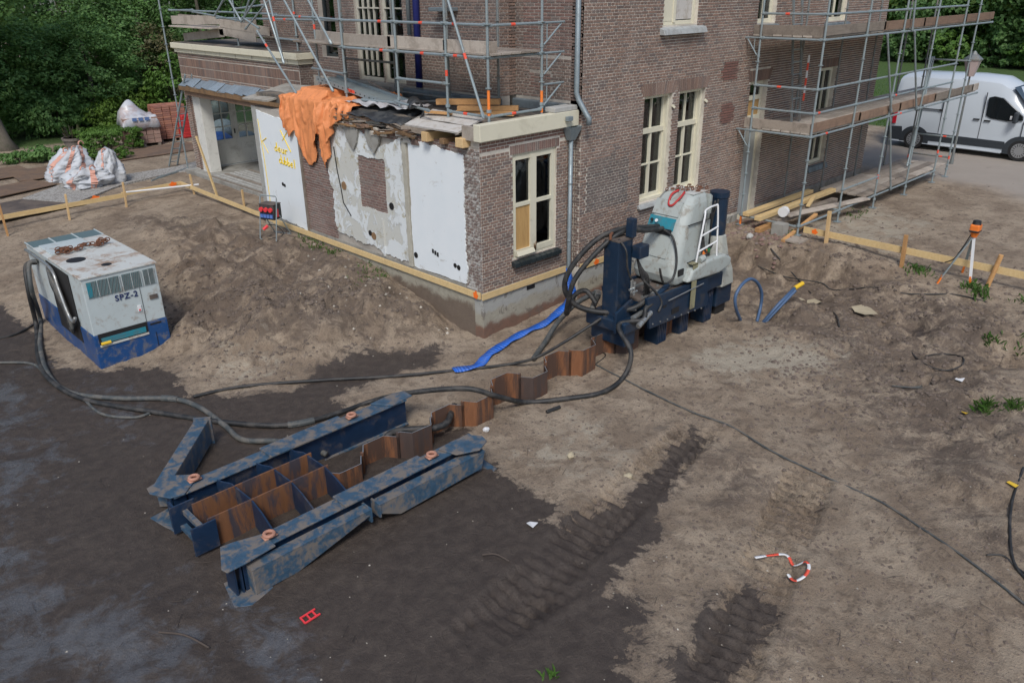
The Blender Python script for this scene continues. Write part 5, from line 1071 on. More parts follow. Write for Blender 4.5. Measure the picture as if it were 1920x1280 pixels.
# lettering SPZ-2
fc = bpy.data.curves.new('lettering', 'FONT'); fc.body = 'SPZ-2'; fc.size = .145; fc.extrude = .002; fc.align_x = 'CENTER'; fc.space_character = 1.12; fc.offset = .003
fo = bpy.data.objects.new('lettering_curve', fc); tm = bpy.data.meshes.new_from_object(fo); bpy.data.objects.remove(fo); tm.materials.clear(); tm.materials.append(MATS['ink_blue'])
tx = bpy.data.objects.new('lettering', tm); COL.objects.link(tx); tx.parent = pk; tx.rotation_euler = (math.pi/2, 0, 0); tx.location = Vector((k0+.66,fy-.006,.305))-OFF[pk.name]
# left side: flat black sheet as the recess's shade, with hoses and rope
MB().box((k0-.016,4.55,kz+.30),(k0-.004,5.75,.74)).obj('hose_recess_shade', 'black', pk)
MB().tube(spline([(k0-.06,6.8,.72),(k0-.07,6.0,.74),(k0-.08,5.2,.70),(k0-.10,4.95,.40),(k0-.10,4.75,.0),(k0-.10,4.55,-.1),(k0-.08,4.45,.0)],5), .03, 8).obj('side_rail', 'steel_bright', pk, smooth=True)
for s in range(5): MB().tube(spline([(k0-.05,5.55,.66-s*.05),(k0-.10,5.3,.55-s*.05),(k0-.09,4.9,.2-s*.06),(k0-.10,4.7,-.2-s*.03),(k0-.06,4.95,-.35),(k0-.03,5.2,-.1)],5), .034, 8).obj('side_hose', random.choice(['hose_dusty','hose_dusty','black_rubber']), pk, smooth=True)
cp = thing('chain_sling', 'rusty chain heaped across the roof of the power pack', 'chain', (-4.9,5.7,.87))
chain(cp, [np.array([-5.30+i*.032,5.62+.10*math.sin(i*.55)+.05*math.cos(i*2.1),.885+.02*abs(math.sin(i*1.3))]) for i in range(26)], .032, .010)
for s in range(14): chain(cp, [np.array([(-5.25 if s < 8 else -4.55)+random.uniform(-.1,.1),5.55+(0.15 if s>=8 else 0)+random.uniform(-.09,.09),.885+random.uniform(0,.05)])], .035, .011)
# ------------------------------------------------------------------ hoses and cables
def hose(name, pts, r, mat, label, cat='hose', group=None, n=8, ns=10, coup=()):
    P_ = spline(pts, ns); mb = MB(); mb.tube(P_, r, n)
    if not coup: return solo(mb, name, mat, label, cat, group, smooth=True)
    th = thing(name, label, cat, tuple(P_[0]), group); mb.obj('tube', mat, th, smooth=True)
    for (i, k, m) in coup: MB().tube(P_[i:i+k], r+.012, 10).obj('coupling', m, th)
    return th
S = lambda *l, r=.04: [SP(x, y, r) for x, y in l]
hg = 'hydraulic hoses of the press'
pkh = lambda x, z, v=5.5: np.array([k0-x, v, z])
hose('hydraulic_hose', [pkh(.02,.60,6.3),pkh(.16,.55,6.35),pkh(.26,.1,6.2)]+S((76,600),(76,650),(90,700),(130,735),(220,746),(320,746),(372,762),(420,795),(455,822))+[SP(520,826,.06),SP(575,838,.10),SP(612,852,.10)], .042, 'hose_dusty', 'grey dusty hose snaking from the power pack to the first sheet pile', 'hose', hg, coup=((78,5,'hose_dusty'),))
hose('hydraulic_hose', [pkh(.02,.55,6.4),pkh(.2,.5,6.45),pkh(.30,.0,6.3)]+S((68,610),(72,670),(95,715),(160,748),(280,770),(420,790),(540,796),(630,775),(700,752))+[ZP(770,736,-.42),ZP(872,728,-.26),ZP(930,742,-.44)]+S((985,752),(1060,745),(1130,735))+[SP(1170,705,.05),ZP(1183,660,-.4),ZP(1160,610,-.1),(1.32,-2.62,-.05),(1.42,-2.60,.12),(1.62,-2.58,.16)], .042, 'black_rubber', 'long black hose crossing the frame and the sheet piles to the press', 'hose', hg, coup=((90,6,'hose_dusty'),))
hose('hydraulic_hose', S((362,742),(450,723),(600,713),(740,706),(880,690),(960,682),r=.03)+[ZP(1010,668,-.6),ZP(1060,640,-.45),ZP(1110,608,-.2),ZP(1150,585,.0),(1.30,-2.5,.10)], .028, 'black_rubber', 'thin black hose lying across the sand from the press towards the power pack', 'hose', hg)
hose('hydraulic_hose', S((1000,672),(1020,645),r=.05)+[ZP(1045,605,-.55),ZP(1075,573,-.35),ZP(1100,557,-.2),ZP(1122,549,-.15),(1.0,-1.75,.0)], .050, 'hose_dusty', 'thick grey hose with a steel coupling running down from the press column', 'hose', hg, coup=((46,8,'steel_bright'),))
hose('hydraulic_hose', [(2.55,-1.95,1.22),(2.0,-2.0,1.32),(1.4,-2.05,1.44),(.95,-1.85,1.30),(.62,-1.60,.85),(.55,-1.5,.45),(.70,-1.65,.12),(1.02,-2.0,.0),(1.30,-2.40,.10),(1.62,-2.52,.22),(1.70,-2.56,.05)], .048, 'black_rubber', 'thick black hose looping over the top of the press column', 'hose', hg)
hose('hydraulic_hose', [(2.55,-2.05,1.20),(2.0,-2.08,1.28),(1.4,-2.12,1.42),(.98,-1.98,1.22),(.55,-1.75,.7),(.50,-1.62,.2),(.62,-1.5,-.05),(.85,-1.45,.20),(1.0,-1.6,.30),(1.05,-1.8,.1)], .044, 'black_rubber', 'second black loop hose hanging closest to the blue downpipe end', 'hose', hg)
hose('hydraulic_hose', [(2.5,-2.12,1.2),(2.46,-2.35,1.1),(2.40,-2.5,.75),(2.25,-2.55,.45),(2.05,-2.5,.40),(1.9,-2.5,.7)], .020, 'black_rubber', 'thin black hose hanging down the front of the white hood', 'hose', hg)
hose('hydraulic_hose', [(1.42,-2.36,1.0),(1.52,-2.42,.6),(1.7,-2.58,.35),(1.85,-2.62,.12),(1.75,-2.64,-.02)], .022, 'black_rubber', 'thin black hose running from the valve block to the saddle', 'hose', hg)
hose('hydraulic_hose', [(1.1,-2.2,1.34),(1.05,-2.4,1.2),(1.08,-2.42,.9),(1.2,-2.42,.66)], .018, 'black_rubber', 'short thin hose on the face of the blue column', 'hose', hg)
mb = MB(); mb.tube([(1.55,-2.62,.02),(1.15,-2.66,-.12)], .042, 12); 
for k in range(7): mb.tube([(1.52-k*.055,-2.622-k*.0055,.013-k*.019),(1.50-k*.055,-2.625-k*.0055,.006-k*.019)], .05, 12)
solo(mb, 'hose_coupling', 'steel_bright', 'bright steel hose coupling in front of the blue press saddle', 'coupling')
cg = 'cables lying on the soil'
hose('power_cable', S((1115,683),(1180,715),(1290,768),(1370,800),(1450,848),(1560,895),(1650,940),(1720,985),(1800,1040),(1870,1095),(1930,1140),r=.012), .013, 'hose_dusty', 'long thin dark cable running diagonally over the sand to the corner', 'cable', cg)
hose('power_cable', S((-20,638),(25,628),(68,606),r=.02), .022, 'black_rubber', 'short dark cable entering at the picture edge beside the power pack', 'cable', cg)
hose('power_cable', S((-20,681),(60,682),(95,715),(150,742),(190,775),(250,782),(285,772),r=.022), .024, 'hose_dusty', 'grey cable curving in front of the power pack', 'cable', cg)
hose('cable_coil', S((1695,643),(1715,665),(1735,690),(1770,698),(1800,692),(1805,675),(1785,663),(1755,664),(1735,672),r=.012), .012, 'black_rubber', 'loop of black cable on the dark soil at the picture side', 'cable', cg)
hose('cable_coil', S((1738,700),(1745,715),(1725,728),(1672,727),(1710,722),(1730,714),r=.012), .012, 'hose_dusty', 'grey bent cable ends just below the black cable loop', 'cable', cg)
hose('power_cable', S((1420,508),(1470,512),(1540,520),(1570,510),r=.012)+S((1640,545),(1700,552),(1790,552),(1850,565),r=.012), .013, 'black_rubber', 'black cable along the foot of the trench bank', 'cable', cg)
hose('power_cable', S((1440,505),(1500,525),(1540,560),(1565,595),(1572,622),r=.015), .017, 'black_rubber', 'black cable dropping from the trench past the tan paper scraps', 'cable', cg)
hose('power_cable', S((1918,880),(1900,930),(1893,990),(1900,1050),(1925,1085),r=.015), .016, 'black_rubber', 'black cable at the picture edge near the yellow wrapper', 'cable', cg)
hose('power_cable', S((1850,1040),(1880,1042),(1905,1060),(1930,1080),r=.012), .012, 'black_rubber', 'thin cable end joining the black cable at the picture edge', 'cable', cg)
hose('power_cable', S((1116,683),(1135,668),(1128,660),(1115,665),(1118,640),(1128,610),r=.01)[:4]+[ZP(1113,660,-.5),ZP(1118,630,-.42)], .008, 'black_rubber', 'thin wire hanging over the last free sheet pile', 'cable', cg)
# upright loop of blue hose and its cut-off piece
b0 = SP(1388,603,0); b1 = SP(1420,597,0); q = [b0]+[np.array(YP(x,y,(b0[1]+b1[1])/2)) for x,y in ((1380,578),(1379,556),(1390,535),(1406,523),(1420,530),(1428,550),(1426,575))]+[b1]
hose('blue_hose', q, .032, 'blue_hose', 'upright loop of blue-grey hose sticking out of the soil', 'hose')
bp = thing('blue_pipe', 'blue-grey pipe with a yellow end leaning out of the soil', 'pipe', tuple(SP(1430,600)))
e = ZP(1490,540,-.28); MB().tube([SP(1430,601,-.02), (np.array(SP(1430,601,0))+e)/2+[0,0,.02], e], .034, 10).obj('tube', 'blue_hose', bp, smooth=True); e2 = ZP(1505,531,-.24); MB().tube([e,e2], .042, 10).obj('end_sleeve', 'yellow_plastic', bp)
MB().tube([SP(1434,600,-.02), e-[.05,.05,.02]], .03, 10).obj('tube', 'blue_hose', bp)
# blue lay-flat strap from the downpipe
def ribbon(name, pts, w, mats, label, cat, stripe=None, sag=0.0):
    P_ = spline(pts, 8); mb = MB(); vs = []
    for i, p in enumerate(P_):
        d = P_[min(i+1,len(P_)-1)]-P_[max(i-1,0)]; s = np.array([-d[1],d[0],0.]); s /= max(1e-6,np.linalg.norm(s)); tw = math.sin(i*.7)*.25
        a = p+s*w/2*(1-abs(tw)*.3)+np.array([0,0,tw*w*.35]); b = p-s*w/2*(1-abs(tw)*.3)-np.array([0,0,tw*w*.2]); vs += [a, p+np.array([0,0,.003+.003*math.sin(i)]), b]
    for i in range(len(P_)-1):
        mb.m = 0 if stripe is None else (i//stripe) % 2
        mb.add([vs[3*i+k] for k in range(3)]+[vs[3*i+3+k] for k in range(3)], [(0,3,4,1),(1,4,5,2)])
    o = mb.obj(name, mats, None, smooth=True); so_ = o.modifiers.new('thick','SOLIDIFY'); so_.thickness = .004; return tag(o, label, cat)
ribbon('blue_layflat_hose', [(PX,PY,.0),(PX,PY-.03,-.18),(PX-.05,PY-.14,-.48)]+S((1050,580),(1020,605),(985,622),(950,640),(915,665),(895,683),(850,694),r=.045), .19, 'blue_bright', 'bright blue lay-flat hose from the downpipe along the foundation', 'hose')
MB_ = MB(); MB_.tube([(PX,PY,.06),(PX,PY,-.12),(PX,PY-.04,-.32)], .062, 10); solo(MB_, 'hose_sleeve', 'blue_bright', 'blue plastic sleeve bound round the foot of the downpipe', 'sleeve', smooth=True)
ribbon('barrier_tape', S((1416,1042),(1445,1034),(1475,1036),(1490,1050),(1510,1058),(1516,1068),(1508,1082),(1490,1084),(1478,1072),r=.055), .036, ['white_plastic','mark_red'], 'curl of red and white barrier tape on the sand', 'tape', 6)
# ------------------------------------------------------------------ things on the extension roof
def drape(n=104, m=96, frames=36):
    """lets a sheet fall over the roof edge: cloth simulation with the roof edge as collider"""
    zb = [(3.6,3.02),(3.95,2.98),(4.05,2.9),(4.25,2.75),(4.45,2.5),(4.62,2.1),(4.78,1.80),(4.92,2.05),(5.02,2.62),(5.10,2.2),(5.22,1.95),(5.38,1.80),(5.55,1.84),(5.70,2.02),(5.85,2.38),(6.0,2.5),(6.12,2.38),(6.24,2.32),(6.34,2.5),(6.48,2.85)]
    W0, W1 = 3.70, 6.50; Lr, Lh = 1.35, 1.42; tot = Lr+Lh; V_ = []; keep = np.ones((n,m), bool); pin = []
    for i in range(n):
        a = i/(n-1); v = W0+(W1-W0)*a; ph = 2*math.pi*(10.5*a+.6*math.sin(5*a)); zbot = float(np.interp(v,[p for p,_ in zb],[q for _,q in zb]))
        for j in range(m):
            s = tot*j/(m-1); f = (.055+.02*math.sin(7*a))*math.sin(ph+s*.8)+.05*mnoise.noise(Vector((v*2.2,s*2.2,3)))
            if s < Lr: p = (Lr-s-.12, v, 3.16+abs(f)*1.1+.10*math.exp(-((v-5.5)/.5)**2)*math.sin(s/Lr*math.pi))
            else: d = s-Lr; p = (-.17-.10*min(1,d*3)+f*1.1, v+.03*math.sin(ph*.5), 3.14-d)
            if s >= Lr and p[2] < zbot: keep[i,j] = False
            V_.append(p)
            if j == 0: pin.append(i*m+j)
    F_ = [(i*m+j,(i+1)*m+j,(i+1)*m+j+1,i*m+j+1) for i in range(n-1) for j in range(m-1) if keep[i,j] and keep[i+1,j] and keep[i+1,j+1] and keep[i,j+1]]
    me = bpy.data.meshes.new('sim'); me.from_pydata(V_, [], F_); me.update(); o = bpy.data.objects.new('sim', me); COL.objects.link(o)
    vg = o.vertex_groups.new(name='pin'); vg.add(pin, 1.0, 'ADD')
    bm_ = bpy.data.meshes.new('col'); b = []; fb_ = []
    def bx(lo, hi):
        k = len(b); x0,y0,z0 = lo; x1,y1,z1 = hi
        b.extend([(x0,y0,z0),(x1,y0,z0),(x1,y1,z0),(x0,y1,z0),(x0,y0,z1),(x1,y0,z1),(x1,y1,z1),(x0,y1,z1)]); fb_.extend([tuple(k+q for q in f) for f in ((3,2,1,0),(4,5,6,7),(0,1,5,4),(1,2,6,5),(2,3,7,6),(3,0,4,7))])
    bx((-.03,3,-.5),(2,8,3.06)); bx((.25,5.0,3.0),(.8,6.0,3.24)); bx((.1,4.3,3.0),(.5,4.6,3.14))
    bm_.from_pydata(b, [], fb_); bm_.update(); c = bpy.data.objects.new('col', bm_); COL.objects.link(c)
    c.modifiers.new('c','COLLISION'); c.collision.thickness_outer = .015; c.collision.cloth_friction = 25
    md = o.modifiers.new('cloth','CLOTH'); s = md.settings; s.quality = 5; s.mass = .25; s.tension_stiffness = 25; s.compression_stiffness = 12; s.shear_stiffness = 4; s.bending_stiffness = .10; s.air_damping = 4; s.vertex_group_mass = 'pin'
    s.tension_damping = 8; s.bending_damping = .8
    md.collision_settings.collision_quality = 2; md.collision_settings.distance_min = .012; md.collision_settings.use_self_collision = False
    md.point_cache.frame_start = 1; md.point_cache.frame_end = frames
    for f in range(1, frames+1): SC.frame_set(f)
    dg = bpy.context.evaluated_depsgraph_get(); ev = o.evaluated_get(dg); mm = ev.to_mesh()
    out = [tuple(v.co) for v in mm.vertices]; fo = [tuple(p.vertices) for p in mm.polygons]; ev.to_mesh_clear()
    for x in (o, c): dat = x.data; bpy.data.objects.remove(x); bpy.data.meshes.remove(dat)
    SC.frame_set(1); used = sorted({k for f in fo for k in f}); mp = {k: i for i, k in enumerate(used)}
    return [out[k] for k in used], [tuple(mp[k] for k in f) for f in fo]
_v, _f = drape(); mb = MB(); mb.add(_v, _f); o = mb.obj('tarpaulin', 'tarp_orange', None, smooth=True)
md = o.modifiers.new('s','SUBSURF'); md.levels = 1; md.render_levels = 1
o.modifiers.new('thick','SOLIDIFY').thickness = .004
tag(o, 'crumpled orange tarpaulin draped over the edge of the extension roof', 'tarpaulin')
def sheet(name, mat, label, cat, corners, th, nu=16, nv=12, amp=.03, curl=0.0, seed=1, sm=True):
    c = [np.array(p, float) for p in corners]; V_ = []
    for i in range(nu):
        for j in range(nv):
            s, t = i/(nu-1), j/(nv-1); p = c[0]*(1-s)*(1-t)+c[1]*s*(1-t)+c[2]*s*t+c[3]*(1-s)*t
            p = p+np.array([0,0,amp*2*(mnoise.noise(Vector((p[0]*2.5+seed,p[1]*2.5,seed)))+.5*mnoise.noise(Vector((p[0]*7,p[1]*7,seed))))+curl*max(0,t-.7)**2*8]); V_.append(p)
    mb = MB(); mb.add(V_, [(i*nv+j,(i+1)*nv+j,(i+1)*nv+j+1,i*nv+j+1) for i in range(nu-1) for j in range(nv-1)])
    o = mb.obj(name, mat, None, smooth=sm); md = o.modifiers.new('thick','SOLIDIFY'); md.thickness = th; return tag(o, label, cat)
zr = 3.05
sheet('plywood_sheet','board_white','white dusty board jutting over the roof edge by the cornice','board',[(-.14,.38,2.93),(-.18,1.80,2.93),(.62,1.95,3.10),(.55,.45,3.09)],.03,amp=.004,sm=False)
sheet('plywood_sheet','ply_grey','grey delaminated board jutting out left of the orange tarpaulin','board',[(-.10,6.95,2.90),(-.12,8.10,2.86),(1.1,8.15,3.09),(1.1,6.8,3.10)],.04,amp=.006,sm=False)
sheet('roof_membrane','membrane','torn black roofing membrane hanging over the stripped eaves','membrane',[(-.16,1.95,2.90),(-.12,4.2,2.98),(.5,4.3,3.10),(.45,2.0,3.12)],.006,amp=.03,seed=4)
mb = MB(); P_ = [( .05+.16*math.cos(t), 0, 3.17+.15*math.sin(t)) for t in np.linspace(-1.2,2.9,14)]
mb.add([(x,1.72,z) for x,_,z in P_]+[(x+.5,2.45,z+.0) for x,_,z in P_], [(i,i+1,15+i,14+i) for i in range(13)]); o = mb.obj('roof_membrane','membrane',None,smooth=True); o.modifiers.new('t','SOLIDIFY').thickness = .008; tag(o,'rolled-up strip of black membrane next to the white board','membrane')
sheet('plastic_sheet','sheet_clear','crumpled translucent plastic sheet behind the black membrane','plastic sheet',[(.12,2.15,3.14),(.10,4.15,3.15),(.85,4.0,3.14),(.9,2.3,3.13)],.004,24,20,.055,seed=8)
ad = thing('scaffold_deck', 'perforated aluminium deck section lying tilted on the extension roof', 'scaffold deck', (1.0,4.2,3.1))
p = np.array([.75,5.75,3.42]); q = np.array([.70,3.05,3.10])
MB().bar(p, q, .52, .03).obj('deck_plate','galv',ad)
for s in (-.26,.26): MB().bar(p+[s,0,.02], q+[s,0,.02], .035, .09).obj('side_rail','galv',ad)
for k in range(16): MB().disc(p+(q-p)*(k+.6)/17+[-.279,0,.02],.016,(1,0,0),.006,8).obj('slot','black',ad)
MB().bar(p+(q-p)*.45+[-.275,0,.02], p+(q-p)*.55+[-.275,0,.02], .012, .06).obj('colour_band','mark_red',ad)
solo(MB().bar((1.25,4.9,3.38),(1.15,3.5,3.08),.05,.03),'wood_lath','plank_pale','pale thin lath behind the aluminium deck','lath')
rg = 'sawn beams on the extension roof'
def rb(p, q, w, h, l): tag(MB().bar(p, q, w, h).obj('timber_beam','timber_orange',None,bevel=.004,seg=1), l, 'beam', rg)
rb((.70,1.38,3.10),(1.35,.52,3.10),.12,.09,'lowest short sawn beam on the extension roof'); rb((.66,1.30,3.19),(1.42,.48,3.19),.12,.085,'middle sawn beam of the little stack on the roof'); rb((.55,1.75,3.28),(1.22,.75,3.30),.13,.10,'topmost and longest sawn beam of the little roof stack')
rb((.28,1.75,3.13),(.42,1.2,3.13),.10,.04,'small offcut lying on the white board')
# ------------------------------------------------------------------ level boards and stakes
def stake(par, x, y, zt, w=.055, lean=(0,0), mat='timber_new', name='stake'):
    g = ZG(x,y)-.12; return MB().bar((x,y,g),(x+lean[0],y+lean[1],zt),w,w*.8).obj(name,mat,par,bevel=.003,seg=1)
def spray(par, p, ax, w=.10, h=.12):
    m = MB(); q = np.array(p, float); pts = [(w*(.5+.16*math.sin(k*2.3))*math.cos(t), h*(.5+.12*math.cos(k*1.7))*math.sin(t)) for k, t in enumerate(np.linspace(0,2*math.pi,13)[:-1])]
    m.add([(q[0], q[1]+a, q[2]+b) if ax == 0 else (q[0]+a, q[1], q[2]+b) for a, b in pts], [tuple(range(12)) if ax else tuple(range(11,-1,-1))]); return m.obj('spray_mark','spray_orange',par)
lb = thing('batter_board', 'yellow level board on stakes running to the white wall and round the dug soil', 'batter board', (0,13,-.2))
A_, B_, C_, D_ = (-.02,7.5,.055), (.14,13.25,.055), (-5.6,12.35,.055), (-1.6,13.0,.055)
MB().bar(A_, B_, .025, .11).obj('rail','timber_yellow',lb); MB().bar((B_[0],B_[1]+.03,.055), (-1.6,13.12,.055), .025, .11).obj('rail','timber_yellow',lb); MB().bar((-1.5,13.06,.03), (-6.2,12.75,.05), .025, .12).obj('rail','timber_yellow',lb)
MB().tube([(-1.5,13.02,.11),(.35,12.5,.10)], .025, 8).obj('white_batten','white_plastic',lb)
for (px,py,zt,m) in ((410,372,1.55,'timber_yellow'),(365,365,.42,'timber_new'),(458,388,.36,'timber_new'),(237,388,.45,'timber_new'),(130,412,.42,'timber_new'),(15,442,.5,'timber_orange')):
    p = SP(px,py); stake(lb, p[0], p[1], zt, lean=(random.uniform(-.05,.05)-(.15 if zt > 1 else 0), random.uniform(-.05,.05)+(.45 if zt > 1 else 0)), mat=m)
spray(lb, (-2.3,13.095,.075), 1, .22, .14); spray(lb, (-.1,13.215,.075), 1, .2, .13)
wb = thing('level_board', 'yellow level board nailed along the foot of the white plaster wall', 'level board', (-.05,4,.05))
MB().box((-.075,.0,.0),(-.046,7.5,.115)).obj('board','timber_yellow',wb)
spray(wb, (-.078,.12,.06), 0, .12, .16)
wb2 = thing('level_board', 'yellow level board under the extension window', 'level board', (1.1,-.06,.05)); MB().box((-.075,-.075,.0),(2.17,-.046,.115)).obj('board','timber_yellow',wb2)
wb3 = thing('level_board', 'yellow level board on the house plinth behind the piling press', 'level board', (3.4,-.2,.05)); MB().box((2.46,-.215,.0),(4.6,-.188,.115)).obj('board','timber_yellow',wb3); spray(wb3, (2.95,-.218,.058), 1, .15, .13)
br = thing('batter_board', 'long yellow level board on three posts in front of the laser tripod', 'batter board', (8.0,-4.5,-.25))
a = YP(1505,436,-2.18); MB().bar((7.98,-2.15,.075),(7.90,-7.8,.075),.026,.14).obj('rail','timber_yellow',br)
for (px,py,zt,m,w) in ((1534,466,.62,'timber_new',.075),(1690,500,.42,'timber_orange',.075)): p = SP(px,py); stake(br, 7.94-.05, p[1], zt, w, (0,.03), m)
p = SP(1838,560); g = ZG(7.88,-6.20); MB().tube([(7.84,-6.10,g-.1),(7.84,-6.22,.40)], .045, 10).obj('round_post','timber_orange',br)
spray(br, (7.958,-2.42,.078), 0, .13, .13)
# ------------------------------------------------------------------ power distribution box on a trestle
db = thing('distribution_box', 'black socket distribution box with red and blue outlets on a tube trestle', 'power box', (-.75,6.55,-.15))
bx0, by = -.86, 6.55; gzb = ZG(bx0,by); d = Vector((.38,-.93,0)).normalized(); n = Vector((-.93,-.38,0)).normalized()
def R3(a, b, c): q = Vector((-.62,6.50,gzb))+d*a-n*b; return (q.x,q.y,q.z+c)       # along face, depth, up
def rbox(mb, a0,a1,b0,b1,c0,c1):
    return mb.add([R3(a0,b0,c0),R3(a1,b0,c0),R3(a1,b1,c0),R3(a0,b1,c0),R3(a0,b0,c1),R3(a1,b0,c1),R3(a1,b1,c1),R3(a0,b1,c1)],[(3,2,1,0),(4,5,6,7),(0,1,5,4),(1,2,6,5),(2,3,7,6),(3,0,4,7)])
rbox(MB(),-.20,.20,-.13,.15,.46,.80).obj('housing','black_rubber',db,bevel=.02); rbox(MB(),-.205,.205,-.135,.155,.802,.82).obj('lid','plate_dark',db,bevel=.006)
for i in range(3): MB().tube([R3(-.13+i*.13,-.125,.70),R3(-.13+i*.13,-.175,.695)], .05, 12).obj('red_socket','red_plastic',db)
rbox(MB(),-.18,.18,-.138,-.131,.50,.60).obj('blue_panel','ink_blue',db)
for i in range(4): rbox(MB(),-.17+i*.09,-.10+i*.09,-.158,-.139,.51,.585).obj('blue_socket','socket_blue',db)
for s in (-.23,.23):
    MB().tube([R3(s,-.20,0),R3(s,-.03,.85),R3(s,-.01,.95)], .014, 8).obj('leg','galv',db); MB().tube([R3(s,.34,.02),R3(s,.02,.55)], .013, 8).obj('leg','galv',db)
MB().tube([R3(-.23,-.01,.95),R3(-.2,0,.99),R3(.2,0,.99),R3(.23,-.01,.95)], .014, 8).obj('handle','galv',db); MB().tube([R3(-.23,.34,.03),R3(.23,.34,.03)], .013, 8).obj('foot_tube','galv',db); MB().tube([R3(-.27,-.2,.01),R3(-.17,-.2,.01)], .013, 8).obj('foot_tube','galv',db)
MB().tube([R3(.02,-.17,.34),R3(-.06,-.24,.26)], .035, 10).obj('red_plug','red_plastic',db); MB().tube(spline([R3(.03,-.16,.36),R3(.12,0,.30),R3(.2,.1,.08),R3(.0,-.2,.02)],5), .010, 6).obj('plug_lead','black_rubber',db); rbox(MB(),.21,.215,-.05,.02,.52,.7).obj('tape_flag','red_plastic',db)
# ------------------------------------------------------------------ laser level
tl = SP(1817,530); lt = thing('laser_level', 'orange laser level on an aluminium tripod behind the long level board', 'laser level', tuple(tl))
hd = np.array([tl[0]-.02,tl[1]+.10,ZG(tl[0],tl[1])+1.02])
feet = [SP(1818,535), SP(1757,528), SP(1806,518)+np.array([.25,.1,0])]
for i, f_ in enumerate(feet):
    f_ = np.array([f_[0],f_[1],ZG(f_[0],f_[1])]); MB().bar(f_+(hd-f_)*.12, hd-[0,0,.05], .05, .022).obj('leg','white_plastic' if i == 0 else 'galv',lt); MB().bar(f_-[0,0,.03], f_+(hd-f_)*.16, .04, .03).obj('foot','orange_tool',lt)
MB().tube([hd-[0,0,.10],hd],.075,12,radii=[.05,.085]).obj('tripod_head','orange_tool',lt); b = hd+[0,0,.0]
MB().box(b+[-.10,-.085,.01],b+[.10,.085,.16]).obj('body','orange_tool',lt,bevel=.025); MB().box(b+[-.11,-.09,.005],b+[.11,.09,.05]).obj('bumper','black_rubber',lt,bevel=.02); MB().tube([b+[0,0,.15],b+[0,0,.23],b+[0,0,.235]],.07,12,radii=[.085,.07,.05]).obj('rotor_cap','black_rubber',lt)
MB().tube(spline([hd+[-.02,.05,-.05],hd+[-.08,.14,-.35],hd+[-.02,.26,-.6],hd+[.02,.42,-.72]],5), .012, 6).obj('carry_strap','black',lt)
# ------------------------------------------------------------------ left background: plates, bags, pallets, pot, ladder
def flat(name, mat, label, pts, th=.02, z=None, cat='road plate', group=None):
    P_ = [SP(*p) for p in pts]; z = z if z is not None else max(q[2] for q in P_)+.02; return tag(MB().prism([(q[0],q[1]) for q in P_], z-th, z, 2).obj(name, mat, None), label, cat, group)
gp = 'steel road plates along the garden'
def plate_at(c, dx, dy, ang, mat, label, z):
    M = Matrix.Rotation(ang,4,'Z'); vs = [M@Vector((sx*dx/2,sy*dy/2,0)) for sx,sy in ((-1,-1),(1,-1),(1,1),(-1,1))]; tag(MB().prism([(c[0]+v.x,c[1]+v.y) for v in vs], z-.025, z, 2).obj('road_plate',mat,None,bevel=.004,seg=1), label, 'road plate', gp)
zp = -.13
plate_at(ZP(285,283,zp), 3.4, 1.9, .0, 'plate_brown', 'brown steel road plate in front of the wrapped brick pallets', zp); plate_at(ZP(120,318,zp), 3.0, 1.9, -.05, 'plate_brown', 'brown steel road plate behind the white bulk bags', zp+.012); plate_at(ZP(-30,330,zp), 2.6, 1.8, .05, 'plate_brown', 'brown steel road plate at the picture edge', zp+.02)
plate_at(ZP(30,352,zp), 1.8, 1.3, .3, 'plate_brown', 'small reddish-brown plate at the picture edge before the gravel', zp+.004); plate_at(ZP(50,388,zp-.05), 2.3, 2.0, .1, 'plate_dark', 'dark muddy plate next to the level board stakes', zp-.03)
gv = MB(); q = [ZP(x,y,-.14) for x,y in ((40,372),(115,345),(330,312),(375,300),(392,318),(330,322),(230,345),(140,380))]; gv.prism([(p[0],p[1]) for p in q], -.21, -.142, 2); o = gv.obj('gravel','gravel_grey',None); tag(o,'strip of pale grey gravel beside the road plates',None,None,'stuff')
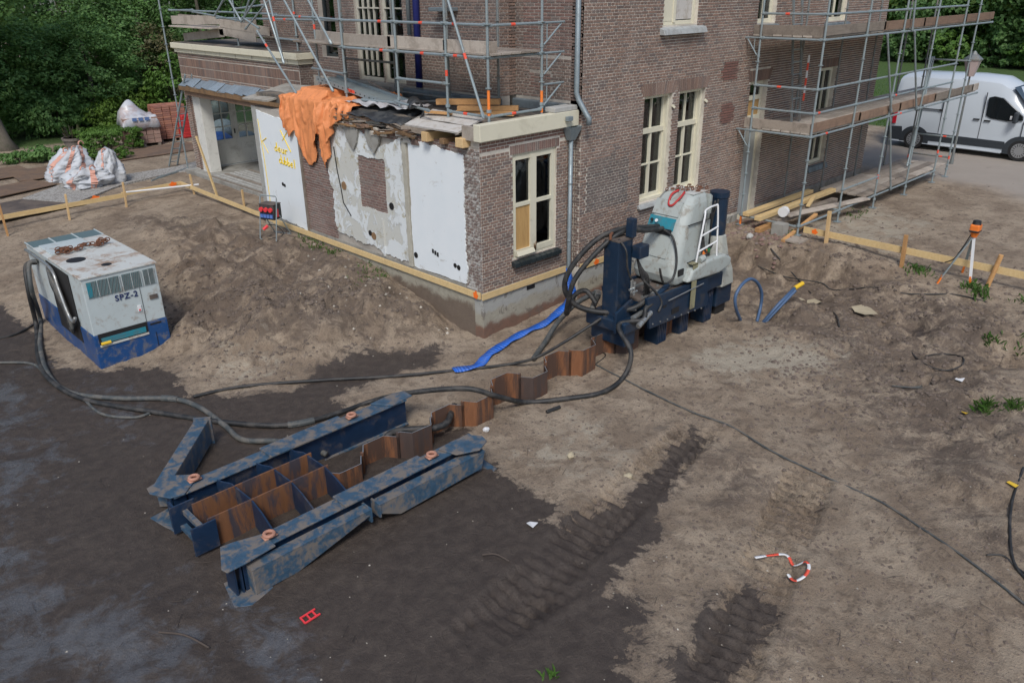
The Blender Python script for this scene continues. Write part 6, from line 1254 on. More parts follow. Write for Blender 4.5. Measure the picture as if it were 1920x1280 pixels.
def bag(label, c, r, h, seed, strap_ang, lean=(0,0), flat_=1.0):
    b = thing('bulk_bag', label, 'bulk bag', tuple(c), 'white bulk bags by the level boards'); n, m = 48, 30; vs = []
    for j in range(m):
        t = j/(m-1); rad = r*(.92+.30*math.sin(min(1,t*1.5)*math.pi*.75)-.62*max(0,t-.55)**1.3*1.8)
        for i in range(n):
            a = 2*math.pi*i/n; w = mnoise.noise(Vector((math.cos(a)*2.2+seed,math.sin(a)*2.2,t*2.6+seed)))*.42+(.5-abs(mnoise.noise(Vector((math.cos(a)*4+seed,math.sin(a)*4,t*8)))))*.34-.12
            sq = 1/max(abs(math.cos(a)),abs(math.sin(a)))**.45; rr_ = rad*sq*(1+w)*.86
            vs.append((c[0]+rr_*math.cos(a)+lean[0]*t, c[1]+rr_*math.sin(a)*flat_+lean[1]*t, c[2]-.03+h*t*(1+.22*mnoise.noise(Vector((math.cos(a)*1.5,math.sin(a)*1.5,seed))))))
    mb = MB(); mb.add(vs, [(j*n+i,j*n+(i+1)%n,(j+1)*n+(i+1)%n,(j+1)*n+i) for j in range(m-1) for i in range(n)]+[tuple((m-1)*n+i for i in range(n))]); mb.obj('sack','bag_white',b,smooth=True)
    V2 = np.array(vs).reshape(m,n,3); ctr = np.array([c[0],c[1],0])
    for a in strap_ang:
        i = int(a/(2*math.pi)*n) % n; mb = MB(); pts = []
        for j in range(2,m):
            for k in (i,(i+2)%n):
                q = V2[j,k].copy(); o_ = q-[c[0]+lean[0]*j/m,c[1]+lean[1]*j/m,q[2]]; o_ /= max(.05,np.linalg.norm(o_)); pts.append(q+o_*.015)
        k = len(pts)//2; mb.add(pts, [(2*j,2*j+1,2*j+3,2*j+2) for j in range(k-1)]); mb.obj('strap','bag_strap',b)
        tp = V2[m-1,i]; MB().tube(spline([tp,tp+[.02,.0,.08],tp+[.12,.05,.10],tp+[.18,.08,.0]],4), .022, 6).obj('lifting_loop','bag_strap',b,smooth=True)
bag('tall white bulk bag with salmon straps at the back of the bag group', SP(118,338), .52, .90, 3, (3.5,4.4,5.2), (.55,.2))
bag('slumped white bulk bag with its mouth open in the middle of the group', SP(168,350), .66, .62, 11, (3.6,4.5), (.1,.0))
bag('narrow white bulk bag with one salmon strap pulled up to a point', SP(208,345), .36, .98, 23, (3.9,), (.1,.1))
def pallet(name, label, c, size, ang, mat, nx, ny, nz_, wrap=False, tilt=0.0):
    t = thing(name, label, 'brick pallet', tuple(c), 'pallets of bricks by the hedge'); t.rotation_euler = (0, tilt, ang); sx, sy, sz = size
    m = MB()
    for k in (-1,0,1): m = MB().box((k*sx*.42-.05,-sy/2,0),(k*sx*.42+.05,sy/2,.10)); m.obj('pallet_bearer','timber_grey',t,local=True)
    bw, bd, bh = sx/nx, sy/ny, sz/nz_; unit = MB().box((-bw/2+.010,-bd/2+.010,.006),(bw/2-.010,bd/2-.010,bh-.006)); first = None; cnt = 0
    for k in range(nz_):
        for i in range(nx):
            for j in range(ny):
                if 0 < i < nx-1 and 0 < j < ny-1 and k < nz_-1: continue
                loc = (-sx/2+bw*(i+.5)+random.uniform(-.008,.008), -sy/2+bd*(j+.5)+random.uniform(-.008,.008), .11+bh*k)
                if first is None: first = unit.obj('brick', mat, t, local=True); o = first
                else: o = first.copy(); COL.objects.link(o)
                o.location = loc; cnt += 1
    if wrap:
        w = MB(); s = 1.02; H = .11+sz; top = [(-sx/2*s,-sy/2*s,H+.02),(sx/2*s,-sy/2*s,H+.02),(sx/2*s,sy/2*s,H+.02),(-sx/2*s,sy/2*s,H+.02)]
        sheetw = []
        n2, m2 = 26, 20
        for i in range(n2):
            for j in range(m2):
                a, b = i/(n2-1), j/(m2-1); x = (a-.5)*sx*1.10; y = (b-.5)*sy*1.12; h = H+.03+(.58*math.exp(-((a-.35)/.28)**2-((b-.62)/.30)**2))+.07*mnoise.noise(Vector((a*5,b*5,2))); e = max(abs(a-.5),abs(b-.5))*2
                if e > .86: h -= (e-.86)*3.0
                sheetw.append((x,y,h))
        w.add(sheetw, [(i*m2+j,(i+1)*m2+j,(i+1)*m2+j+1,i*m2+j+1) for i in range(n2-1) for j in range(m2-1)]); o = w.obj('wrapping','wrap',t,local=True,smooth=True); o.modifiers.new('t','SOLIDIFY').thickness = .004
        for q in range(3): MB().box((-.3+q*.22,-sy/2*1.14,H-.10),(-.14+q*.22,-sy/2*1.135,H+.02)).obj('blue_print','print_blue',t,local=True)
    return t
c1 = SP(262,277); pallet('brick_pallet','wrapped pallet of pinkish bricks with torn white film standing by the hedge', (c1[0]+.3,c1[1]+.5,c1[2]), (1.25,1.0,.95), -.15, 'brick_pink', 5, 4, 6, True)
c2 = SP(318,272); pallet('brick_pallet','pallet of orange roof bricks behind the ladder', (c2[0]+.55,c2[1]+1.1,c2[2]), (1.15,.9,1.25), -.1, 'brick_orange', 4, 4, 16)
c3 = SP(340,268); t3 = thing('brick_pallet','red-wrapped pallet beside the porch pier, behind the ladder','brick pallet',(c3[0]+.7,c3[1]+.6,c3[2]),'pallets of bricks by the hedge')
MB().box((c3[0]+.2,c3[1]+.1,c3[2]),(c3[0]+1.3,c3[1]+1.1,c3[2]+.12)).obj('pallet_bearer','timber_grey',t3); MB().box((c3[0]+.2,c3[1]+.1,c3[2]+.122),(c3[0]+1.3,c3[1]+1.1,c3[2]+1.0)).obj('red_wrapping','red_dark',t3,bevel=.05)
for k in range(6): MB().box((c3[0]+.19,c3[1]+.095,c3[2]+.2+k*.13),(c3[0]+1.31,c3[1]+.10,c3[2]+.215+k*.13)).obj('wrap_fold','red_plastic',t3)
pc = SP(143,287); mb = MB(); mb.tube([pc+[0,0,0],pc+[0,0,.02],pc+[0,0,.46],pc+[0,0,.47],pc+[0,0,.56],pc+[0,0,.56],pc+[0,0,.5]], .3, 20, radii=[.24,.25,.33,.37,.38,.33,.31]); pot = thing('plant_pot','grey-brown garden pot with a dying plant beside the clipped hedge','plant pot',tuple(pc)); mb.obj('pot','terracotta',pot,smooth=False)
for k in range(26): a = random.uniform(0,6.28); MB().tube([pc+[.15*math.cos(a),.15*math.sin(a),.45],pc+[.3*math.cos(a),.3*math.sin(a),.7+random.uniform(0,.3)]], .008, 4).obj('stem','root' if k % 2 else 'leaf_brown',pot)
ld = thing('ladder','aluminium ladder leaning against the end of the porch wing','ladder',tuple(SP(322,312)))
f0 = SP(317,312); f1 = SP(328,311); t0 = np.array([pu-.02,15.75,2.9]); dlt = f1-f0; dlt = np.array([.28,.0,0])
for k in (0,1): MB().bar(f0+dlt*k, XP(347,140,1.4)+dlt*k*.8, .03, .065).obj('stile','galv',ld)
for k in range(12):
    s = (k+.7)/13; p = f0+(XP(347,140,1.4)-f0)*s; MB().tube([p,p+dlt*(1-.2*s)], .014, 7).obj('rung','galv',ld)
bl = thing('ladder','short ladder lying flat on the gravel by the porch pier','ladder',tuple(SP(300,330)))
pa, pb = SP(284,338,.03), SP(345,318,.03); s2 = np.array([.25,.22,0])
for k in (0,1): MB().bar(pa+s2*k, pb+s2*k, .03, .05).obj('stile','galv',bl)
for k in range(6): p = pa+(pb-pa)*(k+.5)/6; MB().tube([p,p+s2], .013, 6).obj('rung','galv',bl)
# behind the glazed doors: filled plastic sacks, mixer
for i, (x,y,z,r,m,l) in enumerate(((3.3,17.2,.35,.5,'blue_bright','blue and white plastic sack seen through the left door leaf'),(4.2,17.0,.35,.42,'bag_white','white sack seen low through the glazed doors'),(3.8,17.8,.7,.45,'bag_white','white sack on top of the pile behind the glazed doors'))):
    mb = MB(); n, k = 18, 10; vs = []
    for j in range(k+1):
        ph = math.pi*j/k
        for a in range(n): t = 2*math.pi*a/n; w = 1+.25*mnoise.noise(Vector((math.cos(t)*2+i*5,math.sin(t)*2,ph*2))); vs.append((x+r*w*math.sin(ph)*math.cos(t), y+r*w*math.sin(ph)*math.sin(t), z+r*.75*math.cos(ph)))
    mb.add(vs, [(j*n+a,j*n+(a+1)%n,(j+1)*n+(a+1)%n,(j+1)*n+a) for j in range(k) for a in range(n)]); solo(mb,'rubbish_sack',m,l,'sack',smooth=True)
mx = thing('cement_mixer','grey cement mixer drum seen through the glazed doors','cement mixer',(4.4,19.4,-.2)); MB().tube([(4.4,19.4,.9),(4.3,19.2,1.2),(4.2,18.9,1.5)], .4, 16, radii=[.3,.45,.25]).obj('drum','galv_old',mx,smooth=True)
for s in (-.35,.35): MB().tube([(4.4+s,19.6,-.2),(4.4+s*.6,19.4,1.0)], .03, 6).obj('leg','red_dark',mx)
# ------------------------------------------------------------------ van
vn = thing('delivery_van','white high-roof delivery van with dark lower trim parked beyond the scaffold','van',(22.4,-1.2,-.25),)
gz0 = -.25; xn, xf = 21.42, 23.48; vr, vf = 1.48, -4.05
def ring(v, zr_, sh, wmid, zb_=.22, top_in=.30, edge=.12):
    c = (xn+xf)/2; hw = (xf-xn)/2*wmid; L = []
    prof = [(.0-.03,zb_),(-.0,zb_+.1),(.0,.75),(.0,1.05),(.03,1.35),(.10,zr_-.45 if zr_ > 1.9 else zr_-.12),(.22,zr_-edge),(.40,zr_-.02),(.75,zr_+sh)]
    left = [(c-hw+a, z) for a, z in prof]; right = [(2*c-x, z) for x, z in left[::-1]]
    return [(x, v, gz0+z) for x, z in left+right]
rings = [ring(vr,2.30,.02,.95),ring(vr-.05,2.42,.03,.985),ring(vr-.25,2.52,.04,1.0),ring(-1.0,2.55,.05,1.0),ring(-1.8,2.50,.05,1.0),ring(-2.15,2.32,.05,.99),ring(-2.55,1.98,.05,.98),ring(-2.95,1.58,.04,.97,edge=.08),ring(-3.1,1.36,.03,.96,edge=.08),ring(-3.6,1.20,.02,.93,edge=.08),ring(-3.92,1.02,.0,.86,edge=.08),ring(vf,.80,-.05,.80,edge=.06)]
for r_i in rings[8:]:
    pass
def fixr(r):      # keep every ring's heights rising
    h = len(r)//2
    for i in range(1,h):
        if r[i][2] < r[i-1][2]+.005: r[i] = (r[i][0],r[i][1],r[i-1][2]+.005)
    for i in range(h): r[len(r)-1-i] = (r[len(r)-1-i][0],r[i][1],r[i][2])
    return r
body = loft([fixr(list(r)) for r in rings]).obj('body','van_white',vn,smooth=True)
bm_ = body.modifiers.new('e','EDGE_SPLIT'); bm_.split_angle = math.radians(38)
px_ = xn-.012
def side(poly, mat, name, d=.0, par=vn): return MB().prism([(v,gz0+z) for v,z in poly], px_-d, px_+.045, 0).obj(name, mat, par, bevel=.004, seg=1)
side([(1.50,.28),(1.50,.72),(1.02,.74),(.95,.40),(.9,.28)],'van_trim','rear_bumper',.02)
side([(.12,.34),(.12,.62),(-2.35,.58),(-2.42,.34)],'van_trim','side_trim',.008)
side([(.06,.20),(.06,.33),(-2.30,.30),(-2.30,.19)],'van_white','sill',.0)
for ax in (.54,-2.84):
    side([(ax+.50*math.cos(t),.36+.44*math.sin(t)) for t in np.linspace(0,math.pi,15)]+[(ax-.50,.2),(ax+.50,.2)],'van_trim','wheel_arch',.012)
    w = MB().tube([(xn-.03,ax,gz0+.345),(xn+.02,ax,gz0+.345),(xn+.22,ax,gz0+.345)], .345, 28, radii=[.33,.345,.345]).obj('wheel','tyre',vn)
    MB().disc((xn-.035,ax,gz0+.345),.235,(1,0,0),.02,24).obj('rim','hubcap',w)
    for k in range(16): t = k*2*math.pi/16; MB().bar((xn-.047,ax+.14*math.cos(t),gz0+.345+.14*math.sin(t)),(xn-.047,ax+.215*math.cos(t),gz0+.345+.215*math.sin(t)),.02,.004,(1,0,0)).obj('rim_slot','black',w)
    w2 = MB().tube([(xf-.2,ax,gz0+.345),(xf+.02,ax,gz0+.345)], .345, 20).obj('wheel','tyre',vn)
win = [(-1.62,1.36),(-1.60,1.94),(-1.75,1.99),(-2.02,1.95),(-2.72,1.42),(-2.74,1.30),(-2.30,1.24),(-1.8,1.28)]
MB().prism([(v,gz0+z) for v,z in win], xn-.010, xn+.2, 0).obj('side_window','glass_dark',vn,bevel=.01)
MB().add([(xn+.16,-2.24,gz0+2.30),(xf-.16,-2.24,gz0+2.30),(xf-.06,-3.08,gz0+1.42),(xn+.06,-3.08,gz0+1.42)],[(0,1,2,3)]).obj('windscreen','glass_dark',vn)
for (v,z0,z1) in ((-.23,.64,2.05),(-1.52,.60,2.1),(-2.78,.6,1.28)): MB().box((px_-.003,v-.006,gz0+z0),(px_+.05,v+.006,gz0+z1)).obj('door_gap','black',vn)
for (v,z) in ((-1.36,1.22),(-1.70,1.20)): MB().box((px_-.03,v-.10,gz0+z-.02),(px_+.01,v+.10,gz0+z+.02)).obj('door_handle','black',vn,bevel=.008)
MB().box((px_-.012,-.18,gz0+1.40),(px_+.02,1.0,gz0+1.43)).obj('door_rail','van_trim',vn); MB().box((px_-.02,-.22,gz0+1.385),(px_+.02,-.14,gz0+1.44)).obj('door_rail_end','black',vn)
MB().box((px_-.02,1.26,gz0+.82),(px_+.04,1.47,gz0+1.25)).obj('tail_light','tail_red',vn,bevel=.01)
MB().box((px_-.26,-2.62,gz0+1.22),(px_-.02,-2.50,gz0+1.56)).obj('mirror','van_trim',vn,bevel=.03); MB().box((px_-.03,-2.42,gz0+1.30),(px_-.015,-2.36,gz0+1.42)).obj('side_repeater','white_plastic',vn)
# lamp post between scaffold and van
lpp = np.array([19.5,-1.45,ZG(19.5,-1.45)]); lp = thing('street_lamp','old lantern street lamp standing between the scaffold and the van','street lamp',tuple(lpp))
MB().tube([lpp,lpp+[0,0,.5],[19.5,-1.45,2.5]], .05, 10, radii=[.06,.035,.028]).obj('post','galv_old',lp); MB().tube([(19.5,-1.45,2.5),(19.5,-1.45,2.98)], .2, 6, radii=[.12,.25]).obj('lantern','lamp_glass',lp); MB().tube([(19.5,-1.45,2.98),(19.5,-1.45,3.02),(19.5,-1.45,3.16),(19.5,-1.45,3.25)], .2, 6, radii=[.28,.28,.1,.03]).obj('lantern_roof','galv_old',lp)
# ------------------------------------------------------------------ litter
def scrap(name, mat, label, cat, c, pts, z=.03, bend=.05):
    p = SP(*c); n = len(pts); mb = MB(); mb.add([(p[0]+a,p[1]+b,p[2]+z+bend*mnoise.noise(Vector((a*9,b*9,c[0]))) ) for a,b in pts], [tuple(range(n))]); o = mb.obj(name,mat,None); o.modifiers.new('t','SOLIDIFY').thickness = .006; return tag(o,label,cat)
scrap('paper_scrap','paper_tan','large torn tan paper scrap on the dark trench soil','paper',(1618,588),[(-.22,-.12),(.05,-.26),(.22,-.05),(.26,.14),(-.02,.24),(-.16,.10)],.06,.06)
scrap('paper_scrap','paper_tan','small crumpled tan paper scrap near the black cable','paper',(1525,563),[(-.14,-.08),(.1,-.12),(.18,.06),(.02,.14),(-.12,.08)],.05,.06); scrap('paper_scrap','paper_tan','smallest tan paper scrap beside the trench cable','paper',(1502,560),[(-.07,-.05),(.06,-.06),(.08,.05),(-.04,.07)],.04)
rc = SP(582,1157); rcl = thing('plastic_clip','red plastic spacer frame lying on the wet soil','plastic clip',tuple(rc))
for (a,b,c,d_) in ((-.09,-.05,.09,-.05),(-.09,.05,.09,.05),(-.09,-.05,-.09,.05),(-.02,-.05,-.02,.05),(.05,-.05,.05,.05)): MB().bar((rc[0]+a,rc[1]+b,rc[2]+.02),(rc[0]+c,rc[1]+d_,rc[2]+.03),.016,.015).obj('bar','red_plastic',rcl)
scrap('plastic_piece','white_plastic','white and pink plastic wedge lying in front of the frame','plastic piece',(997,986),[(-.05,-.07),(.07,-.04),(.03,.06),(-.04,.05)],.04); scrap('paper_scrap','white_plastic','white paper scrap right of the cable loop','paper',(1797,722),[(-.05,-.05),(.06,-.05),(.06,.06),(-.04,.06)],.03)
scrap('yellow_wrapper','yellow_plastic','small yellow wrapper at the picture edge','wrapper',(1898,908),[(-.05,-.05),(.05,-.06),(.06,.05),(-.03,.06)],.04); scrap('yellow_wrapper','yellow_plastic','small yellow piece by the grass tuft on the bank','wrapper',(1810,771),[(-.05,-.03),(.05,-.03),(.04,.04),(-.04,.04)],.03)
def stone(label, c, r, mat='pebble', seed=0):
    p = SP(*c); mb = MB(); n, k = 9, 6; vs = []
    for j in range(k+1):
        ph = math.pi*j/k
        for a in range(n): t = 2*math.pi*a/n; w = 1+.35*mnoise.noise(Vector((math.cos(t)+seed,math.sin(t),ph))); vs.append((p[0]+r*w*math.sin(ph)*math.cos(t),p[1]+r*w*math.sin(ph)*math.sin(t)*.8,p[2]+r*.5+r*.7*w*math.cos(ph)))
    mb.add(vs, [(j*n+a,j*n+(a+1)%n,(j+1)*n+(a+1)%n,(j+1)*n+a) for j in range(k) for a in range(n)]); return solo(mb,'stone',mat,label,'stone')
stone('yellowish stone on the pale sand right of the frame',(1070,856),.065,'paper_tan',1); stone('flat yellowish stone at the edge of the dark track',(1178,890),.07,'paper_tan',4); stone('white stone at the tip of the last frame plate',(912,810),.055,'white_plastic',7); stone('small white stone beside the sheet piles below the press',(1090,687),.05,'white_plastic',9); stone('grey stone on the trench bank rubble',(1405,447),.10,'concrete_light',12)
sp_ = SP(1025,768,.03); sq_ = SP(1050,760,.03); solo(MB().tube([sp_,sq_],.03,8),'pipe_offcut','black_rubber','short dark pipe offcut beside the crossing hose','pipe')
# scattered clods, roots and crumbs of rubble: nobody could count them
def scatter(name, mat, n, region, size, label, fl=.6, shape='rock'):
    mb_v = []; mb_f = []
    for i in range(n):
        px, py = region(); 
        p = ZP(px, py, -.75); 
        for _ in range(4): p = ZP(px, py, ZG(p[0],p[1]))
        if mat == 'clod' and WET[min(max(np.searchsorted(GX,p[0]),0),nx-1), min(max(np.searchsorted(GY,p[1]),0),ny-1)] > .25: continue
        z = ZG(p[0],p[1]); s = size*random.uniform(.4,1.6)**1.5; o = len(mb_v)
        if shape == 'rock':
            mb_v += [(p[0]+s*a*random.uniform(.6,1.2),p[1]+s*b*random.uniform(.6,1.2),z+s*c*fl*random.uniform(.6,1.2)) for a,b,c in ((1,0,0),(0,1,.1),(-1,0,0),(0,-1,.1),(.2,.1,1),(0,0,-.6))]; mb_f += [tuple(o+k for k in f) for f in ((0,1,4),(1,2,4),(2,3,4),(3,0,4),(1,0,5),(2,1,5),(3,2,5),(0,3,5))]
        else:
            t = random.uniform(0,6.28); L = size*random.uniform(1,5); w = size*.055; d_ = np.array([math.cos(t),math.sin(t),0]); e_ = np.array([-d_[1],d_[0],0])*w; b_ = e_*random.uniform(-4,4)
            q = [p-d_*L/2, p+b_, p+d_*L/2]
            for a in q: zz = ZG(a[0],a[1])+.012+random.uniform(0,.02); mb_v += [(a[0]-e_[0],a[1]-e_[1],zz),(a[0]+e_[0],a[1]+e_[1],zz),(a[0],a[1],zz+w*1.6)]
            for k in (0,3): mb_f += [(o+k,o+k+3,o+k+4,o+k+1),(o+k+1,o+k+4,o+k+5,o+k+2),(o+k+2,o+k+5,o+k+3,o+k)]
    mb = MB(); mb.v = mb_v; mb.f = mb_f; mb.mi = [0]*len(mb_f); o = mb.obj(name, mat, None); return tag(o, label, None, None, 'stuff')
R_ = lambda a,b,c,d: (lambda: (random.uniform(a,c), random.uniform(b,d)))
scatter('dirt_clods','clod',3800,R_(900,560,1920,1280),.017,'loose clods of soil')
scatter('dirt_clods','clod',2600,lambda: (random.gauss(1640,150),random.gauss(620,110)),.030,'clods on the trench bank')
scatter('dirt_clods','clod',2600,lambda: (random.gauss(520,150),random.gauss(570,70)),.027,'clods on the spoil bank')
scatter('rubble','brick_old',260,lambda: (random.gauss(1420,35),random.gauss(445,14)),.045,'brick rubble at the trench edge')
scatter('rubble','pebble',220,R_(0,600,1920,1280),.009,'pale pebbles strewn about')
scatter('rubble','pebble',120,R_(560,440,900,640),.03,'mortar crumbs below the stripped wall')
scatter('roots_litter','root',150,R_(0,560,1920,1280),.045,'roots and twigs in the soil',shape='twig')
scatter('roots_litter','root',150,lambda: (random.gauss(560,160),random.gauss(560,70)),.05,'roots hanging in the spoil bank',shape='twig')
scatter('roots_litter','root',170,lambda: (random.gauss(1660,170),random.gauss(640,120)),.05,'roots in the trench bank',shape='twig')
for (a,b,l) in (((298,1185),(392,1213),'dark bent twig on the wet slick soil'),((905,1040),(955,1052),'dark stick on the wet soil in front of the frame'),((1525,945),(1570,955),'thin pale stick on the sand above the barrier tape')):
    p, q = SP(*a,.02), SP(*b,.02); m_ = (p+q)/2+[.03,.03,.02]; solo(MB().tube(spline([p,m_,q],4),.012,5),'twig','root',l,'twig')
# ------------------------------------------------------------------ trees, shrubs, weeds
def leaf_mesh(name, centers, n_per, spread, size, mat, up=.5, squash=.7):
    c = np.array(centers); k = len(c); N = k*n_per
    P_ = np.repeat(c[:,:3], n_per, 0); rad = np.repeat(c[:,3], n_per)
    d = rng.normal(size=(N,3)); d /= np.linalg.norm(d,axis=1)[:,None]; rr_ = rad*rng.uniform(.45,1.05,N)**.6
    pos = P_+d*rr_[:,None]*np.array([1,1,squash])
    cc = P_-np.array([0,0,c[:,2].mean()]); cc = cc/np.maximum(np.linalg.norm(cc,axis=1),.3)[:,None]; nrm = d*.4+cc*.5+rng.normal(size=(N,3))*.45+np.array([0,0,up]); nrm /= np.linalg.norm(nrm,axis=1)[:,None]
    t = np.cross(nrm, rng.normal(size=(N,3))); t /= np.linalg.norm(t,axis=1)[:,None]; b = np.cross(nrm,t)
    s = size*rng.uniform(.6,1.35,N)[:,None]
    droop = np.array([0,0,-1])*s*.22
    V_ = np.stack([pos-t*s*.5, pos+b*s*.34+droop*.3, pos+t*s*.62+droop, pos-b*s*.34+droop*.3],1).reshape(-1,3).astype(np.float32)
    me = bpy.data.meshes.new(name); me.vertices.add(len(V_)); me.vertices.foreach_set('co', V_.ravel())
    F_ = np.arange(len(V_),dtype=np.int32); me.loops.add(len(F_)); me.loops.foreach_set('vertex_index', F_); me.polygons.add(N); me.polygons.foreach_set('loop_start', np.arange(0,4*N,4,dtype=np.int32)); me.polygons.foreach_set('loop_total', np.full(N,4,np.int32)); me.materials.append(MATS[mat]); me.update(); return me
def crown_centers(n, rx, rz, z0, r0, r1, hollow=.45):
    out = []
    while len(out) < n:
        p = rng.uniform(-1,1,3); q = np.linalg.norm(p)
        if hollow < q < 1: out.append((p[0]*rx, p[1]*rx, z0+rz+p[2]*rz, rng.uniform(r0,r1)))
    return out
CR = {}
for i in range(3):
    CR['maple%d'%i] = leaf_mesh('crown', crown_centers(190,2.7,4.0,.3,.40,.85,.70), 85, 1, .17, 'leaf_maple')
for i in range(2):
    CR['dark%d'%i] = leaf_mesh('crown', crown_centers(160,2.8,4.2,.2,.5,1.0,.65), 75, 1, .18, 'leaf_dark')
    CR['light%d'%i] = leaf_mesh('crown', crown_centers(170,3.4,4.8,.3,.6,1.2,.65), 85, 1, .26, 'leaf_light')
CR['fardark'] = leaf_mesh('crown', crown_centers(120,3.2,3.6,.0,.6,1.2,.3), 85, 1, .26, 'leaf_dark')
TRK = {}
def trunk_mesh(h, r, seed):
    random.seed(seed); mb = MB(); pts = [(0,0,-.3)]; x = y = 0
    for k in range(7): x += random.uniform(-.10,.10); y += random.uniform(-.10,.10); pts.append((x,y,h*(k+1)/7))
    mb.tube(pts, r, 9, radii=[r*1.5]+[r*(1.15-.75*(k+1)/7) for k in range(7)])
    for k in range(7):
        a = random.uniform(0,6.28); z = h*random.uniform(.3,.85); L = random.uniform(1.0,2.2); mb.tube([(x*z/h,y*z/h,z),(math.cos(a)*L*.5,math.sin(a)*L*.5,z+L*.35),(math.cos(a)*L,math.sin(a)*L,z+L*.9)], r*.3, 6, radii=[r*.38,r*.22,r*.07])
    me = bpy.data.meshes.new('trunk'); me.from_pydata(mb.v,[],mb.f); me.materials.append(MATS['bark']); me.polygons.foreach_set('use_smooth',[True]*len(mb.f)); me.update(); random.seed(seed+100); return me
for i in range(3): TRK[i] = trunk_mesh(6.5, .16+.03*i, 50+i)
def tree(p, kind, sc, label, group, cat='tree', name='tree', tk=None):
    t = thing(name, label, cat, (p[0],p[1],p[2] if len(p) > 2 else -.2), group); t.rotation_euler.z = random.uniform(0,6.28); t.scale = (sc[0],sc[0],sc[1])
    o = bpy.data.objects.new('crown', CR[kind]); COL.objects.link(o); o.parent = t
    o = bpy.data.objects.new('trunk', TRK[random.randrange(3) if tk is None else tk]); COL.objects.link(o); o.parent = t
    return t
gl = 'woodland trees behind the garden'
wl_ = [((-5.6,28.0),'maple0',(.75,.70),'low-branched maple at the picture corner'),((-1.4,27.5),'maple1',(.85,.60),'maple with branches hanging behind the thick bare trunk'),((.9,28.6),'maple2',(.80,.55),'maple with drooping branches behind the garden pot'),((2.9,27.9),'maple0',(.75,.56),'slim maple behind the clipped hedge'),((4.4,31),'dark0',(.8,.66),'dark evergreen above the yellow-flowered patch'),((6.8,31.5),'maple1',(.85,.68),'maple whose crown fills the gap left of the porch roof'),
 ((9.2,30.5),'dark1',(.9,.8),'dark tree in shade directly behind the porch scaffold'),((11.8,31),'dark0',(.9,1.05),'dark tree half hidden by the porch scaffold poles'),((-6.5,30),'maple2',(1,1.1),'tall maple furthest into the picture corner'),((-2.8,33),'dark1',(1,1.1),'dark tree in the second row behind the bare trunk'),((1.2,35),'dark0',(1.05,1.1),'dark tree in the second row above the garden pot'),((5,37),'dark1',(1.1,1.15),'dark tree in the second row above the hedge'),((9,37),'dark0',(1.1,1.2),'dark tree in the second row behind the porch'),((13.5,36),'dark1',(1.1,1.2),'dark tree behind the brick house corner'),((-7,37),'dark0',(1.1,1.2),'dark tree in the second row at the picture corner')]
for p, k, s, l in wl_: tree(p, k, s, l, gl)  # second row added in dark leaves, shade between front crowns put into their colour
for p, k, s, l in (((-9.5,28),'maple0',(.9,.8),'maple just past the picture corner'),((-13,30.5),'maple1',(1,.9),'second maple past the picture corner'),((-17,29),'dark0',(1,1),'dark tree far past the picture corner'),((-21.5,31.5),'maple2',(1.1,1),'last maple of the wood past the picture corner')): tree(p, k, s, l, gl)
# the thick bare trunk
big = thing('tree','old tree with a thick bare trunk at the picture edge','tree',(-1.75,24.7,-.2),gl)
mb = MB(); mb.tube([(-1.55,24.5,-.4),(-1.70,24.7,.15),(-1.85,24.8,1.2),(-1.90,24.85,2.6),(-1.75,24.8,4.2),(-1.6,24.7,6.5),(-1.4,24.6,9)], .3, 14, radii=[.46,.36,.30,.28,.26,.22,.15]); mb.tube([(-1.8,24.8,3.6),(-1.2,24.4,5.2),(-.4,24.0,7)], .1, 8, radii=[.12,.09,.05]); mb.obj('trunk','bark',big,smooth=True)
o = bpy.data.objects.new('crown', CR['maple1']); COL.objects.link(o); o.parent = big; o.location = (0,0,3.9); o.scale = (.95,.95,.7)
# shrubs
def shrub(p, rx, ry, h, n, per, size, mat, label, group='garden shrubs', name='shrub', cat='shrub', box=False):
    t = thing(name, label, cat, (p[0],p[1],ZG(p[0],p[1])), group); cs = []
    for _ in range(n):
        if box:
            q = rng.uniform(-1,1,3); ax = rng.integers(0,3); q[ax] = math.copysign(rng.uniform(.85,1), q[ax]); q[2] = abs(q[2]) if ax == 2 else q[2]; cs.append((q[0]*rx,q[1]*ry,h*.5+q[2]*h*.46,.085))
        else:
            q = rng.normal(size=3); q /= np.linalg.norm(q); s = rng.uniform(.55,1); cs.append((q[0]*rx*s,q[1]*ry*s,h*.5+q[2]*h*.5*s,rng.uniform(.12,.26)*min(1.4,h)))
    me = leaf_mesh('foliage', cs, per, 1, size, mat); o = bpy.data.objects.new('foliage', me); COL.objects.link(o); o.parent = t
    for k in range(5): a = k*1.26; MB().tube([(0,0,-.1),(rx*.4*math.cos(a),ry*.4*math.sin(a),h*.6)], .02, 5).obj('stem','root',t,local=True)
    return t
shrub(SP(195,290)+np.array([.45,.75,0]), 1.0, .75, .80, 420, 40, .06, 'leaf_hedge', 'clipped flat-topped hedge in front of the wrapped brick pallet', box=True, name='hedge', cat='hedge')
shrub((3.1,25.2), 1.5, 1.2, 1.3, 110, 40, .10, 'leaf_light', 'loose light green bush with yellow flowers behind the pallets'); shrub((5.6,26.0), 1.0, 1.0, 3.1, 110, 46, .12, 'leaf_hedge', 'glossy green bush beside the ladder top'); shrub((6.3,28.5), 1.3, 1.2, 4.2, 100, 46, .13, 'leaf_brown', 'brownish bush left of the porch cornice'); shrub((4.2,27.2), 1.6, 1.3, 2.0, 110, 40, .12, 'leaf_light', 'pale green bush above the wrapped pallet')
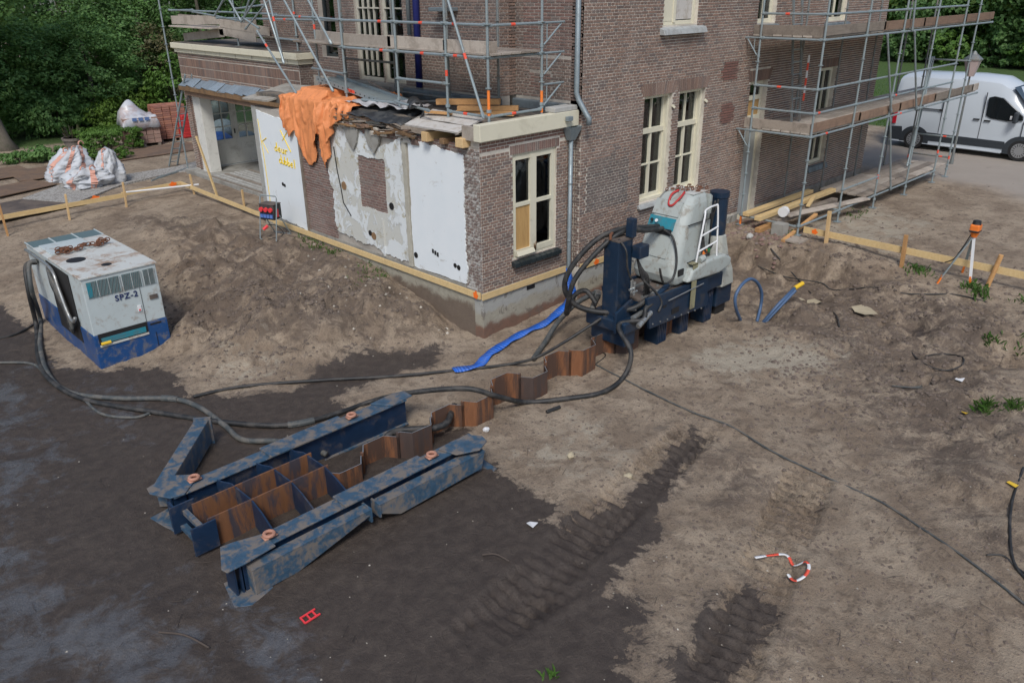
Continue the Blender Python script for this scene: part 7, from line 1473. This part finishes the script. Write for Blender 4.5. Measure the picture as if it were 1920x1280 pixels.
shrub(SP(90,302), .75, .6, .55, 80, 34, .09, 'leaf_maple', 'low green plant between the pot and the bulk bags'); shrub(SP(205,303)+np.array([.1,.1,0]), .8, .35, .35, 70, 30, .08, 'leaf_hedge', 'low green edging under the clipped hedge'); shrub(SP(35,305), .6, .5, .4, 60, 30, .08, 'leaf_maple', 'low weeds at the picture edge before the trunk')
shrub((0.6,26.3), 1.6, 1.0, 1.7, 120, 44, .12, 'leaf_maple', 'broad bush filling the space behind the garden pot'); shrub((-3.6,25.0), 1.2, 1.0, 1.5, 90, 44, .12, 'leaf_dark', 'dark bush at the picture edge next to the trunk'); shrub((2.2,29.8), 1.8, 1.3, 2.4, 120, 44, .13, 'leaf_dark', 'dark bush deep behind the hedge')
# trees beyond the lawn
gr = 'trees beyond the lawn'
fl_ = [((60,24),'light0',(1.1,1.1),'light green tree touching the brick house edge beyond the lawn'),((59,20),'light1',(1.0,1.0),'light green tree beyond the lawn between two scaffold poles'),((61,16.6),'light0',(1.2,1.15),'light green tree beyond the lawn above the van rear'),((58,13.2),'fardark',(1.0,1.0),'dark evergreen beyond the lawn above the van roof'),((60,10),'light1',(1.2,1.2),'light green tree beyond the lawn above the lantern'),((57,6.6),'fardark',(1.1,1.1),'dark evergreen mass beyond the lawn right of the scaffold end'),((58.5,3.2),'light0',(1.1,1.1),'light green tree at the far picture edge beyond the lawn'),((57,-.5),'fardark',(1.2,1.1),'dark tree outside the far end of the lawn'),
 ((68,30),'fardark',(1.5,1.5),'dark second-row tree behind the house edge'),((69,22),'fardark',(1.5,1.5),'dark second-row tree above the van rear'),((69,14),'fardark',(1.5,1.5),'dark second-row tree above the lantern'),((68,6),'fardark',(1.5,1.5),'dark second-row tree at the far picture edge'),((66,-2),'fardark',(1.5,1.5),'dark second-row tree past the picture edge')]
for p, k, s, l in fl_: tree((p[0],p[1],-.25), k, s, l, gr)
for p, k, s, l in (((58,-5),'light1',(1.1,1.1),'light tree past the far picture edge'),((59,-10.5),'fardark',(1.3,1.2),'dark tree further past the far picture edge'),((57,-16),'light0',(1.2,1.1),'light tree well past the far picture edge'),((58,-22),'fardark',(1.3,1.2),'last dark tree past the far picture edge')): tree((p[0],p[1],-.25), k, s, l, gr)
for i, (x,y) in enumerate(((56.5,23),(56.3,19),(56.6,15),(56.2,11.2),(55.6,8),(55,5),(54.6,2))):
    shrub((x,y), 1.9, 2.1, 2.4, 110, 36, .22, ('leaf_dark','leaf_hedge')[i % 2], ('dark','green')[i % 2]+' bush %s at the far edge of the lawn' % ('at the house edge','second from the house edge','third from the house edge','fourth from the house edge','third from the picture edge','second from the picture edge','nearest the picture edge')[i], 'bushes along the lawn')
# weeds on the site
def weeds(label, pts, n, h, kind='leafy'):
    V_ = []; F_ = []
    for _ in range(n):
        px, py = random.choice(pts); px += random.gauss(0,9); py += random.gauss(0,5); p = SP(px,py); a = random.uniform(0,6.28); L = h*random.uniform(.5,1.2); w = h*(.12 if kind == 'leafy' else .03); tilt = random.uniform(.3,1.0); o = len(V_)
        d_ = np.array([math.cos(a),math.sin(a),0]); e_ = np.array([-d_[1],d_[0],0])*w; V_ += [tuple(p-e_*.4),tuple(p+e_*.4),tuple(p+d_*L*tilt*.5+[0,0,L*.6]+e_),tuple(p+d_*L*tilt+[0,0,L*.75]),tuple(p+d_*L*tilt*.5+[0,0,L*.6]-e_)]; F_.append((o,o+1,o+2,o+3,o+4))
    mb = MB(); mb.v = V_; mb.f = F_; mb.mi = [0]*len(F_); o = mb.obj('weeds','weed',None); return tag(o,label,None,None,'stuff')
weeds('weeds along the foot of the white wall',[(590,452),(600,460),(575,445),(620,475),(585,458)],150,.10); weeds('weeds below the stripped plaster',[(690,500),(705,510),(740,515),(760,520),(680,520),(720,525),(700,520)],120,.08)
weeds('weeds at the round post of the level board',[(1822,545),(1830,552),(1838,548),(1815,540),(1845,555)],110,.14); weeds('weeds beside the second level board post',[(1715,508),(1725,512),(1735,510),(1705,505)],80,.12); weeds('grass tuft on the bank',[(1845,762),(1850,768),(1838,765)],110,.15,'g'); weeds('small grass tuft on the bank edge',[(1900,762),(1903,765)],70,.14,'g')
weeds('weeds at the pit on the picture edge',[(1855,645),(1850,650),(1915,565),(1912,650),(1860,652)],60,.13); weeds('weeds near the scaffold foot',[(1595,405),(1620,398),(1480,440),(1650,350),(1660,345)],120,.10)
weeds('sprig at the bottom edge',[(1032,1272)],12,.10)
# lawn blades at the near lawn edge
V_ = []; F_ = []
for _ in range(9000):
    x = 25.6+abs(random.gauss(0,9)); y = random.uniform(-8,14); h = random.uniform(.05,.13); a = random.uniform(0,6.28); o = len(V_); w = .03
    V_ += [(x-w*math.cos(a),y-w*math.sin(a),-.25),(x+w*math.cos(a),y+w*math.sin(a),-.25),(x+random.uniform(-.05,.05),y+random.uniform(-.05,.05),-.25+h)]; F_.append((o,o+1,o+2))
mb = MB(); mb.v = V_; mb.f = F_; mb.mi = [0]*len(F_); tag(mb.obj('lawn_grass','lawn_blade',None),'mown lawn grass beyond the van',None,None,'stuff')
